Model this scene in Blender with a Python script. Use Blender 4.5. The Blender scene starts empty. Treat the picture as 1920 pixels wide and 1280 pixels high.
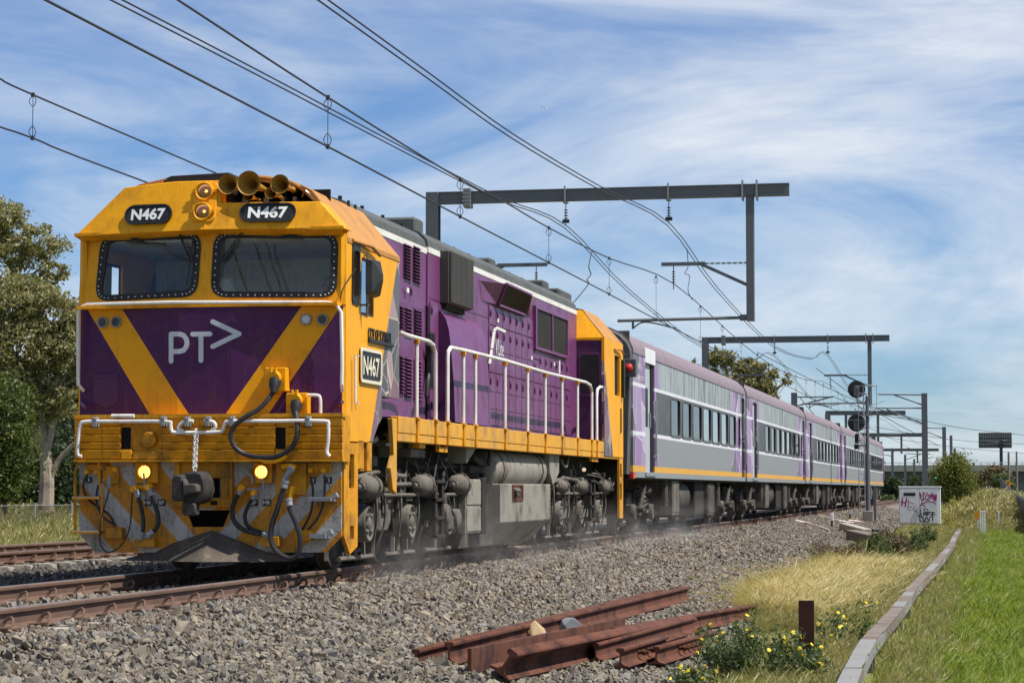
import bpy, bmesh, math, random
import numpy as np
from mathutils import Vector, Matrix
random.seed(7); RNG = np.random.default_rng(7)
PI = math.pi
SC = bpy.context.scene
COL = SC.collection

# ------------------------------------------------------------------ camera
F = 4400.0; VX, VY = 1860.0, 918.0                    # focal length and track vanishing point, in photo pixels (1920 wide)
CAM = Vector((8.2, -23.8, 0.9))
PITCH = math.atan((VY - 640) / F)
YAW = math.atan((VX - 960) / (F / math.cos(PITCH)))
FW = Vector((-math.sin(YAW) * math.cos(PITCH), math.cos(YAW) * math.cos(PITCH), math.sin(PITCH)))
RT = Vector((math.cos(YAW), math.sin(YAW), 0)); UP = RT.cross(FW)
cd = bpy.data.cameras.new('camera'); cam = bpy.data.objects.new('camera', cd); COL.objects.link(cam)
cam.matrix_world = Matrix(((RT.x, UP.x, -FW.x, CAM.x), (RT.y, UP.y, -FW.y, CAM.y), (RT.z, UP.z, -FW.z, CAM.z), (0, 0, 0, 1)))
cd.sensor_width = 36; cd.lens = F / 1920 * 36; cd.clip_start = 0.5; cd.clip_end = 40000
SC.camera = cam

# ------------------------------------------------------------------ world, sun, exposure
SUN_EL = math.radians(58); SUN_AZ = math.radians(7)   # azimuth from +X towards -Y
SDIR = Vector((math.cos(SUN_EL) * math.cos(SUN_AZ), -math.cos(SUN_EL) * math.sin(SUN_AZ), math.sin(SUN_EL)))
W = bpy.data.worlds.new('World'); SC.world = W; W.use_nodes = True
nt = W.node_tree; nt.nodes.clear()
def N(t, kind, **kw):
    n = t.nodes.new(kind)
    for k, v in kw.items():
        if k == 'i':
            for a, b in v.items(): n.inputs[a].default_value = b
        else: setattr(n, k, v)
    return n
def L(t, a, b): t.links.new(a, b)
sky = N(nt, 'ShaderNodeTexSky', sky_type='NISHITA', sun_disc=False, sun_elevation=SUN_EL, sun_rotation=PI / 2 + SUN_AZ,
        altitude=0, air_density=1.0, dust_density=0.25, ozone_density=3.0)
tint = N(nt, 'ShaderNodeMix', data_type='RGBA', blend_type='MULTIPLY', i={0: 1.0})
tint.inputs[7].default_value = (0.53, 0.745, 1.04, 1)
L(nt, sky.outputs[0], tint.inputs[6])
tc = N(nt, 'ShaderNodeTexCoord')
def cloud(scale, rot, nscale, detail, dist, lo, hi, seed):
    m = N(nt, 'ShaderNodeMapping'); m.inputs['Scale'].default_value = scale; m.inputs['Rotation'].default_value = rot
    m.inputs['Location'].default_value = seed
    L(nt, tc.outputs['Generated'], m.inputs[0])
    n = N(nt, 'ShaderNodeTexNoise', i={'Scale': nscale, 'Detail': detail, 'Roughness': 0.6, 'Distortion': dist}); L(nt, m.outputs[0], n.inputs[0])
    r = N(nt, 'ShaderNodeMapRange', interpolation_type='SMOOTHSTEP', i={1: lo, 2: hi}); L(nt, n.outputs[0], r.inputs[0])
    return r.outputs[0]
c1 = cloud((1.0, 1.0, 3.2), (0, 0.25, 0), 3.6, 6, 0.8, 0.35, 0.70, (3.1, 0.4, 1.7))
c2 = cloud((1.0, 1.0, 5.5), (0, -0.5, 0.3), 7.0, 6, 0.9, 0.38, 0.78, (0.3, 5.4, 2.2))
c3 = cloud((1.0, 1.0, 1.6), (0.1, 0.0, 0.2), 2.2, 4, 0.4, 0.40, 0.62, (7.7, 1.2, 0.6))
ad = N(nt, 'ShaderNodeMath', operation='MULTIPLY_ADD', i={1: 0.34}); L(nt, c2, ad.inputs[0]); L(nt, c1, ad.inputs[2])
mu = N(nt, 'ShaderNodeMath', operation='MULTIPLY'); L(nt, ad.outputs[0], mu.inputs[0])
cb = N(nt, 'ShaderNodeMath', operation='MULTIPLY_ADD', i={1: 0.60, 2: 0.48}); L(nt, c3, cb.inputs[0]); L(nt, cb.outputs[0], mu.inputs[1])
cl = N(nt, 'ShaderNodeMath', operation='MULTIPLY', use_clamp=True, i={1: 0.80}); L(nt, mu.outputs[0], cl.inputs[0])
mixc = N(nt, 'ShaderNodeMix', data_type='RGBA'); mixc.inputs[7].default_value = (7.6, 8.0, 8.5, 1)
L(nt, cl.outputs[0], mixc.inputs[0]); L(nt, tint.outputs[2], mixc.inputs[6])
bg = N(nt, 'ShaderNodeBackground', i={'Strength': 0.092}); out = N(nt, 'ShaderNodeOutputWorld')
L(nt, mixc.outputs[2], bg.inputs[0]); L(nt, bg.outputs[0], out.inputs[0])
sl = bpy.data.lights.new('sun', 'SUN'); sl.energy = 5.0; sl.angle = math.radians(0.53); sl.color = (1.0, 0.955, 0.88)
sun = bpy.data.objects.new('sun', sl); COL.objects.link(sun); sun.rotation_euler = SDIR.to_track_quat('Z', 'Y').to_euler(); sun.location = (30, -10, 40)
SC.view_settings.view_transform = 'Standard'; SC.view_settings.look = 'None'; SC.view_settings.gamma = 1; SC.view_settings.exposure = 0.26
SC.view_settings.use_curve_mapping = False
SC.render.engine = 'CYCLES'; SC.cycles.use_denoising = True; SC.cycles.max_bounces = 8; SC.cycles.transparent_max_bounces = 12
SC.cycles.volume_bounces = 1; SC.cycles.caustics_reflective = False; SC.cycles.caustics_refractive = False

# ------------------------------------------------------------------ photo pixel -> point on a known plane
def ray(u, v): return FW + RT * ((u - 960) / F) - UP * ((v - 640) / F)
def onX(u, v, X): r = ray(u, v); return CAM + r * ((X - CAM.x) / r.x)
def onY(u, v, Y): r = ray(u, v); return CAM + r * ((Y - CAM.y) / r.y)
def onZ(u, v, Z): r = ray(u, v); return CAM + r * ((Z - CAM.z) / r.z)
def gz(x, y):
    xs = [-1e5, -14, -11, -9, -7.6, 1.5, 2.1, 3.0, 4.5, 6.0, 9.0, 1e5]
    zs = [-0.75, -0.75, -0.6, -0.22, -0.17, -0.17, -0.31, -0.47, -0.64, -0.73, -0.76, -0.76]
    z = float(np.interp(x, xs, zs))
    z += 0.72 * math.exp(-((x - 8.3) / 2.6) ** 2 - ((y - 150) / 45) ** 2)
    return z
def onG(u, v, h=0.0):
    Z = -0.6
    for _ in range(12):
        p = onZ(u, v, Z); Z = 0.5 * Z + 0.5 * (gz(p.x, p.y) + h)
    p = onZ(u, v, Z); return p
def Q1(a, b): return (120 + a / 3.0, 300 + b / 3.0)      # enlarged views of the photograph -> photo pixels
def Q2(a, b): return (120 + a / 3.0, 700 + b / 3.0)
def Q3(a, b): return (640 + a / 3.4286, 400 + b / 3.4286)
def Q4(a, b): return (640 + a / 3.4286, 740 + b / 3.4286)
def Q5(a, b): return (760 + a / 2.526, 320 + b / 2.526)
def Q7(a, b): return (760 + a / 3.2, 1080 + b / 3.2)

# ------------------------------------------------------------------ materials
MATS = {}
def nodes(name):
    m = bpy.data.materials.new(name); m.use_nodes = True; t = m.node_tree
    b = t.nodes['Principled BSDF']; return m, t, b
def rgba(c): return (c[0], c[1], c[2], 1)
def mixrgb(t, fac, a, b, blend='MIX'):
    n = N(t, 'ShaderNodeMix', data_type='RGBA', blend_type=blend)
    if hasattr(fac, 'links'): L(t, fac, n.inputs[0])
    else: n.inputs[0].default_value = fac
    for s, v in ((6, a), (7, b)):
        if hasattr(v, 'links'): L(t, v, n.inputs[s])
        else: n.inputs[s].default_value = rgba(v)
    return n.outputs[2]
def math_(t, op, a, b=0.0, c=None, clamp=False):
    n = N(t, 'ShaderNodeMath', operation=op, use_clamp=clamp)
    for k, v in enumerate((a, b) if c is None else (a, b, c)):
        if hasattr(v, 'links'): L(t, v, n.inputs[k])
        else: n.inputs[k].default_value = v
    return n.outputs[0]
def coords(t, scale=(1, 1, 1), kind='Object'):
    tc = N(t, 'ShaderNodeTexCoord'); m = N(t, 'ShaderNodeMapping'); m.inputs['Scale'].default_value = scale
    L(t, tc.outputs[kind], m.inputs[0]); return m.outputs[0]
def noise(t, vec, scale, detail=4, rough=0.6, lo=0.0, hi=1.0, dist=0.0):
    n = N(t, 'ShaderNodeTexNoise', i={'Scale': scale, 'Detail': detail, 'Roughness': rough, 'Distortion': dist}); L(t, vec, n.inputs[0])
    r = N(t, 'ShaderNodeMapRange', interpolation_type='SMOOTHSTEP', i={1: lo, 2: hi}); L(t, n.outputs[0], r.inputs[0]); return r.outputs[0]
def bump(t, b, h, strength=0.3, dist=0.01):
    n = N(t, 'ShaderNodeBump', i={'Strength': strength, 'Distance': dist}); L(t, h, n.inputs['Height']); L(t, n.outputs[0], b.inputs['Normal'])
def wear(t, col, dirt, amount, streak=True, fine=True):
    """grime and weather streaks over a colour socket or value"""
    v = coords(t)
    a = noise(t, v, 2.3, 5, 0.65, 0.42, 0.78)
    f = math_(t, 'MULTIPLY', a, amount)
    if streak:
        s = noise(t, coords(t, (14, 14, 0.9)), 1.6, 4, 0.6, 0.5, 0.78)
        f = math_(t, 'MULTIPLY_ADD', s, amount * 0.8, f, True)
    if fine:
        g = noise(t, v, 38, 3, 0.6, 0.56, 0.72)
        f = math_(t, 'MULTIPLY_ADD', g, amount * 0.35, f, True)
    return mixrgb(t, f, col, dirt), a
def paint(name, col, rough=0.42, dirt=(0.16, 0.11, 0.07), amount=0.35, metal=0.0, streak=True, coat=0.0, bmp=0.08):
    if name in MATS: return MATS[name]
    m, t, b = nodes(name)
    c, a = wear(t, col, dirt, amount, streak)
    L(t, c, b.inputs['Base Color'])
    r = math_(t, 'MULTIPLY_ADD', a, 0.25, rough); L(t, r, b.inputs['Roughness'])
    b.inputs['Specular IOR Level'].default_value = 0.32; b.inputs['Metallic'].default_value = metal; b.inputs['Coat Weight'].default_value = coat; b.inputs['Coat Roughness'].default_value = 0.2
    if bmp: bump(t, b, noise(t, coords(t), 6, 5), bmp, 0.02)
    MATS[name] = m; return m
def emit(name, col, strength):
    m, t, b = nodes(name); b.inputs['Base Color'].default_value = rgba(col); b.inputs['Emission Color'].default_value = rgba(col); b.inputs['Emission Strength'].default_value = strength
    v = noise(t, coords(t), 25, 2); L(t, math_(t, 'MULTIPLY_ADD', v, strength * 0.4, strength * 0.8), b.inputs['Emission Strength'])
    MATS[name] = m; return m
def glass(name, tintc=(0.55, 0.6, 0.6), refl=0.9, base=0.04):
    m = bpy.data.materials.new(name); m.use_nodes = True; t = m.node_tree; t.nodes.clear()
    tr = N(t, 'ShaderNodeBsdfTransparent', i={0: rgba(tintc)}); gl = N(t, 'ShaderNodeBsdfGlossy', i={0: (refl, refl, refl, 1), 'Roughness': 0.02})
    v = noise(t, coords(t), 1.2, 2); dn = N(t, 'ShaderNodeBump', i={'Strength': 0.03, 'Distance': 0.05}); L(t, v, dn.inputs['Height']); L(t, dn.outputs[0], gl.inputs['Normal'])
    fr = N(t, 'ShaderNodeFresnel', i={0: 1.5}); f2 = math_(t, 'ADD', fr.outputs[0], base, None, True)
    mx = N(t, 'ShaderNodeMixShader'); L(t, f2, mx.inputs[0]); L(t, tr.outputs[0], mx.inputs[1]); L(t, gl.outputs[0], mx.inputs[2])
    o = N(t, 'ShaderNodeOutputMaterial'); L(t, mx.outputs[0], o.inputs[0]); MATS[name] = m; return m

YEL = (0.86, 0.375, 0.002); PUR = (0.168, 0.043, 0.145); DIRT = (0.13, 0.09, 0.06); RUSTD = (0.20, 0.085, 0.035)
paint('yellow', YEL, 0.5, (0.30, 0.12, 0.008), 0.48, bmp=0.15)
paint('yellow_dirty', (0.72, 0.31, 0.005), 0.6, (0.17, 0.075, 0.018), 0.75)
paint('yellow_faded', (0.72, 0.35, 0.03), 0.6, (0.34, 0.20, 0.09), 0.8)
paint('yellow_grimy', (0.60, 0.25, 0.006), 0.6, (0.10, 0.065, 0.035), 0.85)
paint('roof_tan', (0.50, 0.235, 0.06), 0.6, (0.27, 0.14, 0.06), 0.75)
paint('purple', PUR, 0.38, (0.095, 0.045, 0.065), 0.5, coat=0.1)
paint('purple_dark', (0.072, 0.016, 0.075), 0.42, (0.14, 0.08, 0.11), 0.35)
paint('roof_grey', (0.10, 0.105, 0.10), 0.65, (0.05, 0.047, 0.042), 0.6)
paint('stripe_white', (0.76, 0.74, 0.68), 0.5, (0.40, 0.35, 0.28), 0.4)
paint('white_metal', (0.80, 0.78, 0.73), 0.4, (0.36, 0.24, 0.14), 0.45)
paint('silver', (0.62, 0.63, 0.66), 0.4, (0.3, 0.3, 0.3), 0.3)
paint('black', (0.016, 0.016, 0.018), 0.45, (0.07, 0.065, 0.06), 0.35)
paint('rubber', (0.022, 0.022, 0.024), 0.5, (0.09, 0.08, 0.07), 0.4)
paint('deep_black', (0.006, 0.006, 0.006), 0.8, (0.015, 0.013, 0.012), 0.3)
paint('grille', (0.055, 0.05, 0.042), 0.55, (0.12, 0.10, 0.075), 0.5)
paint('bogie', (0.05, 0.044, 0.038), 0.85, (0.17, 0.145, 0.115), 0.8)
paint('bogie_light', (0.16, 0.14, 0.115), 0.85, (0.055, 0.048, 0.04), 0.85)
paint('tank', (0.29, 0.265, 0.22), 0.8, (0.085, 0.062, 0.04), 0.95)
paint('undergear', (0.022, 0.02, 0.018), 0.9, (0.07, 0.06, 0.05), 0.6)
paint('steel', (0.20, 0.19, 0.18), 0.35, (0.12, 0.08, 0.06), 0.4, metal=0.7)
paint('galv', (0.30, 0.31, 0.32), 0.55, (0.24, 0.24, 0.23), 0.5, metal=0.3)
paint('gantry', (0.115, 0.125, 0.14), 0.6, (0.20, 0.17, 0.15), 0.4)
paint('wire', (0.035, 0.035, 0.04), 0.6, (0.06, 0.05, 0.045), 0.3, bmp=0)
paint('rail_side', (0.145, 0.085, 0.06), 0.85, (0.075, 0.05, 0.04), 0.7)
paint('rail_head', (0.42, 0.38, 0.36), 0.35, (0.20, 0.13, 0.10), 0.6, metal=0.6)
paint('rust', (0.135, 0.05, 0.028), 0.9, (0.036, 0.018, 0.016), 1.1, bmp=0.3)
paint('rust_dark', (0.075, 0.026, 0.018), 0.9, (0.035, 0.017, 0.014), 0.7)
paint('concrete', (0.42, 0.38, 0.31), 0.9, (0.24, 0.21, 0.17), 0.7, bmp=0.3)
paint('timber_old', (0.20, 0.17, 0.14), 0.9, (0.13, 0.09, 0.07), 0.8, streak=False, bmp=0.4)
paint('timber_pale', (0.25, 0.245, 0.235), 0.85, (0.19, 0.17, 0.15), 0.7, streak=False, bmp=0.3)
paint('coupler', (0.03, 0.027, 0.026), 0.75, (0.10, 0.085, 0.07), 0.7, bmp=0.3)
paint('plough', (0.075, 0.06, 0.048), 0.9, (0.18, 0.145, 0.11), 0.8, bmp=0.4)
paint('horn', (0.40, 0.21, 0.035), 0.55, (0.16, 0.09, 0.04), 0.6)
paint('white_box', (0.74, 0.74, 0.75), 0.45, (0.45, 0.44, 0.42), 0.35)
paint('white_post', (0.80, 0.80, 0.78), 0.6, (0.5, 0.47, 0.42), 0.4)
paint('orange', (0.80, 0.30, 0.02), 0.5, (0.4, 0.2, 0.05), 0.3)
paint('red', (0.55, 0.03, 0.03), 0.35, (0.25, 0.03, 0.03), 0.3)
paint('graf_purple', (0.30, 0.03, 0.16), 0.6, (0.35, 0.10, 0.25), 0.3)
paint('graf_black', (0.02, 0.02, 0.025), 0.6, (0.08, 0.08, 0.08), 0.3)
paint('cream', (0.74, 0.68, 0.52), 0.5, (0.4, 0.33, 0.22), 0.4)
paint('interior', (0.72, 0.76, 0.75), 0.8, (0.16, 0.17, 0.17), 0.5)
paint('interior_dark', (0.045, 0.05, 0.055), 0.8, (0.03, 0.03, 0.03), 0.5)
paint('seat_cloth', (0.8, 0.8, 0.78), 0.9, (0.3, 0.3, 0.3), 0.4)
paint('skin', (0.50, 0.28, 0.19), 0.55, (0.42, 0.2, 0.14), 0.3)
paint('vest', (0.85, 0.24, 0.03), 0.8, (0.6, 0.18, 0.03), 0.3)
paint('navy', (0.025, 0.03, 0.055), 0.85, (0.04, 0.04, 0.06), 0.3)
paint('door_grey', (0.44, 0.47, 0.49), 0.42, (0.3, 0.3, 0.29), 0.35)
paint('car_end', (0.10, 0.10, 0.095), 0.7, (0.05, 0.045, 0.04), 0.6)
paint('frame_grey', (0.10, 0.105, 0.11), 0.5, (0.16, 0.15, 0.15), 0.4)
paint('bark', (0.34, 0.27, 0.22), 0.9, (0.12, 0.085, 0.065), 0.8, bmp=0.6)
paint('bark_dark', (0.10, 0.075, 0.055), 0.95, (0.05, 0.04, 0.03), 0.7, bmp=0.6)
paint('stem', (0.10, 0.13, 0.045), 0.8, (0.16, 0.12, 0.06), 0.5)
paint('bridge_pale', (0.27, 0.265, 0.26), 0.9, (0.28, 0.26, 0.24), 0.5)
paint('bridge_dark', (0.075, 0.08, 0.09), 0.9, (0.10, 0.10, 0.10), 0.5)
paint('rock_tan', (0.44, 0.31, 0.17), 0.9, (0.28, 0.2, 0.13), 0.6, bmp=0.6)
paint('rock_blue', (0.25, 0.255, 0.265), 0.9, (0.14, 0.14, 0.14), 0.6, bmp=0.6)
paint('plastic_pipe', (0.72, 0.60, 0.54), 0.5, (0.5, 0.4, 0.35), 0.4)
emit('lamp_lit', (1.0, 0.58, 0.12), 2.6); emit('lamp_warm', (1.0, 0.72, 0.52), 0.55); emit('green_lit', (0.05, 1.0, 0.5), 4.0)
glass('glass_cab', (0.94, 0.97, 0.97), 0.8, 0.03); glass('glass_car', (0.16, 0.21, 0.195), 0.85, 0.10)
glass('glass_lamp', (0.85, 0.82, 0.78), 0.9, 0.06)

def leafmat(name, cols, trans=0.35):
    m = bpy.data.materials.new(name); m.use_nodes = True; t = m.node_tree; t.nodes.clear()
    g = N(t, 'ShaderNodeNewGeometry'); cr = N(t, 'ShaderNodeValToRGB'); e = cr.color_ramp.elements
    while len(e) < len(cols): e.new(0.5)
    for k, c in enumerate(cols): e[k].position = k / (len(cols) - 1); e[k].color = rgba(c)
    L(t, g.outputs['Random Per Island'], cr.inputs[0])
    d = N(t, 'ShaderNodeBsdfPrincipled', i={'Roughness': 0.55}); L(t, cr.outputs[0], d.inputs['Base Color'])
    tr = N(t, 'ShaderNodeBsdfTranslucent'); br = mixrgb(t, 1.0, cr.outputs[0], (1.15, 1.2, 0.7), 'MULTIPLY'); L(t, br, tr.inputs[0])
    mx = N(t, 'ShaderNodeMixShader', i={0: trans}); L(t, d.outputs[0], mx.inputs[1]); L(t, tr.outputs[0], mx.inputs[2])
    o = N(t, 'ShaderNodeOutputMaterial'); L(t, mx.outputs[0], o.inputs[0]); MATS[name] = m; return m
leafmat('leaf_gum', [(0.125, 0.13, 0.055), (0.25, 0.24, 0.10), (0.40, 0.33, 0.16), (0.20, 0.21, 0.09)])
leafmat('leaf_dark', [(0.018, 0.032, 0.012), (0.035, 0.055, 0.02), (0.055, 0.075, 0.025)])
leafmat('leaf_bright', [(0.035, 0.060, 0.012), (0.085, 0.115, 0.022), (0.16, 0.165, 0.04)])
leafmat('leaf_bush', [(0.06, 0.085, 0.015), (0.15, 0.17, 0.03), (0.28, 0.27, 0.06)])
leafmat('leaf_weed', [(0.05, 0.085, 0.025), (0.10, 0.14, 0.05), (0.16, 0.17, 0.07)])
leafmat('leaf_brown', [(0.09, 0.06, 0.035), (0.15, 0.10, 0.06), (0.20, 0.15, 0.09), (0.10, 0.10, 0.045)])
leafmat('grass_green', [(0.09, 0.15, 0.012), (0.17, 0.25, 0.02), (0.25, 0.32, 0.035), (0.36, 0.36, 0.08)], 0.4)
leafmat('grass_dry', [(0.48, 0.36, 0.15), (0.64, 0.50, 0.24), (0.76, 0.64, 0.36), (0.40, 0.35, 0.13)], 0.35)
leafmat('grass_mixed', [(0.16, 0.17, 0.05), (0.32, 0.28, 0.10), (0.46, 0.38, 0.17), (0.22, 0.24, 0.07)], 0.35)
leafmat('petal', [(0.80, 0.58, 0.01), (0.85, 0.66, 0.02)], 0.2)
leafmat('stone', [(0.36, 0.31, 0.25), (0.26, 0.235, 0.21), (0.42, 0.36, 0.28), (0.20, 0.19, 0.185), (0.33, 0.25, 0.19), (0.30, 0.29, 0.285), (0.40, 0.345, 0.28)], 0.0)
def stonemat(name, cols):
    m, t, b = nodes(name); g = N(t, 'ShaderNodeObjectInfo'); cr = N(t, 'ShaderNodeValToRGB'); e = cr.color_ramp.elements
    while len(e) < len(cols): e.new(0.5)
    for k, c in enumerate(cols): e[k].position = k / (len(cols) - 1); e[k].color = rgba(c)
    L(t, g.outputs['Random'], cr.inputs[0]); v = coords(t)
    c = mixrgb(t, noise(t, v, 30, 3, 0.6, 0.4, 0.8), cr.outputs[0], (0.15, 0.125, 0.095)); L(t, c, b.inputs['Base Color']); b.inputs['Roughness'].default_value = 0.9
    MATS[name] = m
stonemat('stone', [(0.26, 0.215, 0.15), (0.085, 0.08, 0.072), (0.34, 0.285, 0.20), (0.06, 0.058, 0.056), (0.20, 0.145, 0.095), (0.215, 0.21, 0.20), (0.30, 0.25, 0.175), (0.11, 0.098, 0.082)])
stonemat('stone_rust', [(0.13, 0.085, 0.055), (0.07, 0.05, 0.038), (0.19, 0.125, 0.08), (0.045, 0.036, 0.03)])
stonemat('stone_dark', [(0.075, 0.065, 0.06), (0.12, 0.11, 0.10), (0.05, 0.047, 0.047), (0.10, 0.08, 0.065)])

# ------------------------------------------------------------------ mesh builder
class MB:
    def __init__(s): s.v = []; s.f = []; s.m = []; s.mi = 0
    def add(s, vs, fs):
        o = len(s.v); s.v += [tuple(p) for p in vs]; s.f += [tuple(i + o for i in f) for f in fs]; s.m += [s.mi] * len(fs); return s
    def box(s, a, b):
        x0, y0, z0 = [min(a[i], b[i]) for i in range(3)]; x1, y1, z1 = [max(a[i], b[i]) for i in range(3)]
        return s.add([(x0, y0, z0), (x1, y0, z0), (x1, y1, z0), (x0, y1, z0), (x0, y0, z1), (x1, y0, z1), (x1, y1, z1), (x0, y1, z1)],
                     [(0, 3, 2, 1), (4, 5, 6, 7), (0, 1, 5, 4), (1, 2, 6, 5), (2, 3, 7, 6), (3, 0, 4, 7)])
    def bar(s, a, b, w, h, up=(0, 0, 1)):
        a = Vector(a); b = Vector(b); d = (b - a).normalized(); u = Vector(up)
        r = d.cross(u)
        if r.length < 1e-4: r = d.cross(Vector((1, 0, 0)))
        r.normalize(); u = r.cross(d).normalized(); r *= w / 2; u *= h / 2
        vs = [a - r - u, a + r - u, a + r + u, a - r + u, b - r - u, b + r - u, b + r + u, b - r + u]
        return s.add(vs, [(0, 1, 2, 3), (7, 6, 5, 4), (0, 4, 5, 1), (1, 5, 6, 2), (2, 6, 7, 3), (3, 7, 4, 0)])
    def loft(s, rings, closed=True, caps=True):
        n = len(rings[0]); vs = [p for r in rings for p in r]; fs = []
        for k in range(len(rings) - 1):
            for i in range(n if closed else n - 1):
                j = (i + 1) % n; fs.append((k * n + i, k * n + j, (k + 1) * n + j, (k + 1) * n + i))
        if caps and closed: fs.append(tuple(range(n - 1, -1, -1))); fs.append(tuple((len(rings) - 1) * n + i for i in range(n)))
        return s.add(vs, fs)
    def tube(s, pts, r, n=8, smooth=0, caps=True):
        P = [Vector(p) for p in pts]
        if smooth and len(P) > 2: P = spline(P, smooth)
        R = r if isinstance(r, (list, tuple)) else [r] * len(P)
        if len(R) != len(P): R = [R[0] + (R[-1] - R[0]) * k / (len(P) - 1) for k in range(len(P))]
        T = [(P[min(k + 1, len(P) - 1)] - P[max(k - 1, 0)]).normalized() for k in range(len(P))]
        u = T[0].orthogonal().normalized(); rings = []
        for k, p in enumerate(P):
            u = (u - T[k] * u.dot(T[k])).normalized(); w = T[k].cross(u)
            rings.append([p + (u * math.cos(2 * PI * i / n) + w * math.sin(2 * PI * i / n)) * R[k] for i in range(n)])
        return s.loft(rings, True, caps)
    def lathe(s, c, axis, prof, n=20, caps=False):
        """prof: (distance along axis, radius)"""
        c = Vector(c); a = Vector(axis).normalized(); u = a.orthogonal().normalized(); w = a.cross(u)
        rings = [[c + a * t + (u * math.cos(2 * PI * i / n) + w * math.sin(2 * PI * i / n)) * max(r, 1e-4) for i in range(n)] for t, r in prof]
        return s.loft(rings, True, caps)
    def cyl(s, a, b, r, n=16): a = Vector(a); b = Vector(b); return s.lathe(a, b - a, [(0, r), ((b - a).length, r)], n, True)
    def prism(s, poly, d):
        """closed polygon of 3D points pushed by d"""
        d = Vector(d); A = [Vector(p) for p in poly]; n = len(A); B = [p + d for p in A]
        return s.add(A + B, [tuple(range(n - 1, -1, -1)), tuple(range(n, 2 * n))] + [(i, (i + 1) % n, n + (i + 1) % n, n + i) for i in range(n)])
    def poly(s, pts): return s.add(pts, [tuple(range(len(pts)))])
    def mirror_x(s):
        o = len(s.v); v = [(-p[0], p[1], p[2]) for p in s.v]; f = [tuple(i + o for i in reversed(q)) for q in s.f]; s.v += v; s.f += f; s.m += list(s.m); return s
    def build(s, name, mats, parent=None, bevel=0.0, smooth=True, ang=35, recalc=True):
        me = bpy.data.meshes.new(name); me.from_pydata(s.v, [], s.f)
        mats = mats if isinstance(mats, (list, tuple)) else [mats]
        for m in mats: me.materials.append(MATS[m] if isinstance(m, str) else m)
        for p, i in zip(me.polygons, s.m): p.material_index = i
        if bevel or recalc:
            bm = bmesh.new(); bm.from_mesh(me)
            if recalc: bmesh.ops.recalc_face_normals(bm, faces=bm.faces)
            if bevel:
                es = [e for e in bm.edges if len(e.link_faces) == 2 and e.calc_face_angle(0) > 0.5]
                bmesh.ops.bevel(bm, geom=es, offset=bevel, segments=1, affect='EDGES', profile=0.5, clamp_overlap=True)
            bm.to_mesh(me); bm.free()
        if smooth:
            me.shade_smooth(); me.set_sharp_from_angle(angle=math.radians(ang))
        return link(name, me, parent)
def spline(P, k):
    out = []
    for i in range(len(P) - 1):
        p0 = P[max(i - 1, 0)]; p1 = P[i]; p2 = P[i + 1]; p3 = P[min(i + 2, len(P) - 1)]
        for j in range(k):
            t = j / k
            out.append(0.5 * ((2 * p1) + (p2 - p0) * t + (2 * p0 - 5 * p1 + 4 * p2 - p3) * t * t + (3 * p1 - p0 - 3 * p2 + p3) * t ** 3))
    out.append(P[-1]); return out
def setparent(o, parent):
    o.parent = parent
    w = parent.matrix_world if False else wm(parent)
    o.matrix_parent_inverse = w.inverted()
def wm(o):
    m = Matrix.Translation(o.location) @ o.rotation_euler.to_matrix().to_4x4()
    if o.parent: m = wm(o.parent) @ o.matrix_parent_inverse @ m
    return m
def link(name, me, parent=None):
    o = bpy.data.objects.new(name, me); COL.objects.link(o)
    if parent is not None: setparent(o, parent)
    return o
def tag(o, label, cat, group=None, kind=None):
    if label: o['label'] = label
    if cat: o['category'] = cat
    if group: o['group'] = group
    if kind: o['kind'] = kind
    return o
def thing(name, label, cat, loc=(0, 0, 0), group=None):
    o = bpy.data.objects.new(name, None); COL.objects.link(o); o.location = loc; o.empty_display_size = 0.2
    return tag(o, label, cat, group)
def kids(o, cache={}):
    return [c for c in COL.objects if c.parent == o]
def copy_tree(o, parent=None, dloc=None):
    c = o.copy(); COL.objects.link(c)
    if parent is not None:
        mi = o.matrix_parent_inverse.copy(); c.parent = parent; c.matrix_parent_inverse = mi
    if dloc is not None: c.location = Vector(o.location) + Vector(dloc)
    for ch in list(o.children): copy_tree(ch, c)
    return c
def dup(o, parent=None, loc=None, rot=None):
    c = o.copy(); COL.objects.link(c)
    if loc is not None: c.location = loc
    if rot is not None: c.rotation_euler = rot
    if parent is not None: setparent(c, parent); c.matrix_parent_inverse = wm(parent).inverted()
    return c
def text_mb(s, origin, xdir, ydir, height, width=None, offset=0.0, depth=0.004, center=True, shear=0.0):
    cu = bpy.data.curves.new('t', 'FONT'); cu.body = s; cu.size = 1.0; cu.offset = offset; cu.resolution_u = 3; cu.shear = shear
    ob = bpy.data.objects.new('t', cu); COL.objects.link(ob)
    me = bpy.data.meshes.new_from_object(ob.evaluated_get(bpy.context.evaluated_depsgraph_get()))
    V = np.array([v.co[:] for v in me.vertices]); Fs = [tuple(p.vertices) for p in me.polygons]
    bpy.data.objects.remove(ob); bpy.data.curves.remove(cu); bpy.data.meshes.remove(me)
    lo = V.min(0); hi = V.max(0); sy = height / (hi[1] - lo[1]); sx = (width / (hi[0] - lo[0])) if width else sy
    X = Vector(xdir).normalized(); Y = Vector(ydir).normalized(); Z = X.cross(Y).normalized(); O = Vector(origin)
    cx = (lo[0] + hi[0]) / 2 if center else lo[0]; cy = (lo[1] + hi[1]) / 2 if center else lo[1]
    mb = MB(); mb.add([O + X * ((p[0] - cx) * sx) + Y * ((p[1] - cy) * sy) + Z * depth for p in V], Fs)
    return mb
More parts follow.
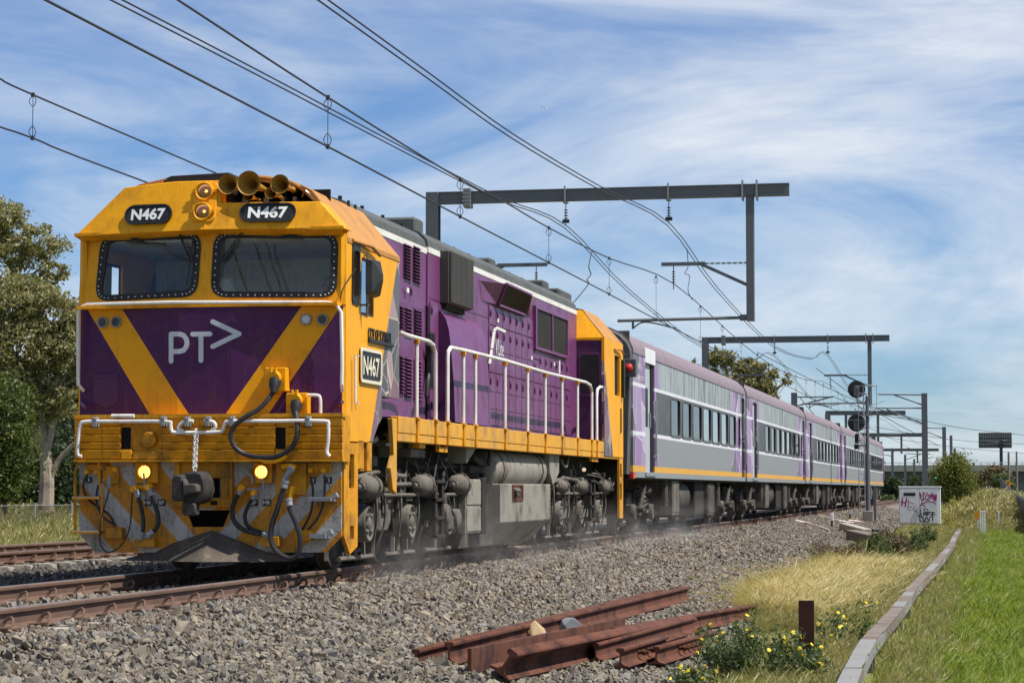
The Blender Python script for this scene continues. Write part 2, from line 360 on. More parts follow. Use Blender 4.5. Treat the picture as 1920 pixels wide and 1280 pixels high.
def rrect(c, X, Y, w, h, r, k=5):
    """rounded rectangle outline"""
    c = Vector(c); X = Vector(X); Y = Vector(Y); out = []
    for sx, sy, a0 in ((1, 1, 0), (-1, 1, PI / 2), (-1, -1, PI), (1, -1, 1.5 * PI)):
        for i in range(k + 1):
            a = a0 + PI / 2 * i / k
            out.append(c + X * (sx * (w / 2 - r) + r * math.cos(a)) + Y * (sy * (h / 2 - r) + r * math.sin(a)))
    return out
def rquad(P, r, k=5):
    """quad with rounded corners (P: 4 points in order)"""
    P = [Vector(p) for p in P]; out = []; n = len(P)
    for i in range(n):
        a = P[i - 1]; b = P[i]; c = P[(i + 1) % n]; d1 = (a - b).normalized(); d2 = (c - b).normalized()
        s = b + d1 * r; e = b + d2 * r
        for j in range(k + 1):
            t = j / k; out.append(s * (1 - t) ** 2 + b * 2 * t * (1 - t) + e * t * t)
    return out
def ringmesh(mb, outer, inner, d):
    """flat ring between two outlines of equal count, pushed by d"""
    d = Vector(d); n = len(outer)
    mb.add(outer + inner + [p + d for p in outer] + [p + d for p in inner],
           [(i, (i + 1) % n, n + (i + 1) % n, n + i) for i in range(n)] + [(2 * n + i, 3 * n + i, 3 * n + (i + 1) % n, 2 * n + (i + 1) % n) for i in range(n)] +
           [(i, 2 * n + i, 2 * n + (i + 1) % n, (i + 1) % n) for i in range(n)] + [(n + i, n + (i + 1) % n, 3 * n + (i + 1) % n, 3 * n + i) for i in range(n)])
    return mb
def scatter(name, pts, rots, scl, idx, sources, label, cat, group=None, kind='stuff'):
    """one object whose points carry copies of small source meshes (geometry nodes)"""
    coll = bpy.data.collections.new(name + '_sources')
    for k, me in enumerate(sources):
        o = bpy.data.objects.new('%s_src_%02d' % (name, k), me); coll.objects.link(o)
    me = bpy.data.meshes.new(name); me.from_pydata([tuple(p) for p in pts], [], [])
    a = me.attributes.new('rot', 'FLOAT_VECTOR', 'POINT'); a.data.foreach_set('vector', np.asarray(rots, np.float32).ravel())
    a = me.attributes.new('scl', 'FLOAT_VECTOR', 'POINT'); a.data.foreach_set('vector', np.asarray(scl, np.float32).ravel())
    a = me.attributes.new('idx', 'INT', 'POINT'); a.data.foreach_set('value', np.asarray(idx, np.int32))
    g = bpy.data.node_groups.new(name + '_nodes', 'GeometryNodeTree')
    g.interface.new_socket('Geometry', in_out='INPUT', socket_type='NodeSocketGeometry'); g.interface.new_socket('Geometry', in_out='OUTPUT', socket_type='NodeSocketGeometry')
    gi = g.nodes.new('NodeGroupInput'); go = g.nodes.new('NodeGroupOutput'); ip = g.nodes.new('GeometryNodeInstanceOnPoints')
    ci = g.nodes.new('GeometryNodeCollectionInfo'); ci.inputs['Collection'].default_value = coll; ci.inputs['Separate Children'].default_value = True; ci.inputs['Reset Children'].default_value = True
    def na(nm, ty): n = g.nodes.new('GeometryNodeInputNamedAttribute'); n.data_type = ty; n.inputs[0].default_value = nm; return n.outputs[0]
    e2r = g.nodes.new('FunctionNodeEulerToRotation'); g.links.new(na('rot', 'FLOAT_VECTOR'), e2r.inputs[0])
    g.links.new(gi.outputs[0], ip.inputs['Points']); g.links.new(ci.outputs[0], ip.inputs['Instance']); ip.inputs['Pick Instance'].default_value = True
    g.links.new(na('idx', 'INT'), ip.inputs['Instance Index']); g.links.new(e2r.outputs[0], ip.inputs['Rotation']); g.links.new(na('scl', 'FLOAT_VECTOR'), ip.inputs['Scale'])
    g.links.new(ip.outputs[0], go.inputs[0])
    o = link(name, me); md = o.modifiers.new('scatter', 'NODES'); md.node_group = g
    return tag(o, label, cat, group, kind)
def gzv(x, y):
    xs = [-1e5, -14, -11, -9, -7.6, 1.5, 2.1, 3.0, 4.5, 6.0, 9.0, 1e5]
    zs = [-0.75, -0.75, -0.6, -0.22, -0.17, -0.17, -0.31, -0.47, -0.64, -0.73, -0.76, -0.76]
    return np.interp(x, xs, zs) + 0.72 * np.exp(-((x - 8.3) / 2.6) ** 2 - ((y - 150) / 45) ** 2)

# ------------------------------------------------------------------ the setting: ground, ballast, tracks
def groundmat():
    m, t, b = nodes('ground_earth'); v = coords(t)
    a = noise(t, v, 0.35, 6, 0.65, 0.35, 0.65); c = mixrgb(t, a, (0.12, 0.17, 0.025), (0.24, 0.23, 0.07))
    d = noise(t, v, 3.0, 6, 0.7, 0.5, 0.75); c = mixrgb(t, d, c, (0.20, 0.15, 0.10))
    L(t, c, b.inputs['Base Color']); b.inputs['Roughness'].default_value = 0.95; bump(t, b, noise(t, v, 12, 6), 0.6, 0.05); MATS['ground_earth'] = m
    m, t, b = nodes('ballast_bed'); v = coords(t)
    vo = N(t, 'ShaderNodeTexVoronoi', i={'Scale': 17.0, 'Randomness': 1.0}); L(t, v, vo.inputs[0])
    cr = N(t, 'ShaderNodeValToRGB'); e = cr.color_ramp.elements
    cs = [(0.13, 0.115, 0.10), (0.25, 0.20, 0.15), (0.09, 0.085, 0.08), (0.29, 0.235, 0.175), (0.17, 0.135, 0.11)]
    while len(e) < 5: e.new(0.5)
    for k, c in enumerate(cs): e[k].position = k / 4; e[k].color = rgba(c)
    sp = N(t, 'ShaderNodeSeparateColor'); L(t, vo.outputs['Color'], sp.inputs[0]); L(t, sp.outputs[0], cr.inputs[0])
    c = mixrgb(t, noise(t, v, 0.5, 4, 0.6, 0.4, 0.75), cr.outputs[0], (0.20, 0.165, 0.13)); L(t, c, b.inputs['Base Color']); b.inputs['Roughness'].default_value = 0.95
    h = math_(t, 'SUBTRACT', 1.0, vo.outputs['Distance']); bump(t, b, h, 1.0, 0.05); MATS['ballast_bed'] = m
groundmat()
xs = [-6000, -2500, -1000, -400, -200, -100, -60, -40, -30, -24, -20, -17] + [round(-14 + 0.5 * k, 2) for k in range(62)] + [18, 20, 24, 30, 40, 60, 100, 200, 400, 1000, 2500, 6000]
ys = [-200, -100, -60, -40] + [round(-30 + 2.0 * k, 2) for k in range(126)] + [230, 250, 280, 320, 400, 500, 700, 1000, 2000, 4000, 9000]
vs = []; fs = []
for y in ys:
    for x in xs:
        z = gz(x, y)
        if -40 < x < 18 and y < 222: z += 0.025 * math.sin(x * 2.1 + y * 0.7) * math.sin(y * 0.9 - x)
        if -9 < x < 6: z -= 0.12          # the ballast bed lies on top here
        vs.append((x, y, z))
nx = len(xs)
for j in range(len(ys) - 1):
    for i in range(nx - 1): fs.append((j * nx + i, j * nx + i + 1, (j + 1) * nx + i + 1, (j + 1) * nx + i))
g = MB(); g.add(vs, fs); tag(g.build('ground', 'ground_earth', recalc=False), None, None, None, 'structure')
def edge_right(y):      # where the ballast gives way to grass on the camera's side
    return float(np.interp(y, [-30, -6, 3, 12, 25, 45, 70, 90, 110, 300], [6.2, 5.9, 5.3, 4.5, 5.0, 4.6, 4.7, 4.2, 3.4, 3.0])) + 0.18 * math.sin(y * 1.3) + 0.1 * math.sin(y * 3.7)
vs = []; fs = []
by = [round(-30 + 1.0 * k, 2) for k in range(330)]
bx = [0.0, 0.02] + [k / 32 for k in range(1, 32)] + [0.98, 1.0]
for y in by:
    r = edge_right(y)
    for k, q in enumerate(bx):
        x = -10.2 + (r + 10.2) * q; z = gz(x, y) - 0.02
        if k == 0 or k == len(bx) - 1: z -= 0.16
        vs.append((x, y, z))
nb = len(bx)
for j in range(len(by) - 1):
    for i in range(nb - 1): fs.append((j * nb + i, j * nb + i + 1, (j + 1) * nb + i + 1, (j + 1) * nb + i))
g = MB(); g.add(vs, fs); tag(g.build('ballast_bed', 'ballast_bed', recalc=False), None, None, None, 'structure')

def stone_meshes(n, mat, seed):
    out = []; rr = np.random.default_rng(seed)
    for k in range(n):
        bm = bmesh.new(); pts = rr.normal(size=(11, 3)); pts /= np.linalg.norm(pts, axis=1)[:, None]; pts *= rr.uniform(0.75, 1.15, (11, 1)); pts *= np.array([0.5, 0.42, 0.32])
        for p in pts: bm.verts.new(p)
        r = bmesh.ops.convex_hull(bm, input=bm.verts); bmesh.ops.delete(bm, geom=[v for v in bm.verts if not v.link_faces], context='VERTS')
        me = bpy.data.meshes.new('stone'); bm.to_mesh(me); bm.free(); me.materials.append(MATS[mat]); out.append(me)
    return out
def stones(name, n, ylo, yhi, xfun, size, mat, seed, label, dens_far=1.0):
    rr = np.random.default_rng(seed)
    y = ylo + (yhi - ylo) * rr.random(n) ** dens_far
    lo, hi = xfun(y); x = lo + (hi - lo) * rr.random(n)
    er = np.interp(y, [-30, -6, 3, 12, 25, 45, 70, 90, 110, 300], [6.2, 5.9, 5.3, 4.5, 5.0, 4.6, 4.7, 4.2, 3.4, 3.0])
    z = gzv(x, y) + rr.uniform(-0.03, 0.015, n) + 0.02 * np.sin(x * 5 + 2 * np.sin(y * 3)) * np.sin(y * 4.3)
    rot = rr.uniform(0, 6.28, (n, 3)); s = size * rr.lognormal(0, 0.32, n); scl = np.stack([s, s * rr.uniform(0.8, 1.2, n), s * rr.uniform(0.8, 1.2, n)], 1)
    keep = ~((np.abs((y + 15.69 + 0.3485) % 0.697 - 0.3485) < 0.12) & (np.abs(x) < 1.24) & (y < 12))
    for tx, tz in ((0.84, 0), (-0.84, 0), (-4.9, 0), (-6.5, 0)): keep &= np.abs(x - tx) > 0.085 + s * 0.5
    scatter(name, np.stack([x, y, z], 1)[keep], rot[keep], scl[keep], rr.integers(0, 14, n)[keep], stone_meshes(14, mat, seed), label, 'gravel')
stones('gravel', 6500, -16, 40, lambda y: (np.full_like(y, 0.95), np.full_like(y, 1.55)), 0.066, 'stone_rust', 9, 'rust stained ballast stones lining the near rail', 1.2)
stones('gravel', 108000, -16, 14, lambda y: (np.full_like(y, 0.95), np.interp(y, [-30, -6, 3, 12, 25], [6.5, 6.1, 5.5, 4.8, 5.1])), 0.064, 'stone', 3, 'loose grey and tan ballast stones sloping down beside the near track', 1.0)
stones('gravel', 70000, 14, 75, lambda y: (np.full_like(y, 0.95), np.interp(y, [12, 25, 45, 70, 90], [4.8, 5.2, 4.8, 4.8, 4.3])), 0.075, 'stone', 4, 'pale ballast stones beside the carriages further along the track', 1.35)
stones('gravel', 16000, 75, 125, lambda y: (np.full_like(y, 1.0), np.interp(y, [70, 90, 125], [4.6, 4.4, 3.4])), 0.12, 'stone', 8, 'distant pale ballast round the signal base and beyond')
stones('gravel', 9000, -16, 8, lambda y: (np.full_like(y, -0.75), np.full_like(y, 0.75)), 0.072, 'stone', 5, 'ballast stones lying between the two rails of the train track')
stones('gravel', 22000, -4, 26, lambda y: (np.full_like(y, -8.6), np.full_like(y, -0.95)), 0.078, 'stone_dark', 6, 'dark oily ballast stones between the two tracks')

RAILP = [(-0.073, 0), (0.073, 0), (0.073, 0.011), (0.03, 0.022), (0.009, 0.042), (0.009, 0.118), (0.035, 0.128), (0.036, 0.150), (0.026, 0.16), (-0.026, 0.16), (-0.036, 0.150), (-0.035, 0.128), (-0.009, 0.118), (-0.009, 0.042), (-0.03, 0.022), (-0.073, 0.011)]
def rail_mb(A, B, roll=0.0, s=1.0):
    A = Vector(A); B = Vector(B); d = (B - A).normalized(); r = d.cross(Vector((0, 0, 1))).normalized(); u = r.cross(d)
    c, sn = math.cos(roll), math.sin(roll); r2 = r * c + u * sn; u2 = u * c - r * sn
    mb = MB(); mb.loft([[P + r2 * (x * s) + u2 * (z * s) for x, z in RAILP] for P in (A, B)]); return mb
def clip_mesh():
    mb = MB(); P = [(0.0, -0.055, 0.02), (0.10, -0.06, 0.03), (0.14, -0.03, 0.045), (0.135, 0.02, 0.085), (0.10, 0.06, 0.105), (0.055, 0.07, 0.085), (0.03, 0.06, 0.04), (0.02, 0.05, 0.022)]
    mb.tube(P, 0.014, 6, 3); mb.box((0.06, -0.05, -0.01), (0.125, 0.03, 0.035)); o = mb.build('c', 'rail_side'); me = o.data; bpy.data.objects.remove(o); me.name = 'clip'; return me
CLIP = clip_mesh()
def sleeper_mesh():
    mb = MB(); w0, w1 = 0.13, 0.10
    mb.loft([[(x, -w0, -0.36), (x, w0, -0.36), (x, w1, z), (x, -w1, z)] for x, z in ((-1.3, -0.18), (-1.2, -0.163), (-0.5, -0.163), (-0.3, -0.19), (0.3, -0.19), (0.5, -0.163), (1.2, -0.163), (1.3, -0.18))])
    o = mb.build('s', 'concrete'); me = o.data; bpy.data.objects.remove(o); me.name = 'sleeper'; return me
SLEEPER = sleeper_mesh()
def track(cx, z, ya, yb, s0, s1, label):
    t = thing('railway_track', label, 'railway track', (cx, ya, z - 0.16), 'the two railway tracks')
    for sx in (-1, 1):
        r = rail_mb((cx + sx * 0.84, ya, z - 0.16), (cx + sx * 0.84, yb, z - 0.16)).build('rail', 'rail_side', t)
        hd = MB(); hd.box((cx + sx * 0.84 - 0.024, ya, z), (cx + sx * 0.84 + 0.024, yb, z + 0.003)); hd.build('running_surface', 'rail_head', r)
    k = 0; y = s0
    while y < s1:
        s = link('sleeper', SLEEPER); s.location = (cx, y, z); setparent(s, t)
        s.rotation_euler = (0, 0, random.uniform(-0.006, 0.006))
        if y < 62:
            for rx, rot in ((0.84 + 0.06, 0.0), (-0.84 + 0.06, 0.0)):
                c = link('clip', CLIP); c.location = (cx + rx, y, z - 0.158); c.rotation_euler = (0, 0, rot); setparent(c, s)
        y += 0.697; k += 1
    return t
track(0.0, 0.0, -30, 300, -16 + 0.31, 95, 'straight railway track with rusty rails that the train runs on')
track(-5.7, 0.06, -30, 300, -3.2, 24, 'second railway track beyond the train, seen at the far side of the loco')
# ------------------------------------------------------------------ the locomotive
from mathutils.geometry import tessellate_polygon
LOCO = thing('locomotive', 'yellow and purple diesel locomotive numbered N467 at the head of the train', 'locomotive', (0, 0, 0))
def yl(x): return max(0.0, abs(x) - 0.3) * 0.14                       # lower nose: flat centre, swept sides
def yu(x, z): return abs(x) * 0.105 + (z - 2.87) * 0.10 + 0.01        # windscreen zone leans back
def yv(x, z): return abs(x) * 0.10 - 0.10 + (z - 3.66) * 0.30         # visor with the number boxes
def nose(u, v, d=0.0): p = onY(u, v, 0.05); p.y = yl(p.x) - d; return p
def scr(u, v, d=0.0): p = onY(u, v, 0.16); p.y = yu(p.x, p.z) - d; return p
def vis(u, v, d=0.0): p = onY(u, v, 0.05); p.y = yv(p.x, p.z) - d; return p
def holes_face(mb, outer, holes):
    """planar-ish face with holes; all outlines are lists of points"""
    loops = [outer] + holes; flat = [Vector(p) for l in loops for p in l]
    tris = tessellate_polygon([[Vector(p) for p in l] for l in loops])
    mb.add(flat, [tuple(t) for t in tris]); return mb

# --- livery print on the nose: purple with two yellow diagonals (flat paint)
def nosemat():
    m, t, b = nodes('nose_livery'); v = coords(t); s = N(t, 'ShaderNodeSeparateXYZ'); L(t, v, s.inputs[0])
    ax = math_(t, 'ABSOLUTE', math_(t, 'SUBTRACT', s.outputs[0], 0.035)); dz = math_(t, 'SUBTRACT', s.outputs[2], 1.71)
    lo = math_(t, 'MULTIPLY_ADD', dz, 0.70, 0.21); hi = math_(t, 'MULTIPLY_ADD', dz, 0.665, 0.665)
    y = math_(t, 'MULTIPLY', math_(t, 'GREATER_THAN', ax, lo), math_(t, 'LESS_THAN', ax, hi))
    c = mixrgb(t, y, (0.066, 0.012, 0.076), YEL); c, a = wear(t, c, (0.16, 0.085, 0.05), 0.30, True)
    sp = noise(t, v, 70, 2, 0.5, 0.70, 0.76); c = mixrgb(t, math_(t, 'MULTIPLY', sp, 0.5), c, (0.45, 0.38, 0.32))
    L(t, c, b.inputs['Base Color']); L(t, math_(t, 'MULTIPLY_ADD', a, 0.2, 0.42), b.inputs['Roughness']); b.inputs['Specular IOR Level'].default_value = 0.22; MATS['nose_livery'] = m
    bump(t, b, noise(t, v, 2.2, 3), 0.16, 0.04)
    # pilot: white and orange hazard diagonals
    m, t, b = nodes('pilot_livery'); v = coords(t); s = N(t, 'ShaderNodeSeparateXYZ'); L(t, v, s.inputs[0])
    ax = math_(t, 'ABSOLUTE', math_(t, 'SUBTRACT', s.outputs[0], 0.03)); f = math_(t, 'FRACT', math_(t, 'MULTIPLY_ADD', math_(t, 'SUBTRACT', ax, math_(t, 'MULTIPLY', s.outputs[2], 0.93)), 1.90, 10.50))
    w = math_(t, 'LESS_THAN', f, 0.46); c = mixrgb(t, w, (0.62, 0.25, 0.006), (0.50, 0.47, 0.42))
    c, a = wear(t, c, (0.085, 0.058, 0.036), 0.62, True); d = noise(t, v, 22, 5, 0.7, 0.52, 0.68); c = mixrgb(t, math_(t, 'MULTIPLY', d, 0.7), c, (0.10, 0.075, 0.055))
    L(t, c, b.inputs['Base Color']); b.inputs['Roughness'].default_value = 0.7; bump(t, b, noise(t, v, 25, 5), 0.3, 0.01); MATS['pilot_livery'] = m
    # cab side: yellow, with a faceted grey, lilac and pink pattern behind a slanted edge
    m, t, b = nodes('cab_livery'); v = coords(t); s = N(t, 'ShaderNodeSeparateXYZ'); L(t, v, s.inputs[0])
    mp = coords(t, (0.0, 1.45, 1.05)); vo = N(t, 'ShaderNodeTexVoronoi', i={'Scale': 2.3, 'Randomness': 1.0}); L(t, mp, vo.inputs[0])
    ve = N(t, 'ShaderNodeTexVoronoi', feature='DISTANCE_TO_EDGE', i={'Scale': 2.3}); L(t, mp, ve.inputs[0])
    cr = N(t, 'ShaderNodeValToRGB'); cr.color_ramp.interpolation = 'CONSTANT'; e = cr.color_ramp.elements
    cs = [(0.12, 0.115, 0.13), (0.15, 0.095, 0.13), (0.36, 0.26, 0.26), (0.09, 0.09, 0.105), (0.20, 0.12, 0.16)]
    while len(e) < 5: e.new(0.5)
    for k, c in enumerate(cs): e[k].position = k / 5; e[k].color = rgba(c)
    sc_ = N(t, 'ShaderNodeSeparateColor'); L(t, vo.outputs['Color'], sc_.inputs[0]); L(t, sc_.outputs[0], cr.inputs[0])
    pat = mixrgb(t, math_(t, 'LESS_THAN', ve.outputs[0], 0.013), cr.outputs[0], (0.55, 0.45, 0.38))
    yy = math_(t, 'ABSOLUTE', math_(t, 'SUBTRACT', s.outputs[1], 9.7))            # distance from the middle of the loco
    back = math_(t, 'LESS_THAN', yy, math_(t, 'MULTIPLY_ADD', s.outputs[2], -0.57, 9.31))   # slanted boundary
    c = mixrgb(t, back, YEL, pat); c, a = wear(t, c, (0.36, 0.18, 0.04), 0.26, True)
    L(t, c, b.inputs['Base Color']); b.inputs['Roughness'].default_value = 0.5; b.inputs['Specular IOR Level'].default_value = 0.3; MATS['cab_livery'] = m
nosemat()

# --- nose sheet
mb = MB(); xs_ = [-1.47, -0.3, 0.3, 1.47]
mb.loft([[(x, yl(x), 1.70) for x in xs_] + [(x, yl(x) + 0.06, 1.70) for x in reversed(xs_)], [(x, yl(x), 2.87) for x in xs_] + [(x, yl(x) + 0.06, 2.87) for x in reversed(xs_)]])
mb.build('nose_panel', 'nose_livery', LOCO, ang=3)
# inspection hatch on the nose and its round lower edge
def flatpoly(pts2, d, name, mat, parent, thick=0.012, f=nose, bevel=0.003):
    mb = MB(); mb.prism([f(u, v, d) for u, v in pts2], (0, thick, 0)); return mb.build(name, mat, parent, bevel)
h = [Q1(150, 1210), Q1(298, 1210)] + [Q2(298 - 74 + 74 * math.cos(a), 135 + 55 * math.sin(a)) for a in [PI * k / 10 for k in range(11)]]
flatpoly(h, 0.010, 'hatch', 'purple_dark', LOCO)
flatpoly([Q1(150, 1203), Q1(298, 1203), Q1(298, 1222), Q1(150, 1222)], 0.018, 'hatch_hinge', 'purple_dark', LOCO)
# --- windscreen wall with two openings
LW = [Q1(213, 432), Q1(772, 421), Q1(757, 765), Q1(190, 785)]; LWi = [Q1(245, 458), Q1(748, 446), Q1(733, 735), Q1(212, 762)]
RW = [Q1(872, 418), Q1(1517, 412), Q1(1518, 766), Q1(864, 770)]; RWi = [Q1(900, 442), Q1(1495, 436), Q1(1493, 742), Q1(892, 744)]
def win_outline(q, r, d=0.0): return rquad([scr(u, v, d) for u, v in q], r)
half = {}
for sgn, q in ((-1, LW), (1, RW)):
    x0, x1 = (0.03, -1.5) if sgn < 0 else (0.03, 1.5)
    outer = [Vector((x, yu(x, z), z)) for x, z in ((x0, 2.86), (x1, 2.86), (x1, 3.70), (x0, 3.70))]
    mb = MB(); holes_face(mb, outer, [win_outline(q, 0.13)])
    n0 = len(mb.v); 
    o = mb.build('windscreen_wall', 'yellow', LOCO, smooth=False, recalc=False)
    md = o.modifiers.new('thick', 'SOLIDIFY'); md.thickness = 0.05; md.offset = -1 if sgn > 0 else 1
mb = MB(); mb.tube([(0.03, yu(0.03, 2.88) + 0.02, 2.88), (0.03, yu(0.03, 3.68) + 0.02, 3.68)], 0.03, 8); mb.build('centre_pillar', 'yellow', LOCO)
for q, qi in ((LW, LWi), (RW, RWi)):
    w = MB(); oq = rquad([scr(*Q, 0.016) for Q in [tuple(Vector(p) + (Vector(p) - Vector((sum(a[0] for a in q) / 4, sum(a[1] for a in q) / 4))).normalized() * 6.0) for p in q]], 0.17)
    iq = rquad([scr(u, v, 0.016) for u, v in qi], 0.09)
    ringmesh(w, oq, iq, (0, 0.035, 0)); fr = w.build('window_frame', 'black', LOCO, 0.004)
    gl = MB(); gl.poly([p + Vector((0, 0.02, 0)) for p in iq]); gl.build('windscreen', 'glass_cab', fr, smooth=False)
    bo = MB(); n = len(oq)
    P = [oq[i].lerp(iq[i], 0.42) for i in range(n)]; seg = []
    for i in range(n):
        a, b = P[i], P[(i + 1) % n]; k = max(1, int((b - a).length / 0.075))
        for j in range(k): seg.append(a.lerp(b, j / k))
    for p in seg: bo.lathe(p + Vector((0, 0.002, 0)), (0, -1, 0), [(0, 0.009), (0.008, 0.008), (0.012, 0.0)], 6)
    o = bo.build('frame_bolts', 'silver', fr); o['kind'] = 'stuff'
# inner seals
# wipers
def wiper(path, blade, parent=LOCO):
    w = MB(); w.tube([scr(*p, 0.06) for p in path], 0.009, 6); w.tube([scr(path[0][0] + 3, path[0][1] + 3, 0.055), scr(path[-1][0] + 3, path[-1][1] + 2, 0.055)], 0.006, 6)
    w.lathe(scr(*path[0], 0.0), (0, -1, 0), [(0, 0.03), (0.06, 0.03), (0.07, 0.0)], 10); o = w.build('wiper', 'black', parent)
    b = MB(); b.bar(scr(*blade[0], 0.05), scr(*blade[1], 0.05), 0.015, 0.02); b.build('blade', 'rubber', o)
wiper([Q1(275, 403), Q1(400, 440), Q1(470, 468)], [Q1(360, 462), Q1(590, 476)])
wiper([Q1(655, 395), Q1(690, 480), Q1(735, 575)], [Q1(748, 440), Q1(716, 715)])
wiper([Q1(1030, 388), Q1(970, 480), Q1(908, 575)], [Q1(912, 440), Q1(900, 720)])
wiper([Q1(1445, 390), Q1(1340, 412), Q1(1225, 435)], [Q1(1090, 440), Q1(1355, 440)])
# --- visor with number boxes (left half full height, right half cut down for the horns)
def visor(pts, name, mat, depth=0.35):
    mb = MB(); A = [Vector((x, yv(x, z), z)) for x, z in pts]; mb.prism(A, (0, depth, 0)); return mb.build(name, mat, LOCO, 0.008, ang=3)
visor([(-1.5, 3.64), (0.0, 3.66), (0.0, 4.21), (-0.40, 4.215), (-0.98, 4.17)], 'visor', 'yellow', 0.6)
visor([(0.0, 3.66), (1.52, 3.66), (1.235, 3.96), (0.16, 3.96), (0.16, 4.21), (0.0, 4.21)], 'visor', 'yellow', 0.3)
mb = MB(); mb.prism([(-1.5, 0.02, 3.64), (-1.47, 0.16, 3.60), (1.47, 0.16, 3.60), (1.52, 0.02, 3.655)], (0, 0.0, 0.03)); mb.build('visor_soffit', 'yellow', LOCO)
def number_plate(c, w, h, tw, th):
    p = vis(*c, 0.012); ex = Vector((1, 0.10 * (1 if p.x > 0 else -1), 0)).normalized(); ey = Vector((0, 0.287, 0.958)); nrm = ex.cross(ey)
    if nrm.y > 0: nrm = -nrm
    o = rrect(p, ex, ey, w, h, h / 2 - 0.001, 8); mb = MB(); mb.prism([q - nrm * 0.012 for q in o], nrm * 0.026)
    pl = mb.build('number_plate', 'black', LOCO, 0.004)
    r = MB(); ringmesh(r, [q + nrm * 0.014 for q in rrect(p, ex, ey, w + 0.012, h + 0.012, h / 2 + 0.005, 8)], [q + nrm * 0.014 for q in rrect(p, ex, ey, w - 0.022, h - 0.022, h / 2 - 0.013, 8)], nrm * 0.010); r.build('rim', 'black', pl)
    t = text_mb('N467', p + nrm * 0.016, ex, ey, th, tw, 0.035, 0.003); t.build('lettering', 'white_post', pl, smooth=False)
number_plate(Q1(485, 311), 0.545, 0.215, 0.40, 0.135); number_plate(Q1(1154, 300), 0.60, 0.205, 0.425, 0.135)
# headlights
hp = MB(); c = vis(*Q1(803, 240)); ey = Vector((0, 0.287, 0.958)); hp.prism(rrect(c + Vector((0, -0.012, 0)), (1, 0, 0), ey, 0.265, 0.46, 0.06), (0, 0.03, 0.0)); HP = hp.build('headlight_plate', 'yellow', LOCO, 0.006)
for q in ((800, 180), (800, 297)):
    c = vis(*Q1(*q), 0.015); h_ = MB(); h_.lathe(c, (0, -1, 0), [(-0.02, 0.098), (0.02, 0.100), (0.045, 0.098), (0.05, 0.09), (0.04, 0.080), (0.005, 0.074)], 24)
    for sx in (-1, 1): h_.box(c + Vector((sx * 0.085, -0.03, -0.014)), c + Vector((sx * 0.135, -0.005, 0.014)))
    hl = h_.build('headlight', 'yellow', LOCO)
    r = MB(); r.lathe(c, (0, -1, 0), [(-0.06, 0.012), (-0.05, 0.04), (-0.02, 0.066), (0.01, 0.078)], 20); r.build('reflector', 'lamp_warm', hl)
    b = MB(); b.lathe(c + Vector((0.012, 0.03, 0.0)), (0, -1, 0), [(-0.02, 0.0), (-0.01, 0.022), (0.012, 0.026), (0.03, 0.015), (0.035, 0.0)], 12); b.build('bulb', 'lamp_lit', hl)
    g_ = MB(); g_.lathe(c, (0, -1, 0), [(0.012, 0.079), (0.022, 0.05), (0.027, 0.0)], 20); g_.build('lens', 'glass_lamp', hl)
# horns in the roof recess
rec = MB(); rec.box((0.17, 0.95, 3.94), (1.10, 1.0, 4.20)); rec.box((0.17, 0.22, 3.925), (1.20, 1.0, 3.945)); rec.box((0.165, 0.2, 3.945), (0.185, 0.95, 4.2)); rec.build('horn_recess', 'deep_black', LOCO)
def horn(q, r, ln, back=0.0):
    c = vis(*Q1(*q), 0.0); c.y = -0.02 + back; mb = MB()
    mb.lathe(c, (0, 1, 0), [(0.006, r * 0.96), (0.0, r), (0.02, r * 0.93), (0.10, r * 0.62), (0.20, r * 0.40), (ln, r * 0.18), (ln + 0.04, r * 0.3), (ln + 0.1, r * 0.3), (ln + 0.1, 0.0)], 24)
    mb.lathe(c, (0, 1, 0), [(0.005, r * 0.97), (0.03, r * 0.84), (0.10, r * 0.52), (0.2, r * 0.32), (0.3, 0.0)], 24); mb.build('horn', 'horn', LOCO, recalc=False)
horn((932, 141), 0.108, 0.45); horn((1055, 136), 0.132, 0.6, -0.03); horn((1225, 140), 0.104, 0.42); horn((1172, 190), 0.062, 0.3); horn((1030, 197), 0.06, 0.3, 0.1)
hb = MB(); hb.tube([(0.2, 0.5, 3.97), (1.08, 0.5, 3.97)], 0.02, 8)
for x in (0.28, 0.52, 0.72, 0.85): hb.box((x - 0.02, 0.45, 3.94), (x + 0.02, 0.55, 4.06))
hb.tube([(0.95, 0.4, 4.05), (1.02, 0.3, 4.1), (1.1, 0.35, 4.0)], 0.012, 6, 4); hb.box((0.9, 0.3, 3.945), (1.1, 0.36, 3.96)); hb.build('horn_bracket', 'steel', LOCO)

# --- cab shells, front (y 0.1..2.5) and rear (y 17.2..19.4)
CABP = [(1.508, 3.585), (1.06, 4.12), (0.86, 4.22), (0.45, 4.30), (-0.45, 4.30), (-0.86, 4.22), (-1.06, 4.12), (-1.508, 3.585)]
mb = MB(); mb.loft([[(x, 0.24 + max(0, z - 3.94) * 0.9 * (1 if x > 0 else 0.2), z) for x, z in CABP] + [(x, 0.24 + max(0, z - 3.94) * 0.9 * (1 if x > 0 else 0.2), z - 0.05) for x, z in reversed(CABP)],
                    [(x, 2.5 - max(0, 3.6 - z), z) for x, z in CABP] + [(x, 2.5, z - 0.05) for x, z in reversed(CABP)]]); mb.build('cab_roof', 'roof_tan', LOCO, ang=20)
ep_ = MB(); ep_.prism([(x * 0.995, 2.47, z - 0.01) for x, z in CABP] + [(-1.49, 2.47, 1.99), (1.49, 2.47, 1.99)], (0, 0.03, 0)); ep_.build('cab_end_plate', 'yellow', LOCO)
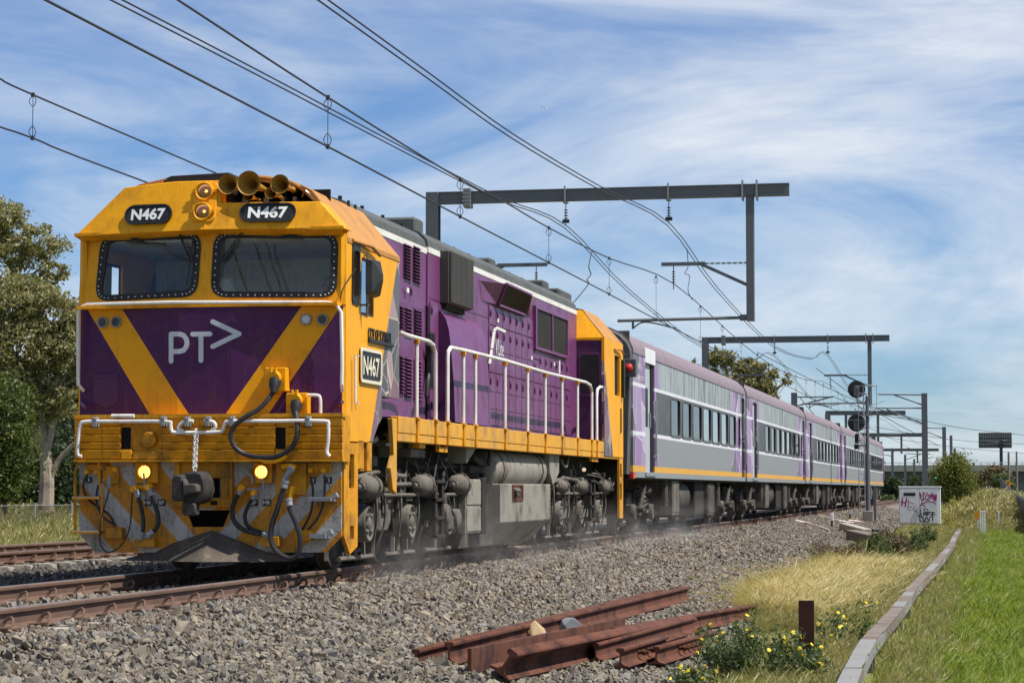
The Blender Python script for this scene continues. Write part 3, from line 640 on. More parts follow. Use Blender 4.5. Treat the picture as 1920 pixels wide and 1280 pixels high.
fr_ = MB(); fr_.tube([(0.30, 0.52, 4.30), (0.55, 0.52, 4.28), (0.85, 0.48, 4.20), (1.08, 0.42, 4.02), (1.2, 0.30, 3.9)], 0.022, 8, 4); fr_.build('roof_edge', 'roof_tan', LOCO)
ac = MB(); ac.prism([(-0.80, 0.30, 4.20), (-0.50, 0.30, 4.305), (0.16, 0.30, 4.325), (0.16, 0.30, 4.20)], (0, 1.6, 0)); ac.build('roof_unit', 'black', LOCO, 0.01)
aw = MB()
for x, y, hh in ((0.62, 0.9, 0.06), (1.05, 1.9, 0.05), (1.02, 2.3, 0.05), (0.5, 2.2, 0.09)): aw.cyl((x, y, 4.1), (x, y, 4.24 + hh if x < 0.8 else 4.14 + hh), 0.018, 8)
aw.build('roof_stud', 'black', LOCO)
def side(u, v, X=1.5): return onX(u, v, X)
SW1 = [Q1(1622, 482), Q1(1660, 492), Q1(1655, 806), Q1(1618, 788)]     # quarter light
SW2 = [Q1(1675, 546), Q1(1744, 566), Q1(1742, 886), Q1(1672, 868)]     # sliding window opening
for sx in (1, -1):
    outer = [(0.20, 1.42), (0.20, 1.70), (0.20, 3.60), (2.5, 3.60), (2.5, 1.95), (1.72, 1.95), (1.72, 1.70), (1.55, 1.62), (1.30, 1.42)]
    O = [Vector((sx * 1.5, y, z)) for y, z in outer]; H = []
    for q, r in ((SW1, 0.06), (SW2, 0.01)):
        pts = [side(*p) for p in q]; H.append(rquad([(sx * 1.5, p.y, p.z) for p in pts], r, 4))
    mb = MB(); holes_face(mb, O, H); o = mb.build('cab_side', 'cab_livery', LOCO, smooth=False, recalc=False); md = o.modifiers.new('thick', 'SOLIDIFY'); md.thickness = 0.05; md.offset = -1 if sx < 0 else 1
    for q, r, nm in ((SW1, 0.06, 'quarter_window'), (SW2, 0.01, 'side_window')):
        pts = [Vector((sx * (1.5 - 0.02), side(*p).y, side(*p).z)) for p in q]
        if nm == 'quarter_window':
            c = sum(pts, Vector()) / 4; w = MB(); ringmesh(w, rquad([p + (p - c) * 0.10 for p in pts], 0.06, 4), rquad([p - (p - c) * 0.16 for p in pts], 0.05, 4), (sx * 0.035, 0, 0)); wf = w.build(nm, 'black', LOCO)
        else:
            c = sum(pts, Vector()) / 4; w = MB(); ringmesh(w, [p + (p - c) * 0.03 for p in pts], [p - (p - c) * 0.10 for p in pts], (sx * 0.01, 0, 0)); wf = w.build(nm, 'black', LOCO)
        g_ = MB()
        if nm == 'quarter_window': g_.poly(pts)
        else: g_.poly([pts[0] - Vector((0, 0, 0)), pts[0].lerp(pts[1], 0.5), pts[3].lerp(pts[2], 0.5), pts[3]])
        g_.build('pane', 'glass_cab', wf, smooth=False)
# corner posts between nose and side
for sx in (-1, 1):
    mb = MB(); mb.loft([[(sx * 1.455, yl(1.47), z), (sx * 1.5, 0.205, z), (sx * 1.45, 0.205, z), (sx * 1.42, 0.19, z)] for z in (1.42, 3.62)]); mb.build('corner_post', 'yellow', LOCO)
gt = MB(); gt.tube([side(*Q1(1622, 452), 1.51), side(*Q1(1735, 488), 1.55), side(*Q1(1778, 536), 1.55)], 0.022, 6); gt.build('rain_gutter', 'roof_tan', LOCO)
mr = MB(); c0 = side(*Q1(1742, 664), 1.60)
mr.loft([[c0 + Vector((-0.02, y, z)) for y, z in ((-0.27, 0.19), (0.12, 0.21), (0.12, -0.21), (-0.27, -0.19))], [c0 + Vector((0.05, y, z)) for y, z in ((-0.25, 0.17), (0.10, 0.19), (0.10, -0.19), (-0.25, -0.17))], [c0 + Vector((0.11, y, z)) for y, z in ((-0.08, 0.03), (0.0, 0.03), (0.0, -0.03), (-0.08, -0.03))]])
MR = mr.build('mirror', 'black', LOCO, 0.004, ang=10)
mp_ = MB(); mp_.tube([side(*Q1(1706, 520), 1.57), side(*Q1(1706, 880), 1.57)], 0.014, 8); mp_.bar(side(*Q1(1668, 815), 1.50), side(*Q1(1715, 815), 1.60), 0.03, 0.02); mp_.bar(side(*Q1(1690, 540), 1.50), side(*Q1(1710, 540), 1.58), 0.015, 0.015); mp_.build('bracket', 'steel', MR)
# name lettering, number plate and grab slot on the cab side
t = text_mb('CITY OF STAWELL', side(*Q3(246, 788), 1.503), (0, 1, 0), (0, 0, 1), 0.125, 1.02, 0.004, 0.012); o = t.build('name_lettering', 'black', LOCO, smooth=False); md = o.modifiers.new('t', 'SOLIDIFY'); md.thickness = 0.01
nb_ = MB(); a = side(*Q3(168, 808)); b = side(*Q3(324, 836)); nb_.box((1.50, a.y, a.z - 0.03), (1.53, b.y, a.z + 0.005)); nb_.build('name_bar', 'black', LOCO, 0.004)
c = side(*Q3(180, 984)); ey = Vector((0, 0, 1)); ex = Vector((0, 1, 0))
np_ = MB(); np_.prism(rrect(Vector((1.50, c.y, c.z)), ex, ey, 0.86, 0.36, 0.04), (0.02, 0, 0)); NP = np_.build('number_plate', 'black', LOCO)
rg = MB(); ringmesh(rg, rrect(Vector((1.518, c.y, c.z)), ex, ey, 0.88, 0.38, 0.05), rrect(Vector((1.518, c.y, c.z)), ex, ey, 0.80, 0.31, 0.03), (0.012, 0, 0)); rg.build('rim', 'cream', NP)
t = text_mb('N467', (1.522, c.y, c.z), ex, ey, 0.215, 0.68, 0.02, 0.004); t.build('lettering', 'cream', NP, smooth=False)
sl_ = MB(); sl_.tube([side(*Q3(90, 912), 1.54), side(*Q3(90, 1222), 1.54)], 0.016, 8)
for q in ((90, 915), (90, 1218)): p = side(*Q3(*q), 1.5); sl_.box((1.5, p.y - 0.012, p.z - 0.012), (1.54, p.y + 0.012, p.z + 0.012))
sl_.build('grab_handle', 'white_metal', LOCO)
an = MB(); an.tube([side(*Q1(1556, 785), 1.46), side(*Q1(1570, 720), 1.52), side(*Q1(1640, 610), 1.55)], 0.006, 5, 4); an.build('cable', 'black', LOCO)
# cab interior: floor, back wall, desk, seats
inn = MB(); inn.box((-1.44, 0.25, 1.97), (1.44, 2.45, 2.0)); inn.box((-1.44, 2.40, 2.0), (1.44, 2.46, 3.58)); inn.build('cab_interior', 'interior', LOCO)
ce = MB(); ce.box((-1.40, 0.28, 3.58), (1.40, 2.40, 3.62)); ce.build('cab_ceiling', 'interior', LOCO)
dk = MB(); dk.box((-1.40, 0.22, 1.85), (1.40, 0.70, 2.80)); dk.prism([(0.35, 0.45, 2.80), (1.25, 0.45, 2.80), (1.0, 0.45, 2.93), (0.6, 0.45, 2.93)], (0, 0.3, 0)); dk.box((0.63, 0.30, 2.80), (0.78, 0.34, 2.92)); dk.build('driver_desk', 'interior_dark', LOCO, 0.01)
for x, y in ((-0.35, 1.25), (0.95, 1.45)):
    s = MB(); s.box((x - 0.24, y - 0.25, 2.22), (x + 0.24, y + 0.22, 2.34)); s.loft([[(x - 0.23, y + 0.17, 2.34), (x + 0.23, y + 0.17, 2.34), (x + 0.23, y + 0.29, 2.34), (x - 0.23, y + 0.29, 2.34)], [(x - 0.22, y + 0.27, 3.0), (x + 0.22, y + 0.27, 3.0), (x + 0.22, y + 0.37, 3.0), (x - 0.22, y + 0.37, 3.0)], [(x - 0.13, y + 0.29, 3.30), (x + 0.13, y + 0.29, 3.30), (x + 0.13, y + 0.37, 3.30), (x - 0.13, y + 0.37, 3.30)]])
    s.cyl((x, y, 1.85), (x, y, 2.22), 0.06, 10); s.build('cab_seat', 'seat_cloth', LOCO, 0.03)

# --- handrail round the nose, marker lamps, logo
mb = MB(); mb.tube([nose(*Q2(92, 95), 0.02), nose(*Q2(78, 60), 0.10), nose(*Q1(77, 1150), 0.10), nose(*Q1(77, 880), 0.10), nose(*Q1(86, 832), 0.10), nose(*Q1(125, 812), 0.10), nose(*Q1(640, 806), 0.10), nose(*Q1(1480, 800), 0.10), nose(*Q1(1530, 812), 0.10), nose(*Q1(1557, 855), 0.10), nose(*Q1(1562, 1150), 0.10), nose(*Q2(1560, 60), 0.10), nose(*Q2(1552, 98), 0.02)], 0.019, 8); mb.build('nose_handrail', 'white_metal', LOCO)
tr_ = MB(); tr_.box((-1.46, -0.005, 2.845), (1.46, 0.25, 2.875)); tr_.build('nose_ledge', 'yellow', LOCO)
for q in ((206, 911), (286, 909), (1355, 894), (1444, 894)):
    c = nose(*Q1(*q)); mb = MB(); mb.lathe(c, (0, -1, 0), [(0.0, 0.062), (0.03, 0.062), (0.036, 0.055), (0.030, 0.046)], 20); ml = mb.build('marker_lamp', 'galv', LOCO)
    g_ = MB(); g_.lathe(c, (0, -1, 0), [(0.026, 0.047), (0.031, 0.038), (0.024, 0.033), (0.030, 0.022), (0.024, 0.016), (0.032, 0.0)], 18); g_.build('lens', 'silver' if q[0] == 1355 else 'roof_grey', ml)
def stroke(mb, pts, w, f, d=0.004, n=8):
    """flat round-capped line on a surface"""
    P = [Vector((p[0], p[1])) for p in pts]; st_ = 0.25 if w < 0.1 else 6.0; PP = [P[0]]
    for a, b in zip(P[:-1], P[1:]):
        k_ = max(1, int((b - a).length / st_)); PP += [a.lerp(b, (j + 1) / k_) for j in range(k_)]
    P = PP
    for a, b in zip(P[:-1], P[1:]):
        t_ = (b - a).normalized(); k = Vector((-t_.y, t_.x)) * w; mb.poly([f(*(a + k), d), f(*(a - k), d), f(*(b - k), d), f(*(b + k), d)])
        d += 0.00008
    for p in P:
        mb.poly([f(p.x + w * math.cos(2 * PI * i / 14), p.y + w * math.sin(2 * PI * i / 14), d) for i in range(14)]); d += 0.00005
lg = MB(); wq = 4.6
bowl = [Q1(610, 980), Q1(660, 980), Q1(682, 988), Q1(698, 1008), Q1(702, 1030), Q1(698, 1052), Q1(682, 1072), Q1(660, 1078), Q1(612, 1078)]
stroke(lg, [Q1(610, 980), Q1(610, 1132)], wq, nose, 0.004); stroke(lg, bowl, wq, nose, 0.006); stroke(lg, [Q1(733, 981), Q1(830, 980)], wq, nose, 0.004); stroke(lg, [Q1(780, 981), Q1(780, 1128)], wq, nose, 0.006)
stroke(lg, [Q1(846, 911), Q1(992, 979), Q1(846, 1050)], wq, nose, 0.004); lg.build('logo_lettering', 'silver', LOCO, smooth=False, recalc=False)
# --- end platform with ribbed panels
PY = -0.16
def pf(u, v, d=0.0): p = onY(u, v, PY); p.y = PY - d; return p
def px_box(mb, a, b, y0, y1):
    A = onY(*a, y0); B = onY(*b, y0); mb.box((A.x, y0, A.z), (B.x, y1, B.z)); return mb
mb = MB(); px_box(mb, Q2(60, 237), Q2(1565, 492), PY + 0.05, 0.20); mb.build('end_platform', 'yellow_dirty', LOCO, 0.004)
mb = MB(); px_box(mb, Q2(56, 232), Q2(1568, 243), PY - 0.01, 0.0); mb.build('platform_edge', 'yellow_dirty', LOCO)
mb = MB(); px_box(mb, Q2(52, 484), Q2(1568, 494), PY - 0.015, 0.1); mb.build('platform_edge', 'yellow_dirty', LOCO)
for x0, x1 in ((62, 316), (535, 1186), (1250, 1564)):
    p_ = MB()
    for y0, y1 in ((304, 340), (346, 384), (390, 424), (431, 480)):
        A = onY(*Q2(x0, y0), PY); B = onY(*Q2(x1, y1), PY)
        p_.prism([(A.x, PY + 0.055, A.z), (A.x, PY - 0.012, A.z), (A.x, PY + 0.012, B.z), (A.x, PY + 0.055, B.z)], (B.x - A.x, 0, 0))
    p_.build('ribbed_panel', 'yellow_dirty', LOCO, 0.003)
    r_ = MB(); px_box(r_, Q2(x0, 249), Q2(x1, 295), PY + 0.01, PY + 0.055); r_.build('upper_panel', 'yellow_dirty', LOCO, 0.003)
for x0 in (322, 1192):
    r_ = MB(); px_box(r_, Q2(x0, 303), Q2(x0 + 52, 424), PY + 0.044, PY + 0.05); r_.build('step_recess_shade', 'deep_black', LOCO)  # thin black sheet painted in for the shade inside the recess
    r_ = MB(); px_box(r_, Q2(x0 - 2, 430), Q2(x0 + 56, 480), PY - 0.005, PY + 0.05); r_.build('step_block', 'yellow', LOCO, 0.004)
mb = MB(); px_box(mb, Q2(384, 440), Q2(532, 480), PY, PY + 0.05); mb.build('lower_block', 'yellow_dirty', LOCO, 0.005)
def cap(q, r, parent=LOCO, y=PY + 0.05, mat='yellow'):
    c = onY(*Q2(*q), y); mb = MB(); mb.lathe(c, (0, -1, 0), [(0, r), (0.05, r), (0.058, r * 0.9), (0.06, 0.0)], 20)
    for a in (0.7, 2.4): mb.box(c + Vector((r * 0.75 * math.cos(a) - 0.012, -0.07, r * 0.8 * math.sin(a))), c + Vector((r * 0.75 * math.cos(a) + 0.012, -0.02, r * 1.2 * math.sin(a))))
    return mb.build('socket_cover', mat, parent)
cap((485, 372), 0.082, mat='yellow_dirty')
# jumper sockets and the big looped cable
for b0, b1, cq in (((1138, -32), (1256, 100), (1185, 20)), ((1258, 110), (1372, 228), (1305, 146))):
    A = onY(*Q2(*b0), 0.0); B = onY(*Q2(*b1), 0.0); mb = MB(); mb.box((A.x, -0.06, A.z), (B.x, 0.14, B.z)); jb = mb.build('jumper_socket', 'yellow', LOCO, 0.008)
    c = onY(*Q2(*cq), -0.06); m2 = MB(); m2.lathe(c + Vector((0, 0, 0)), (0, -1, -0.25), [(0, 0.075), (0.06, 0.08), (0.07, 0.07), (0.072, 0.0)], 18)
    for s in (-0.03, 0.02): m2.box(c + Vector((s, -0.09, 0.04)), c + Vector((s + 0.02, -0.05, 0.10)))
    m2.build('cover', 'yellow', jb)
    m3 = MB(); m3.lathe(c + Vector((0.015, -0.03, -0.03)), (0.05, -0.5, -1), [(0, 0.062), (0.07, 0.06), (0.11, 0.045), (0.16, 0.03)], 14, True); m3.build('plug', 'rubber', jb)
def hose(pts, r, name='hose', mat='rubber', depth=0.14, q=Q2, depths=None, ends=True, parent=None):
    P = []
    for k, p in enumerate(pts):
        d = depths[k] if depths else depth
        w = onY(*q(*p), -d); P.append(w)
    mb = MB(); mb.tube(P, r, 8, 6); o = mb.build(name, mat, parent or LOCO)
    if ends and r > 0.018:
        e = MB()
        for a, b in ((P[0], P[1]), (P[-1], P[-2])):
            d = (b - a).normalized(); e.lathe(a - d * 0.02, d, [(0, r * 1.0), (0, r * 1.35), (0.03, r * 1.35), (0.035, r * 1.15), (0.05, r * 1.3), (0.08, r * 1.3), (0.085, r * 1.1)], 10)
        e.build('ferrule', 'galv', o)
    return o
hose([(1190, 70), (1160, 130), (1095, 200), (1010, 250), (955, 300), (938, 350), (955, 405), (1010, 450), (1100, 470), (1200, 465), (1275, 420), (1308, 360), (1312, 280), (1295, 180)], 0.0265, 'jumper_cable', depths=[0.1, 0.16, 0.22, 0.27, 0.29, 0.29, 0.28, 0.26, 0.25, 0.25, 0.25, 0.25, 0.22, 0.12], ends=False)
hose([(1062, 462), (1100, 482), (1160, 495), (1215, 485), (1252, 462)], 0.024, 'cable_cradle', 'yellow', 0.24, ends=False)
# uncoupling lever, grab rails
mb = MB(); mb.tube([onY(*Q2(*p), PY - 0.07) for p in ((100, 464), (78, 452), (82, 360), (94, 288), (126, 270), (300, 269), (575, 270), (599, 290), (606, 322), (640, 332), (860, 329), (893, 316), (905, 286), (938, 268), (1200, 267), (1462, 267), (1486, 290), (1486, 380), (1478, 440), (1496, 466))], 0.020, 8, 3)
LV = mb.build('uncoupling_lever', 'white_metal', LOCO)
mb = MB(); mb.tube([onY(*Q2(*p), PY - 0.06) for p in ((728, 268), (684, 268), (652, 290), (645, 312), (672, 325))], 0.020, 8, 3); mb.tube([onY(*Q2(*p), PY - 0.06) for p in ((790, 266), (838, 272), (852, 298), (828, 324))], 0.020, 8, 3); mb.build('loop', 'white_metal', LV)
for q in ((190, 272), (572, 268), (705, 270), (822, 268), (957, 268), (1385, 268)):
    c = onY(*Q2(*q), PY); mb = MB(); mb.box(c + Vector((-0.022, -0.10, -0.055)), c + Vector((0.022, 0.05, 0.05))); mb.lathe(c + Vector((0, -0.10, 0.03)), (0, -1, 0), [(0, 0.012), (0.012, 0.012), (0.014, 0)], 6); mb.build('lever_bracket', 'galv', LOCO, 0.003)
mb = MB(); mb.tube([onY(*Q2(*p), -0.06) for p in ((1373, 122), (1420, 122), (1441, 138), (1443, 228))], 0.017, 8, 3); mb.build('grab_rail', 'white_metal', LOCO)
mb = MB(); mb.tube([onY(*Q2(*p), PY - 0.06) for p in ((268, 238), (395, 238))], 0.02, 8); mb.build('grab_rail', 'white_metal', LOCO)
for a, b in (((1515, 188), (1572, 160)), ((80, 160), (128, 190))):
    mb = MB(); mb.tube([nose(*Q2(*a), 0.02), nose(*Q2(*b), 0.16)], 0.02, 8); mb.build('peg', 'purple_dark', LOCO)
# safety chain (links)
ch = MB(); n = 13
for k in range(n):
    q = Q2(744 - 10 * k / n, 322 + 225 * (k + 0.5) / n); c = onY(*q, PY - 0.09); w = 0.024; hgt = 0.040
    ring = [(c + (Vector((math.cos(a) * w, 0, 0)) if k % 2 else Vector((0.006 * math.cos(a), math.cos(a) * w, 0))) + Vector((0, 0, math.sin(a) * hgt))) for a in [2 * PI * i / 10 for i in range(11)]]
    ch.tube(ring, 0.0065, 5)
ch.build('chain', 'white_metal', LOCO)
# --- pilot
def pil(u, v, d=0.0): p = onY(u, v, 0.02); p.y = 0.02 + max(0, abs(p.x) - 0.9) * 0.12 - d; return p
o2 = [Q2(90, 492), Q2(1562, 492), Q2(1562, 915), Q2(1480, 1005), Q2(180, 1005), Q2(90, 905)]
outer = [onY(*q, 0.02) for q in o2]; hole = [onY(*Q2(*q), 0.02) for q in ((690, 768), (937, 768), (898, 862), (724, 862))]; hole2 = [onY(*Q2(*q), 0.02) for q in ((700, 590), (880, 590), (880, 697), (700, 697))]
mb = MB(); holes_face(mb, outer, [hole, hole2]); o = mb.build('pilot', 'pilot_livery', LOCO, smooth=False); md = o.modifiers.new('t', 'SOLIDIFY'); md.thickness = 0.03; md.offset = 0
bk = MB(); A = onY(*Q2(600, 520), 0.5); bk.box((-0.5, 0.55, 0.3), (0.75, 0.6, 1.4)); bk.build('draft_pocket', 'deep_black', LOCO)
mb = MB(); px_box(mb, Q2(620, 498), Q2(945, 585), -0.06, 0.02); px_box(mb, Q2(885, 586), Q2(945, 700), -0.07, 0.02); px_box(mb, Q2(610, 700), Q2(945, 752), -0.07, 0.02); mb.build('coupler_pocket', 'yellow_grimy', LOCO, 0.006)
mb = MB(); px_box(mb, Q2(825, 715), Q2(862, 740), -0.074, -0.06); mb.build('pocket_slot', 'deep_black', LOCO)
mb = MB(); px_box(mb, Q2(905, 500), Q2(920, 690), -0.09, -0.07); px_box(mb, Q2(632, 500), Q2(650, 580), -0.09, -0.06); mb.build('pocket_rib', 'yellow_grimy', LOCO, 0.003)
# knuckle coupler
def cz(q, y): return onY(*Q2(*q), y)
mb = MB(); mb.box((cz((690, 0), -0.2).x, -0.35, cz((0, 690), -0.2).z), (cz((790, 0), -0.2).x, 0.5, cz((0, 590), -0.2).z)); CP = mb.build('coupler', 'coupler', LOCO, 0.02)
mb = MB(); pr_ = [(655, 560), (740, 548), (775, 556), (792, 600), (800, 655), (780, 720), (700, 742), (660, 720)]
mb.prism([cz(q, -0.55) for q in pr_], (0, 0.30, 0)); mb.build('head', 'coupler', CP, 0.025)
mb = MB(); mb.prism([cz(q, -0.66) for q in ((604, 585), (625, 565), (668, 570), (672, 700), (640, 722), (602, 712))], (0, 0.38, 0)); mb.build('guard_arm', 'coupler', CP, 0.02)
mb = MB(); mb.prism([cz(q, -0.68) for q in ((665, 585), (680, 622), (730, 618), (746, 632), (744, 668), (690, 674), (670, 690))], (0, 0.30, 0)); mb.build('knuckle', 'bogie', CP, 0.015)
mb = MB(); mb.prism([cz(q, -0.58) for q in ((662, 720), (740, 730), (738, 800), (668, 800), (662, 770))], (0, 0.14, 0)); mb.build('lower_lug', 'coupler', CP, 0.015)
mb = MB(); ringmesh(mb, [cz(q, -0.45) for q in ((785, 585), (812, 605), (812, 670), (785, 700))], [cz(q, -0.45) for q in ((790, 605), (804, 615), (804, 660), (790, 680))], (0, 0.10, 0)); mb.bar(cz((790, 640), -0.45), cz((812, 640), -0.45), 0.02, 0.02); mb.build('side_lug', 'coupler', CP)
# plough
mb = MB(); ap = onY(*Q2(795, 884), -0.25); a1 = onY(*Q2(338, 1042), 0.05); a2 = onY(*Q2(1275, 1052), 0.05); zb = 0.15
pts = [Vector((a1.x, 0.10, a1.z)), Vector((ap.x, -0.08, ap.z)), Vector((a2.x, 0.10, a2.z))]; low = [Vector((a1.x - 0.02, -0.02, zb)), Vector((ap.x, -0.34, zb)), Vector((a2.x, -0.02, zb))]
mb.add(pts + low + [p + Vector((0, 0.06, 0)) for p in pts] + [p + Vector((0, 0.06, 0)) for p in low], [(0, 1, 4, 3), (1, 2, 5, 4), (6, 9, 10, 7), (7, 10, 11, 8), (0, 6, 7, 1), (1, 7, 8, 2), (3, 4, 10, 9), (4, 5, 11, 10), (0, 3, 9, 6), (2, 8, 11, 5)]); mb.build('plough', 'plough', LOCO, ang=5)
# ditch lights
for q, bx0 in (((455, 553), ((400, 500), (526, 616))), ((1112, 553), ((1063, 500), (1168, 616)))):
    A = onY(*Q2(*bx0[0]), -0.08); B = onY(*Q2(*bx0[1]), -0.08); mb = MB(); mb.box((A.x, -0.08, A.z), (B.x, 0.05, B.z)); dl = mb.build('ditch_light', 'yellow_dirty', LOCO, 0.006)
    c = onY(*Q2(*q), -0.08); m2 = MB(); m2.lathe(c, (0, -1, 0), [(0, 0.082), (0.03, 0.080), (0.032, 0.07), (0.01, 0.066)], 20); m2.build('rim', 'yellow_dirty', dl)
    m3 = MB(); m3.lathe(c, (0, -1, 0), [(0.010, 0.068), (0.022, 0.045), (0.028, 0.0)], 18); m3.build('lens', 'lamp_lit', dl)
    m4 = MB()
    for s in (-0.03, 0.0, 0.03): m4.tube([c + Vector((s, -0.034, -0.066)), c + Vector((s, -0.05, 0)), c + Vector((s, -0.034, 0.066))], 0.0035, 4, 3)
    m4.build('guard', 'yellow_dirty', dl)
# brake and multiple-unit hoses
hose([(132, 565), (112, 610), (112, 660), (145, 715), (200, 755), (255, 795), (285, 850)], 0.014, depth=0.10)
hose([(193, 625), (182, 690), (190, 750), (225, 810), (265, 838), (292, 855)], 0.014, depth=0.12)
hose([(252, 655), (243, 700), (215, 790), (204, 880), (208, 965), (245, 1003), (300, 985), (345, 930), (372, 850), (380, 745), (385, 665)], 0.0085, 'safety_cable', depth=0.13, ends=False)
hose([(409, 665), (430, 735), (443, 800), (445, 870), (430, 922)], 0.0235); hose([(484, 655), (505, 720), (525, 780), (530, 835), (512, 880), (478, 905)], 0.027)
hose([(1000, 650), (965, 705), (946, 770), (958, 830), (1000, 872), (1060, 893), (1150, 908)], 0.0265); hose([(1078, 678), (1040, 735), (1018, 800), (1030, 850), (1075, 882), (1160, 902)], 0.022, depth=0.12)
hose([(1245, 610), (1228, 670), (1200, 760), (1170, 850), (1163, 930), (1190, 990), (1235, 1025), (1285, 1036), (1322, 1000), (1328, 920), (1303, 835), (1272, 765), (1264, 710)], 0.029, depth=0.22)
hose([(1388, 575), (1398, 640), (1400, 700), (1385, 790), (1340, 878)], 0.013, depth=0.09); hose([(1465, 570), (1466, 640), (1458, 730), (1425, 815), (1372, 878)], 0.013, depth=0.09)
# cocks, elbows, fittings
def fit(q, r, d, mat='yellow', ax=(0, -1, 0), ln=0.08):
    c = onY(*Q2(*q), -d); mb = MB(); mb.lathe(c, ax, [(0, r), (ln * 0.4, r), (ln * 0.42, r * 1.2), (ln * 0.7, r * 1.2), (ln * 0.72, r), (ln, r * 0.9)], 10, True); return mb.build('pipe_fitting', mat, LOCO)
fit((409, 650), 0.034, 0.04, ln=0.14); fit((495, 640), 0.036, 0.03, ln=0.15); fit((1010, 645), 0.034, 0.06, ln=0.12); fit((1082, 672), 0.03, 0.05, ln=0.12)
for q in ((140, 555), (193, 555), (1395, 545), (1468, 545)): fit(q, 0.024, 0.02)
for a, b in (((370, 570), (392, 650)), ((448, 560), (455, 640)), ((1118, 590), (1122, 670)), ((255, 570), (258, 640))): hose([a, b], 0.012, 'cock_handle', 'galv', 0.13, ends=False)
hose([(1030, 562), (1055, 580), (1060, 620)], 0.015, 'pipe', 'galv', 0.10, ends=False); hose([(385, 640), (500, 640)], 0.03, 'pipe', 'yellow', 0.05, ends=False); hose([(1030, 650), (1080, 650), (1130, 640)], 0.012, 'pipe', 'galv', 0.10, ends=False)
# hose dummy blocks
for a, b in (((238, 865), (328, 928)), ((395, 928), (512, 976)), ((1108, 915), (1212, 972)), ((1298, 880), (1392, 942))):
    A = onY(*Q2(*a), -0.10); B = onY(*Q2(*b), -0.10); mb = MB(); mb.box((A.x, -0.12, A.z), (B.x, 0.02, B.z)); mb.build('hose_rest', 'yellow_grimy', LOCO, 0.008)
# electrical connector plates
for a, b in (((1195, 505), (1362, 682)), ((118, 512), (238, 545)), ((1375, 502), (1505, 560)), ((220, 520), (310, 620))):
    A = onY(*Q2(*a), -0.02); B = onY(*Q2(*b), -0.02); mb = MB(); mb.box((A.x, -0.035, A.z), (B.x, 0.02, B.z)); pl = mb.build('connector_plate', 'yellow_dirty', LOCO, 0.005)
    m2 = MB()
    for fx in (0.12, 0.88):
        for fz in (0.12, 0.88): m2.lathe(Vector((A.x + (B.x - A.x) * fx, -0.035, A.z + (B.z - A.z) * fz)), (0, -1, 0), [(0, 0.011), (0.01, 0.011), (0.012, 0)], 6)
    m2.build('bolts', 'galv', pl)
hose([(1262, 528), (1282, 540), (1262, 560), (1245, 590), (1242, 625)], 0.034, 'elbow_fitting', 'galv', 0.15, ends=False); hose([(1285, 635), (1278, 670), (1265, 720)], 0.032, 'elbow_fitting', 'yellow', 0.17, ends=False)
hose([(1225, 525), (1270, 518), (1305, 530)], 0.03, 'connector_lid', 'yellow', 0.14, ends=False); hose([(275, 535), (300, 548)], 0.026, 'connector_lid', 'yellow', 0.10, ends=False); hose([(255, 585), (250, 640)], 0.02, 'elbow_fitting', 'galv', 0.10, ends=False)
# small black tags with letters
for s, q in (('3', (140, 597)), ('4', (220, 597)), ('MR', (472, 726)), ('BP', (550, 725)), ('BP', (1068, 727)), ('MR', (1140, 725)), ('4', (1400, 600)), ('3', (1490, 600))):
    c = onY(*Q2(*q), -0.004); wd = 0.085 if len(s) == 2 else 0.062; mb = MB(); mb.box(c + Vector((-wd / 2, -0.004, -0.033)), c + Vector((wd / 2, 0.003, 0.033))); tg = mb.build('tag', 'black', LOCO)
    text_mb(s, c + Vector((0, -0.006, 0)), (1, 0, 0), (0, 0, 1), 0.042, None, 0.012, 0.001).build('lettering', 'white_post', tg, smooth=False)
# steps on the pilot
for a, b in (((1376, 697), (1532, 717)), ((1384, 904), (1502, 926))):
    A = onY(*Q2(*a), -0.14); B = onY(*Q2(*b), -0.14); mb = MB(); mb.box((A.x, -0.16, A.z), (B.x - 0.05, 0.02, B.z)); mb.bar((B.x - 0.05, -0.1, A.z), (B.x, -0.1, A.z + 0.03), 0.06, 0.05)
    nn = 10
    for k in range(nn): x = A.x + (B.x - 0.05 - A.x) * (k + 0.5) / nn; mb.box((x - 0.008, -0.17, B.z), (x + 0.008, -0.155, A.z + 0.008))
    mb.build('step', 'galv', LOCO)
mb = MB()
for pa in (((62, 905), (62, 560), (75, 510), (92, 497)), ((196, 497), (200, 620), (214, 660), (214, 885))): mb.tube([onY(*Q2(*p), -0.12) for p in pa], 0.017, 8)
LD = mb.build('ladder', 'yellow_grimy', LOCO)
for y in (695, 886):
    A = onY(*Q2(60, y), -0.12); B = onY(*Q2(205, y), -0.12); mb = MB(); mb.box((A.x, -0.20, A.z - 0.02), (B.x, -0.02, A.z)); mb.build('rung', 'yellow_grimy', LD)
    m2 = MB()
    for k in range(16): x = A.x + (B.x - A.x) * (k + 0.5) / 16; m2.box((x - 0.004, -0.2, A.z), (x + 0.004, -0.04, A.z + 0.008))
    m2.build('tread', 'galv', LD)
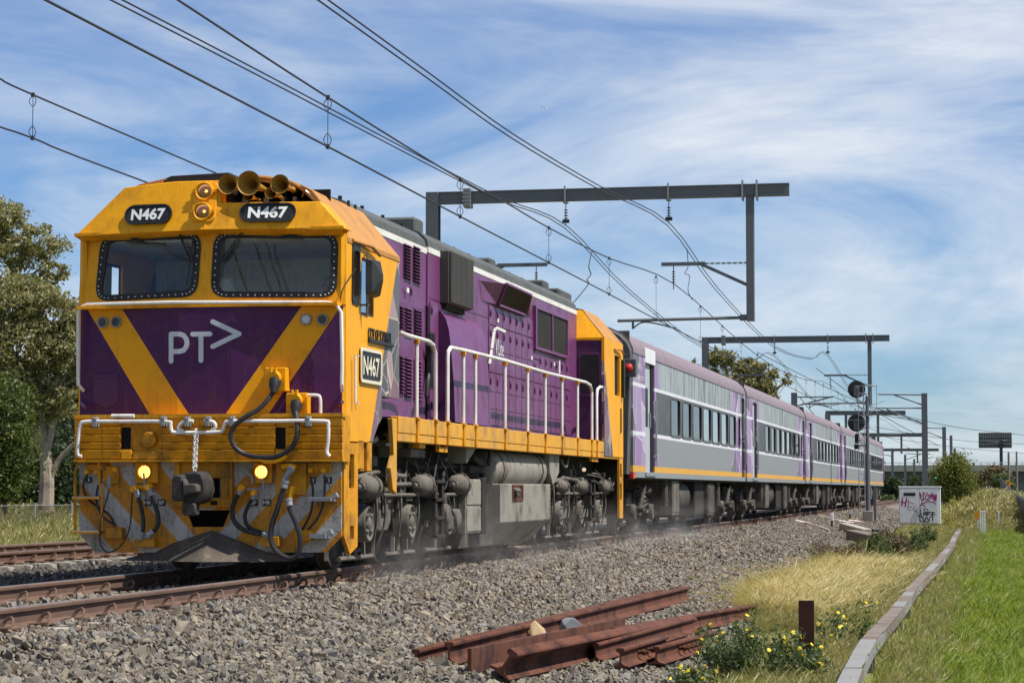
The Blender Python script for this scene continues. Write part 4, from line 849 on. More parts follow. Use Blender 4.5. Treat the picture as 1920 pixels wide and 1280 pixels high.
# cab side skirts: corner plate with slots
for sx in (1,):
    A = onX(*Q4(0, 440), 1.5); mb = MB()
    holes_face(mb, [Vector((sx * 1.49, y, z)) for y, z in ((0.05, 1.40), (0.60, 1.40), (0.60, 0.30), (0.30, 0.22), (0.05, 0.42))], [[Vector((sx * 1.49, y, z)) for y, z in ((0.25, 1.28), (0.45, 1.28), (0.45, 0.92), (0.25, 0.92))], [Vector((sx * 1.49, y, z)) for y, z in ((0.30, 0.52), (0.45, 0.52), (0.45, 0.38), (0.30, 0.38))]])
    o = mb.build('corner_skirt', 'yellow_dirty', LOCO, smooth=False); md = o.modifiers.new('t', 'SOLIDIFY'); md.thickness = 0.04; md.offset = -1 if sx < 0 else 1
    mb = MB(); mb.box((sx * 1.0, 0.62, 1.1), (sx * 1.46, 1.30, 1.44)); mb.box((sx * 1.46, 0.72, 1.12), (sx * 1.50, 0.95, 1.44)); mb.box((sx * 1.46, 1.12, 1.10), (sx * 1.50, 1.30, 1.44)); mb.build('cab_bracket', 'yellow_dirty', LOCO, 0.01)
    # recess with steps behind the cab door, black plates stand for its shade
    mb = MB(); mb.box((sx * 1.1, 1.70, 0.85), (sx * 1.14, 2.5, 1.955)); mb.box((sx * 1.1, 1.70, 1.955), (sx * 1.47, 2.46, 1.965)); mb.build('step_recess_shade', 'deep_black', LOCO)
    mb = MB(); mb.prism([(sx * 1.47, 2.30, 1.72), (sx * 1.47, 2.52, 1.72), (sx * 1.47, 2.52, 0.85), (sx * 1.47, 2.34, 0.90), (sx * 1.47, 2.25, 1.15), (sx * 1.47, 2.40, 1.30)], (-sx * 0.06, 0, 0)); mb.build('step_side', 'yellow_faded', LOCO, 0.006)
    for z in (1.05, 1.40): mb = MB(); mb.box((sx * 1.2, 2.06, z), (sx * 1.46, 2.32, z + 0.03)); mb.build('step', 'undergear', LOCO)

# --- hood
HX = 0.97
for y0, y1, dx, dz in ((2.45, 6.0, 0.0, 0.0), (6.0, 17.25, 0.025, 0.02)):
    X = HX + dx; mb = MB(); mb.box((-X, y0, 1.72), (X, y1, 3.99 + dz)); mb.build('hood', 'purple', LOCO, 0.01)
    mb = MB(); mb.box((-X - 0.006, y0, 3.985 + dz), (X + 0.006, y1, 4.06 + dz)); mb.build('hood_stripe', 'stripe_white', LOCO)
    prof = [(X + 0.002, 4.055 + dz), (X - 0.02, 4.16 + dz), (X - 0.12, 4.26 + dz), (X - 0.35, 4.33 + dz), (0, 4.36 + dz)]; prof = prof + [(-x, z) for x, z in reversed(prof[:-1])]
    mb = MB(); mb.loft([[(x, y, z) for x, z in prof] for y in (y0 + 0.01, y1 - 0.01)]); mb.build('hood_roof', 'roof_grey', LOCO, ang=25)
def hp(u, v, d=0.0): return onX(u, v, HX + d)
def louver(a, b, rows, q=Q3, skew=0.0, X=HX + 0.002):
    A = onX(*q(*a), X); B = onX(*q(*b), X); mb = MB(); bk = MB(); bk.box((X, A.y, B.z), (X + 0.004, B.y, A.z)); st = (A.z - B.z) / rows
    for k in range(rows):
        z = A.z - st * k; mb.prism([(X + 0.005, A.y + 0.01, z - st * 0.08), (X + 0.04, A.y + 0.01, z - st * 0.62), (X + 0.04, A.y + 0.01, z - st * 0.70), (X + 0.005, A.y + 0.01, z - st * 0.55)], (0, B.y - A.y - 0.02, 0))
    p = mb.build('louvre', 'purple', LOCO, smooth=False); bk.build('backing', 'deep_black', p)
    return p
louver((400, 190), (443, 432), 11); louver((460, 205), (503, 455), 11)
louver((372, 590), (398, 760), 8); louver((405, 598), (450, 790), 8); louver((465, 610), (515, 790), 8)
louver((372, 910), (398, 1160), 11); louver((405, 918), (450, 1185), 11); louver((465, 935), (510, 1210), 11); louver((553, 570), (580, 690), 6)
def door(y0, y1, z0, z1, ribs=0, handles=1, X=HX + 0.025, lab=None):
    mb = MB(); mb.box((X, y0 + 0.016, z0 + 0.010), (X + 0.014, y1 - 0.016, z1 - 0.010)); d = mb.build('hood_door', 'purple', LOCO, 0.003)
    if ribs:
        r = MB()
        for k in range(ribs): z = z0 + (z1 - z0) * (k + 1) / (ribs + 1); r.box((X + 0.014, y0 + 0.04, z - 0.008), (X + 0.022, y1 - 0.04, z + 0.008))
        r.build('rib', 'purple', d)
    for k in range(handles):
        z = z1 - 0.13 - (z1 - z0 - 0.3) * k; h = MB(); h.box((X + 0.014, y0 + 0.055, z - 0.06), (X + 0.020, y0 + 0.095, z + 0.06)); h.box((X + 0.020, y0 + 0.066, z - 0.045), (X + 0.034, y0 + 0.084, z + 0.03)); h.build('handle', 'purple_dark', d)
    return d
ys_ = np.linspace(9.75, 16.55, 15)
for k in range(14):
    zt = 3.30 if k > 6 else 3.62
    door(ys_[k], ys_[k + 1], 1.84, 2.62, 2, 1); door(ys_[k], ys_[k + 1], 2.62, 3.12 if k > 7 else zt - 0.3, 1, 1)
    if k <= 7: door(ys_[k], ys_[k + 1], zt - 0.3, zt, 0, 1)
for y0, y1, z0, z1 in ((2.9, 3.6, 3.25, 3.62), (3.62, 4.25, 3.25, 3.62), (4.3, 5.0, 1.85, 3.3), (5.02, 5.85, 1.85, 3.3)): pass
for y0, y1 in ((3.35, 4.2), (4.22, 5.05), (5.07, 5.9)):
    door(y0, y1, 3.22, 3.55, 0, 1, HX - 0.010)
for y0, y1 in ((6.05, 6.55), (6.57, 7.05)): door(y0, y1, 1.84, 3.38, 1, 2)
sm = MB(); sm.box((HX + 0.026, 6.05, 3.405), (HX + 0.03, 16.6, 3.415)); sm.build('panel_seam', 'purple_dark', LOCO)
# small white notices
for q in ((428, 494), (1008, 687), (1225, 928), (1370, 968)):
    c = onX(*Q3(*q), HX + 0.045); mb = MB(); mb.box((HX + 0.03, c.y - 0.05, c.z - 0.03), (HX + 0.048, c.y + 0.05, c.z + 0.03)); mb.build('notice', 'white_post', LOCO)
a = onX(*Q3(1405, 945), HX + 0.05); b = onX(*Q3(1405, 1030), HX + 0.05); mb = MB(); mb.box((HX + 0.03, a.y - 0.05, b.z), (HX + 0.048, a.y + 0.05, a.z)); mb.build('marking', 'stripe_white', LOCO)
# open recess with equipment
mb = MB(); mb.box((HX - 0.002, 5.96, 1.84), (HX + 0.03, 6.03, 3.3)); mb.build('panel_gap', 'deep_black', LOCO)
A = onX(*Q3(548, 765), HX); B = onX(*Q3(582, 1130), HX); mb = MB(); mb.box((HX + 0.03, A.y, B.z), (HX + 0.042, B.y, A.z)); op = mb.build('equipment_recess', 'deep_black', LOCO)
mb = MB(); mb.tube([onX(*Q3(*p), HX + 0.07) for p in ((560, 840), (572, 900), (568, 1000), (556, 1080), (548, 1180))], 0.03, 8, 4); mb.box(onX(*Q3(556, 920), HX + 0.05), onX(*Q3(580, 1040), HX + 0.11)); mb.build('fire_hose', 'black', op)
# big finned box above the walkway
y0, y1 = onX(*Q3(705, 400), 1.15).y, onX(*Q3(850, 400), 1.15).y; z1 = onX(*Q3(705, 238), 1.15).z; z0 = onX(*Q3(705, 575), 1.15).z
mb = MB(); mb.box((HX - 0.1, y0, z0), (1.12, y1, z1)); RB = mb.build('cooler_box', 'grille', LOCO, 0.008)
nf = 18
for k in range(nf):
    yk = y0 + (y1 - y0) * (k + 0.5) / nf; mb = MB(); mb.box((1.12, yk - 0.024, z0 + 0.01), (1.155, yk + 0.024, z1 - 0.01)); mb.build('fin', 'grille', RB, 0.004)
mb = MB(); mb.box((HX, y0 + 0.1, z0 - 0.07), (1.06, y1 - 0.15, z0)); mb.build('base', 'undergear', RB)
# curved air duct below it
D0, D1 = onX(*Q3(680, 700), 1.12).y, onX(*Q3(915, 900), 1.12).y
prof = [(HX, z0 - 0.09), (HX + 0.06, z0 - 0.12), (HX + 0.13, z0 - 0.22), (HX + 0.17, z0 - 0.36), (HX + 0.20, z0 - 0.60), (HX + 0.24, 2.3), (HX + 0.26, 1.80), (HX, 1.80)]
mb = MB(); mb.loft([[(x, D0, z) for x, z in prof], [(x, D1 - 0.0, z) for x, z in prof]]); DU = mb.build('air_duct', 'purple', LOCO, ang=25)
mb = MB(); mb.prism([(HX + 0.004 + (x - HX) * 1.0, D0 - 0.004, z) for x, z in prof], (0, 0.003, 0)); mb.build('duct_face_shade', 'purple_dark', DU)  # overlay puts the forward face's shade into a darker purple
mb = MB(); mb.box((HX + 0.2, D0 + 0.4, 2.36), (HX + 0.255, D1 - 0.02, 2.42)); 
# raised intake with angled mesh screens
I0, I1 = 9.55, 13.2
def inta(q, X): return onX(*Q3(*q), X)
T0 = inta((890, 432), HX + 0.03); T1_ = inta((905, 560), HX + 0.03); TL = inta((1056, 452), 1.19); BL = inta((1005, 588), 1.04); TR_ = inta((1215, 525), 1.19); BR_ = inta((1180, 655), 1.04); RT_ = inta((1252, 540), HX + 0.03); RB_ = inta((1215, 662), HX + 0.03)
H0 = Vector((HX - 0.05, TL.y, TL.z + 0.05)); H1 = Vector((HX - 0.05, TR_.y, TR_.z + 0.05)); B0 = Vector((HX, BL.y, BL.z - 0.02)); B1 = Vector((HX, BR_.y, BR_.z - 0.02))
mb = MB(); mb.add([T0, T1_, TL, BL, TR_, BR_, RT_, RB_, H0, H1, B0, B1], [(0, 3, 2), (0, 1, 3), (0, 2, 8), (2, 4, 9, 8), (4, 6, 9), (4, 5, 7, 6), (3, 10, 11, 5), (1, 10, 3), (5, 11, 7)]); IN = mb.build('air_intake', 'purple', LOCO, smooth=False, recalc=False)
mb = MB(); mb.add([TL, TR_, BR_, BL], [(0, 1, 2, 3)]); mb.build('screen', 'deep_black', IN, smooth=False)
mb = MB(); n_ = 26
for k in range(n_): f_ = (k + 0.5) / n_; mb.bar(TL.lerp(TR_, f_) + Vector((0.012, 0, 0)), BL.lerp(BR_, f_) + Vector((0.012, 0, 0)), 0.022, 0.012)
mb.build('screen_bars', 'grille', IN)
mb = MB()
for p_, q_ in ((TL, TR_), (TR_, BR_), (BR_, BL), (BL, TL)): mb.bar(p_ + Vector((0.014, 0, 0)), q_ + Vector((0.014, 0, 0)), 0.04, 0.03)
mb.build('screen_frame', 'purple', IN)
# radiator shutters
A = onX(*Q3(1240, 590), HX + 0.05); B = onX(*Q3(1450, 590), HX + 0.05); zt = onX(*Q3(1240, 590), HX + 0.05).z; zb = onX(*Q3(1240, 872), HX + 0.05).z
mb = MB(); ringmesh(mb, [Vector((HX + 0.025, y, z)) for y, z in ((A.y, zt), (B.y, zt), (B.y, zb), (A.y, zb))], [Vector((HX + 0.025, y, z)) for y, z in ((A.y + 0.09, zt - 0.05), (B.y - 0.09, zt - 0.05), (B.y - 0.09, zb + 0.05), (A.y + 0.09, zb + 0.05))], (0.06, 0, 0)); SH = mb.build('radiator_shutter', 'purple', LOCO, 0.005)
mb = MB(); mb.box((HX + 0.026, A.y + 0.05, zb + 0.04), (HX + 0.03, B.y - 0.05, zt - 0.04)); mb.build('backing', 'deep_black', SH)
mid = (A.y + B.y) / 2; mb = MB(); mb.box((HX + 0.03, mid - 0.03, zb), (HX + 0.08, mid + 0.03, zt)); mb.build('mullion', 'purple', SH)
mb = MB()
for k in range(44):
    yk = A.y + 0.1 + (B.y - A.y - 0.2) * k / 43
    if abs(yk - mid) > 0.06: mb.box((HX + 0.03, yk - 0.014, zb + 0.05), (HX + 0.06, yk + 0.014, zt - 0.05))
mb.build('shutter_blades', 'grille', SH)
# operator's mark on the hood
f = lambda u, v, d: onX(u, v, HX + 0.043 + d); lg = MB(); stroke(lg, [Q3(955, 958), Q3(985, 748)], 2.6, f, 0.0); stroke(lg, [Q3(985, 748), Q3(1002, 735), Q3(1050, 757)], 2.6, f, 0.004); lg.build('logo_bracket', 'stripe_white', LOCO, smooth=False, recalc=False)
c = onX(*Q3(1016, 862), HX + 0.043); text_mb('V/Line', c, (0, 1, 0), (0, 0, 1), 0.25, 0.58, 0.0, 0.004).build('logo_lettering', 'stripe_white', LOCO, smooth=False)
# roof fittings
for q, w, hgt in (((410, 100), 0.45, 0.16), ((895, 340), 0.4, 0.08), ((1245, 505), 0.5, 0.12), ((1370, 560), 1.3, 0.10)):
    c = onX(*Q3(*q), 0.5); mb = MB(); mb.box((0.2, c.y - w / 2, 4.30), (0.7, c.y + w / 2, 4.38 + hgt)); mb.build('roof_vent', 'roof_grey', LOCO, 0.03)
lu = MB()
for k in range(14): y = 3 + k * 1.0; lu.box((0.62, y - 0.02, 4.28), (0.66, y + 0.02, 4.39))
lu.build('roof_eye', 'black', LOCO)
# --- rear cab
RP = [(1.5, 1.76), (1.5, 3.60), (1.06, 4.12), (0.6, 4.22), (-0.6, 4.22), (-1.06, 4.12), (-1.5, 3.60), (-1.5, 1.76)]
mb = MB(); mb.add([(x, 17.75, z) for x, z in RP[1:7]] + [(x, 19.35, z) for x, z in RP[1:7]] + [(x, 17.2, 3.55) for x in (1.5, -1.5)] + [(1.06, 17.55, 4.12), (-1.06, 17.55, 4.12)], [(0, 1, 7, 6), (1, 2, 8, 7), (2, 3, 9, 8), (3, 4, 10, 9), (4, 5, 11, 10)]); 
rr_ = MB(); sec = RP[1:7]; ring0 = [(x, 17.2 + (z - 3.6) * 0.6, z) for x, z in sec]; ring1 = [(x, 19.35 - (z - 3.6) * 0.4, z) for x, z in sec]
rr_.loft([ring0, ring1], False, False); rr_.build('rear_cab_roof', 'roof_tan', LOCO, ang=20)
fw_ = MB(); fw_.add([(1.495, 17.21, 3.55), (1.495, 17.21, 3.60), (1.06, 17.52, 4.115), (-1.06, 17.52, 4.115), (-1.495, 17.21, 3.60), (-1.495, 17.21, 3.55)], [(0, 1, 2, 3, 4, 5)]); fw_.build('rear_cab_visor', 'yellow', LOCO, smooth=False)
mb = MB(); mb.box((-1.49, 17.22, 1.76), (1.49, 17.28, 3.58)); RW_ = mb.build('rear_cab_wall', 'purple_dark', LOCO, 0.005)
mb = MB(); mb.prism(rrect((1.24, 17.218, 2.95), (1, 0, 0), (0, 0, 1), 0.40, 0.78, 0.07), (0, -0.012, 0)); wf = mb.build('rear_cab_window', 'purple', LOCO)
mb = MB(); mb.prism(rrect((1.24, 17.205, 2.95), (1, 0, 0), (0, 0, 1), 0.34, 0.70, 0.06), (0, -0.004, 0)); mb.build('pane', 'black', wf)
mb = MB()
for z in (2.15, 2.75): mb.box((1.42, 17.19, z - 0.07), (1.49, 17.22, z + 0.07))
mb.build('hinge', 'purple_dark', LOCO)
for sx in (1, -1):
    mb = MB(); holes_face(mb, [Vector((sx * 1.5, y, z)) for y, z in ((17.2, 1.50), (17.2, 3.60), (19.35, 3.60), (19.35, 1.50))], [[Vector((sx * 1.5, y, z)) for y, z in ((18.35, 3.35), (18.95, 3.35), (18.95, 2.62), (18.35, 2.62))]]); o = mb.build('rear_cab_side', 'cab_livery', LOCO, smooth=False, recalc=False); md = o.modifiers.new('t', 'SOLIDIFY'); md.thickness = 0.05; md.offset = -1 if sx < 0 else 1
    mb = MB(); mb.box((sx * 1.45, 18.3, 2.6), (sx * 1.455, 19.0, 3.4)); mb.build('rear_side_window', 'deep_black', LOCO)
    mb = MB(); mb.box((sx * 1.5, 19.1, 2.6), (sx * 1.56, 19.22, 3.3)); mb.build('rear_mirror', 'black', LOCO)
    mb = MB(); mb.tube([(sx * 1.52, 18.25, 3.44), (sx * 1.55, 18.9, 3.47), (sx * 1.55, 19.1, 3.40)], 0.02, 6); mb.build('rain_gutter', 'roof_tan', LOCO)
    mb = MB(); mb.box((sx * 1.5, 19.0, 1.95), (sx * 1.52, 19.05, 2.4)); mb.build('grab_handle', 'undergear', LOCO)
mb = MB(); mb.box((-1.47, 19.3, 1.5), (1.47, 19.36, 3.7)); mb.build('rear_end_wall', 'purple_dark', LOCO)
# --- sill along the walkway, handrails
for sx in (1, -1):
    mb = MB(); mb.box((sx * 1.38, 2.52, 1.56), (sx * 1.49, 19.35, 1.75)); mb.build('side_sill', 'yellow_faded', LOCO, 0.006)
    mb = MB(); mb.box((sx * 1.34, 2.52, 1.46), (sx * 1.485, 19.35, 1.555)); mb.build('sill_flange', 'yellow_faded', LOCO, 0.006)
    mb = MB(); mb.box((sx * 0.9, 2.52, 1.72), (sx * 1.40, 19.3, 1.745)); mb.build('walkway', 'undergear', LOCO)
    XR = sx * 1.46
    def rp(q): p = onX(*Q3(*q), 1.46); return Vector((XR, p.y, p.z))
    rails = [[(372, 762), (430, 785), (560, 822), (592, 848), (604, 900)], [(683, 930), (685, 892), (702, 862), (790, 880), (1052, 945), (1310, 1022), (1570, 1085), (1600, 1104), (1610, 1145)], [(1641, 1175), (1645, 1132), (1662, 1114), (1688, 1120)]]
    for k, pth in enumerate(rails):
        P = [rp(q) for q in pth]
        if k == 0: P = P + [Vector((XR, P[-1].y + 0.02, 1.60))]
        if k == 1: P = [Vector((XR, P[0].y, 1.60))] + P + [Vector((XR, P[-1].y, 1.60))]
        if k == 2: P = [Vector((XR, P[0].y, 1.60))] + P
        mb = MB(); mb.tube(P, 0.026, 8); mb.build('handrail', 'white_metal', LOCO)
    for xq, zq in ((485, 800), (785, 880), (862, 898), (1052, 945), (1197, 985), (1310, 1022), (1418, 1048), (1518, 1072)):
        p = rp((xq, zq)); mb = MB(); mb.tube([(XR, p.y, 1.55), (XR, p.y, p.z)], 0.024, 8); st = mb.build('handrail_post', 'white_metal', LOCO)
        m2 = MB(); m2.box((XR - 0.03, p.y - 0.03, p.z - 0.07), (XR + 0.03, p.y + 0.03, p.z - 0.01)); m2.build('clamp', 'yellow_dirty', st)
    for xq in (485, 605, 683, 785, 862, 1052, 1197, 1310, 1418, 1518, 1608, 1642):
        y = onX(*Q3(xq, 1200), 1.49).y; mb = MB(); mb.box((sx * 1.485, y - 0.035, 1.46), (sx * 1.515, y + 0.035, 1.76)); mb.box((sx * 1.47, y - 0.06, 1.73), (sx * 1.525, y + 0.045, 1.765)); mb.build('post_bracket', 'yellow_dirty', LOCO, 0.004)
# --- running gear
def wheel_mesh(r):
    mb = MB(); mb.lathe((0, 0, 0), (1, 0, 0), [(-0.07, 0.06), (-0.07, r * 0.86), (-0.07, r + 0.028), (-0.045, r + 0.028), (-0.035, r), (0.065, r - 0.004), (0.068, r * 0.90), (0.045, r * 0.86), (0.02, r * 0.80), (0.01, r * 0.45), (0.05, 0.14), (0.09, 0.11), (0.09, 0.0)], 40)
    o = mb.build('w', ['bogie']); me = o.data; bpy.data.objects.remove(o); me.name = 'wheel'; return me
WH = {0.51: wheel_mesh(0.51), 0.45: wheel_mesh(0.45)}
def wheelset(y, r, parent):
    for sx in (1, -1):
        w = link('wheel', WH[r]); w.location = (sx * 0.86, y, r + 0.003); w.rotation_euler = (0, 0, 0 if sx > 0 else PI); setparent(w, parent)
    mb = MB(); mb.cyl((-0.8, y, r), (0.8, y, r), 0.085, 12); mb.build('axle', 'undergear', parent)
def drum(c, r, ln, parent, name='brake_cylinder', mat='bogie_light', rod=-1):
    """brake cylinder lying along the track with a domed end and push rod"""
    c = Vector(c); mb = MB(); mb.lathe(c - Vector((0, ln / 2 * 1, 0)), (0, 1, 0), [(-0.05, 0.0), (-0.05, r * 0.35), (-0.02, r * 0.75), (0.03, r * 0.95), (ln * 0.55, r), (ln * 0.56, r * 1.13), (ln * 0.66, r * 1.13), (ln * 0.67, r), (ln, r * 0.95), (ln + 0.04, r * 0.6), (ln + 0.05, 0)], 20)
    mb.cyl(c + Vector((0, -ln / 2 - 0.22, 0)), c + Vector((0, -ln / 2, 0)), r * 0.22, 8); mb.cyl(c + Vector((0, -ln / 2 - 0.10, 0)), c + Vector((0, -ln / 2 - 0.02, 0)), r * 0.42, 10)
    for a in range(6): mb.lathe(c + Vector((r * 1.06 * math.cos(a), ln * 0.1, r * 1.06 * math.sin(a))), (0, -1, 0), [(0, 0.018), (0.03, 0.018), (0.03, 0)], 6)
    return mb.build(name, mat, parent)
def loco_bogie(ya, front):
    y0, y1, y2 = ya; mb = MB()
    pts = [(y0 - 0.75, 0.98), (y0 - 0.55, 1.02), (y1, 1.02), (y2 + 0.55, 1.02), (y2 + 0.8, 0.96), (y2 + 0.8, 0.80)]
    for y in (y2, y1, y0): pts += [(y + 0.48, 0.76), (y + 0.30, 0.66), (y + 0.24, 0.40), (y - 0.24, 0.40), (y - 0.30, 0.66), (y - 0.48, 0.76)]
    pts += [(y0 - 0.75, 0.80)]
    for sx in (1, -1): mb.prism([(sx * 1.02, y, z) for y, z in pts], (sx * 0.13, 0, 0))
    for y in (y0 + 0.98, y1 + 0.98): mb.box((-1.0, y - 0.15, 0.55), (1.0, y + 0.15, 0.9))
    B = mb.build('bogie', 'bogie', LOCO, 0.015)
    for y in ya: wheelset(y, 0.51, B)
    for y in ya:
        for sx in (1, -1):
            m2 = MB(); c = Vector((sx * 1.14, y, 0.52)); m2.box((sx * 1.02, y - 0.22, 0.34), (sx * 1.22, y + 0.22, 0.74)); m2.lathe(c, (sx, 0, 0), [(0, 0.21), (0.17, 0.205), (0.19, 0.19), (0.16, 0.16), (0.15, 0.09), (0.19, 0.075), (0.20, 0.0)], 24)
            for k in range(4): a = PI / 4 + k * PI / 2; m2.lathe(c + Vector((sx * 0.165, 0.122 * math.cos(a), 0.122 * math.sin(a))), (sx, 0, 0), [(0, 0.03), (0.03, 0.028), (0.032, 0)], 8)
            m2.build('journal_box', 'bogie_light', B, 0.006)
    for sx in (1, -1):
        for y in (y0 + 0.98, y1 + 0.98):
            m2 = MB(); m2.prism([(sx * 1.10, y - 0.42, 0.98), (sx * 1.10, y + 0.42, 0.98), (sx * 1.10, y + 0.36, 0.52), (sx * 1.10, y + 0.22, 0.42), (sx * 1.10, y - 0.22, 0.42), (sx * 1.10, y - 0.36, 0.52)], (sx * 0.12, 0, 0)); m2.box((sx * 1.22, y - 0.1, 0.62), (sx * 1.26, y + 0.1, 0.86)); m2.build('spring_pocket', 'bogie_light', B, 0.015)
        m2 = MB(); m2.tube([(sx * 1.30, y0 - 0.3, 0.84), (sx * 1.30, y2 + 0.5, 0.84)], 0.022, 8); m2.tube([(sx * 1.28, y0 - 0.6, 1.02), (sx * 1.28, y0 + 0.4, 1.10), (sx * 1.28, y1 - 0.2, 1.06)], 0.03, 8); m2.build('brake_rod', 'bogie_light', B)
        for y in ya:
            m2 = MB()
            for dy in (-0.62, 0.62): m2.bar((sx * 1.0, y + dy, 0.95), (sx * 0.98, y + dy * 0.94, 0.12), 0.05, 0.05); m2.box((sx * 0.80, y + dy * 0.93 - 0.06, 0.32), (sx * 0.98, y + dy * 0.93 + 0.06, 0.62))
            m2.tube([(sx * 1.16, y - 0.7, 0.14), (sx * 1.16, y + 0.7, 0.14)], 0.028, 6); m2.bar((sx * 1.16, y - 0.3, 0.34), (sx * 1.16, y - 0.34, 0.12), 0.04, 0.05); m2.bar((sx * 1.16, y + 0.3, 0.34), (sx * 1.16, y + 0.34, 0.12), 0.04, 0.05); m2.build('brake_rigging', 'bogie_light', B)
    return B
FB = loco_bogie((1.87, 3.86, 5.85), True); RBG = loco_bogie((13.92, 15.86, 17.80), False)
for q, r in (((165, 592), 74), ((520, 582), 68), ((755, 577), 62), ((1412, 587), 42), ((1537, 587), 44), ((1688, 592), 42)):
    c = onX(*Q4(*q), 1.30); d = (c - CAM).length; R = r / 3.4286 * d / F * 1.05; par = FB if q[0] < 900 else RBG
    for sx in (1, -1): drum((sx * 1.30, c.y, c.z), R, 0.46, par, 'brake_cylinder')
# ladders beside the bogies
for q0, q1, par in (((602, 545), (655, 915), FB), ((1600, 545), (1630, 805), RBG)):
    A = onX(*Q4(*q0), 1.44); B = onX(*Q4(*q1), 1.44); mb = MB(); w = B.y - A.y
    mb.box((1.40, A.y, B.z), (1.45, A.y + 0.10, A.z)); mb.box((1.40, B.y - 0.10, B.z), (1.45, B.y, A.z))
    for k in range(4): z = B.z + (A.z - B.z) * k / 3.2; mb.box((1.38, A.y, z), (1.47, B.y, z + 0.04))
    mb.box((1.15, A.y, A.z - 0.5), (1.40, B.y, A.z - 0.2)); mb.build('step_ladder', 'undergear', par, 0.005)
# underframe core and equipment
mb = MB(); mb.box((-0.95, 0.6, 1.02), (0.95, 19.2, 1.50)); mb.build('underframe', 'undergear', LOCO)
def ubox(a, b, X0, X1, name, mat, bevel=0.01, parent=None):
    A = onX(*Q4(*a), X1); B = onX(*Q4(*b), X1); mb = MB(); mb.box((X0, A.y, B.z), (X1, B.y, A.z)); o = mb.build(name, mat, parent or LOCO, bevel); return o, A, B
EB, A, B = ubox((800, 540), (895, 885), 0.5, 1.36, 'equipment_box', 'tank')
mb = MB(); zc = (A.z + B.z) / 2; mb.box((1.36, A.y + 0.03, zc + 0.02), (1.372, B.y - 0.03, A.z - 0.03)); mb.box((1.36, A.y + 0.03, B.z + 0.03), (1.372, B.y - 0.03, zc - 0.02)); mb.build('cover_plate', 'tank', EB, 0.004)
ubox((905, 530), (935, 890), 0.5, 1.30, 'equipment_box', 'undergear')
# fuel tank: hexagonal section, flat sides
A = onX(*Q4(1025, 570), 1.42); B = onX(*Q4(1345, 800), 1.42); ys0 = onX(*Q4(932, 580), 1.42).y
sec = [(1.42, A.z), (1.42, B.z), (1.05, B.z - 0.34), (-1.05, B.z - 0.34), (-1.42, B.z), (-1.42, A.z)]
mb = MB(); mb.loft([[(x, A.y, z) for x, z in sec], [(x, B.y, z) for x, z in sec]]); FT = mb.build('fuel_tank', 'tank', LOCO, 0.012, ang=20)
mb = MB(); f0 = onX(*Q4(1098, 575), 1.42); f1 = onX(*Q4(1165, 680), 1.42); ringmesh(mb, [Vector((1.418, y, z)) for y, z in ((f0.y, f0.z), (f1.y, f0.z), (f1.y, f1.z), (f0.y, f1.z))], [Vector((1.418, y, z)) for y, z in ((f0.y + 0.04, f0.z - 0.03), (f1.y - 0.04, f0.z - 0.03), (f1.y - 0.04, f1.z + 0.03), (f0.y + 0.04, f1.z + 0.03))], (0.015, 0, 0)); mb.build('filler_frame', 'rust', FT)
mb = MB(); mb.box((1.421, f0.y + 0.03, f1.z + 0.02), (1.424, f1.y - 0.03, f0.z - 0.02)); mb.build('filler_recess', 'rust_dark', FT)
mb = MB(); c = onX(*Q4(1125, 625), 1.45); mb.lathe(c + Vector((-0.03, 0, 0)), (1, 0, 0), [(0, 0.07), (0.06, 0.07), (0.07, 0.05), (0.07, 0)], 14); mb.tube([c + Vector((0.0, -0.12, 0.03)), c + Vector((0.05, 0, 0.02)), c + Vector((0.0, 0.12, 0.05))], 0.02, 6); mb.build('filler_cap', 'bogie_light', FT)
bt = MB()
for k in range(8): z = B.z + (A.z - B.z) * (k + 0.5) / 8; bt.lathe((1.42, B.y - 0.06, z), (1, 0, 0), [(0, 0.015), (0.012, 0.015), (0.012, 0)], 6)
bt.build('bolts', 'bogie_light', FT)
mb = MB(); mb.prism([(1.30, ys0, A.z), (1.30, A.y, A.z), (1.30, A.y, B.z - 0.30), (1.02, ys0, B.z - 0.34)], (-2.4, 0, 0)); mb.build('tank_end', 'bogie', LOCO)
# air reservoir
a = onX(*Q4(968, 448), 1.30); b = onX(*Q4(1292, 448), 1.30); R = 0.30; mb = MB(); ln = b.y - a.y
mb.lathe((1.10, a.y, 1.19), (0, 1, 0), [(0, 0), (0.0, R * 0.5), (0.05, R * 0.85), (0.14, R), (ln - 0.14, R), (ln - 0.05, R * 0.85), (ln, R * 0.5), (ln, 0)], 28); AR = mb.build('air_reservoir', 'tank', LOCO)
st = MB()
for yk in (a.y + 0.35, b.y - 0.5): st.lathe((1.10, yk, 1.19), (0, 1, 0), [(0, R), (0, R + 0.012), (0.05, R + 0.012), (0.05, R)], 28)
st.build('strap', 'bogie', AR)
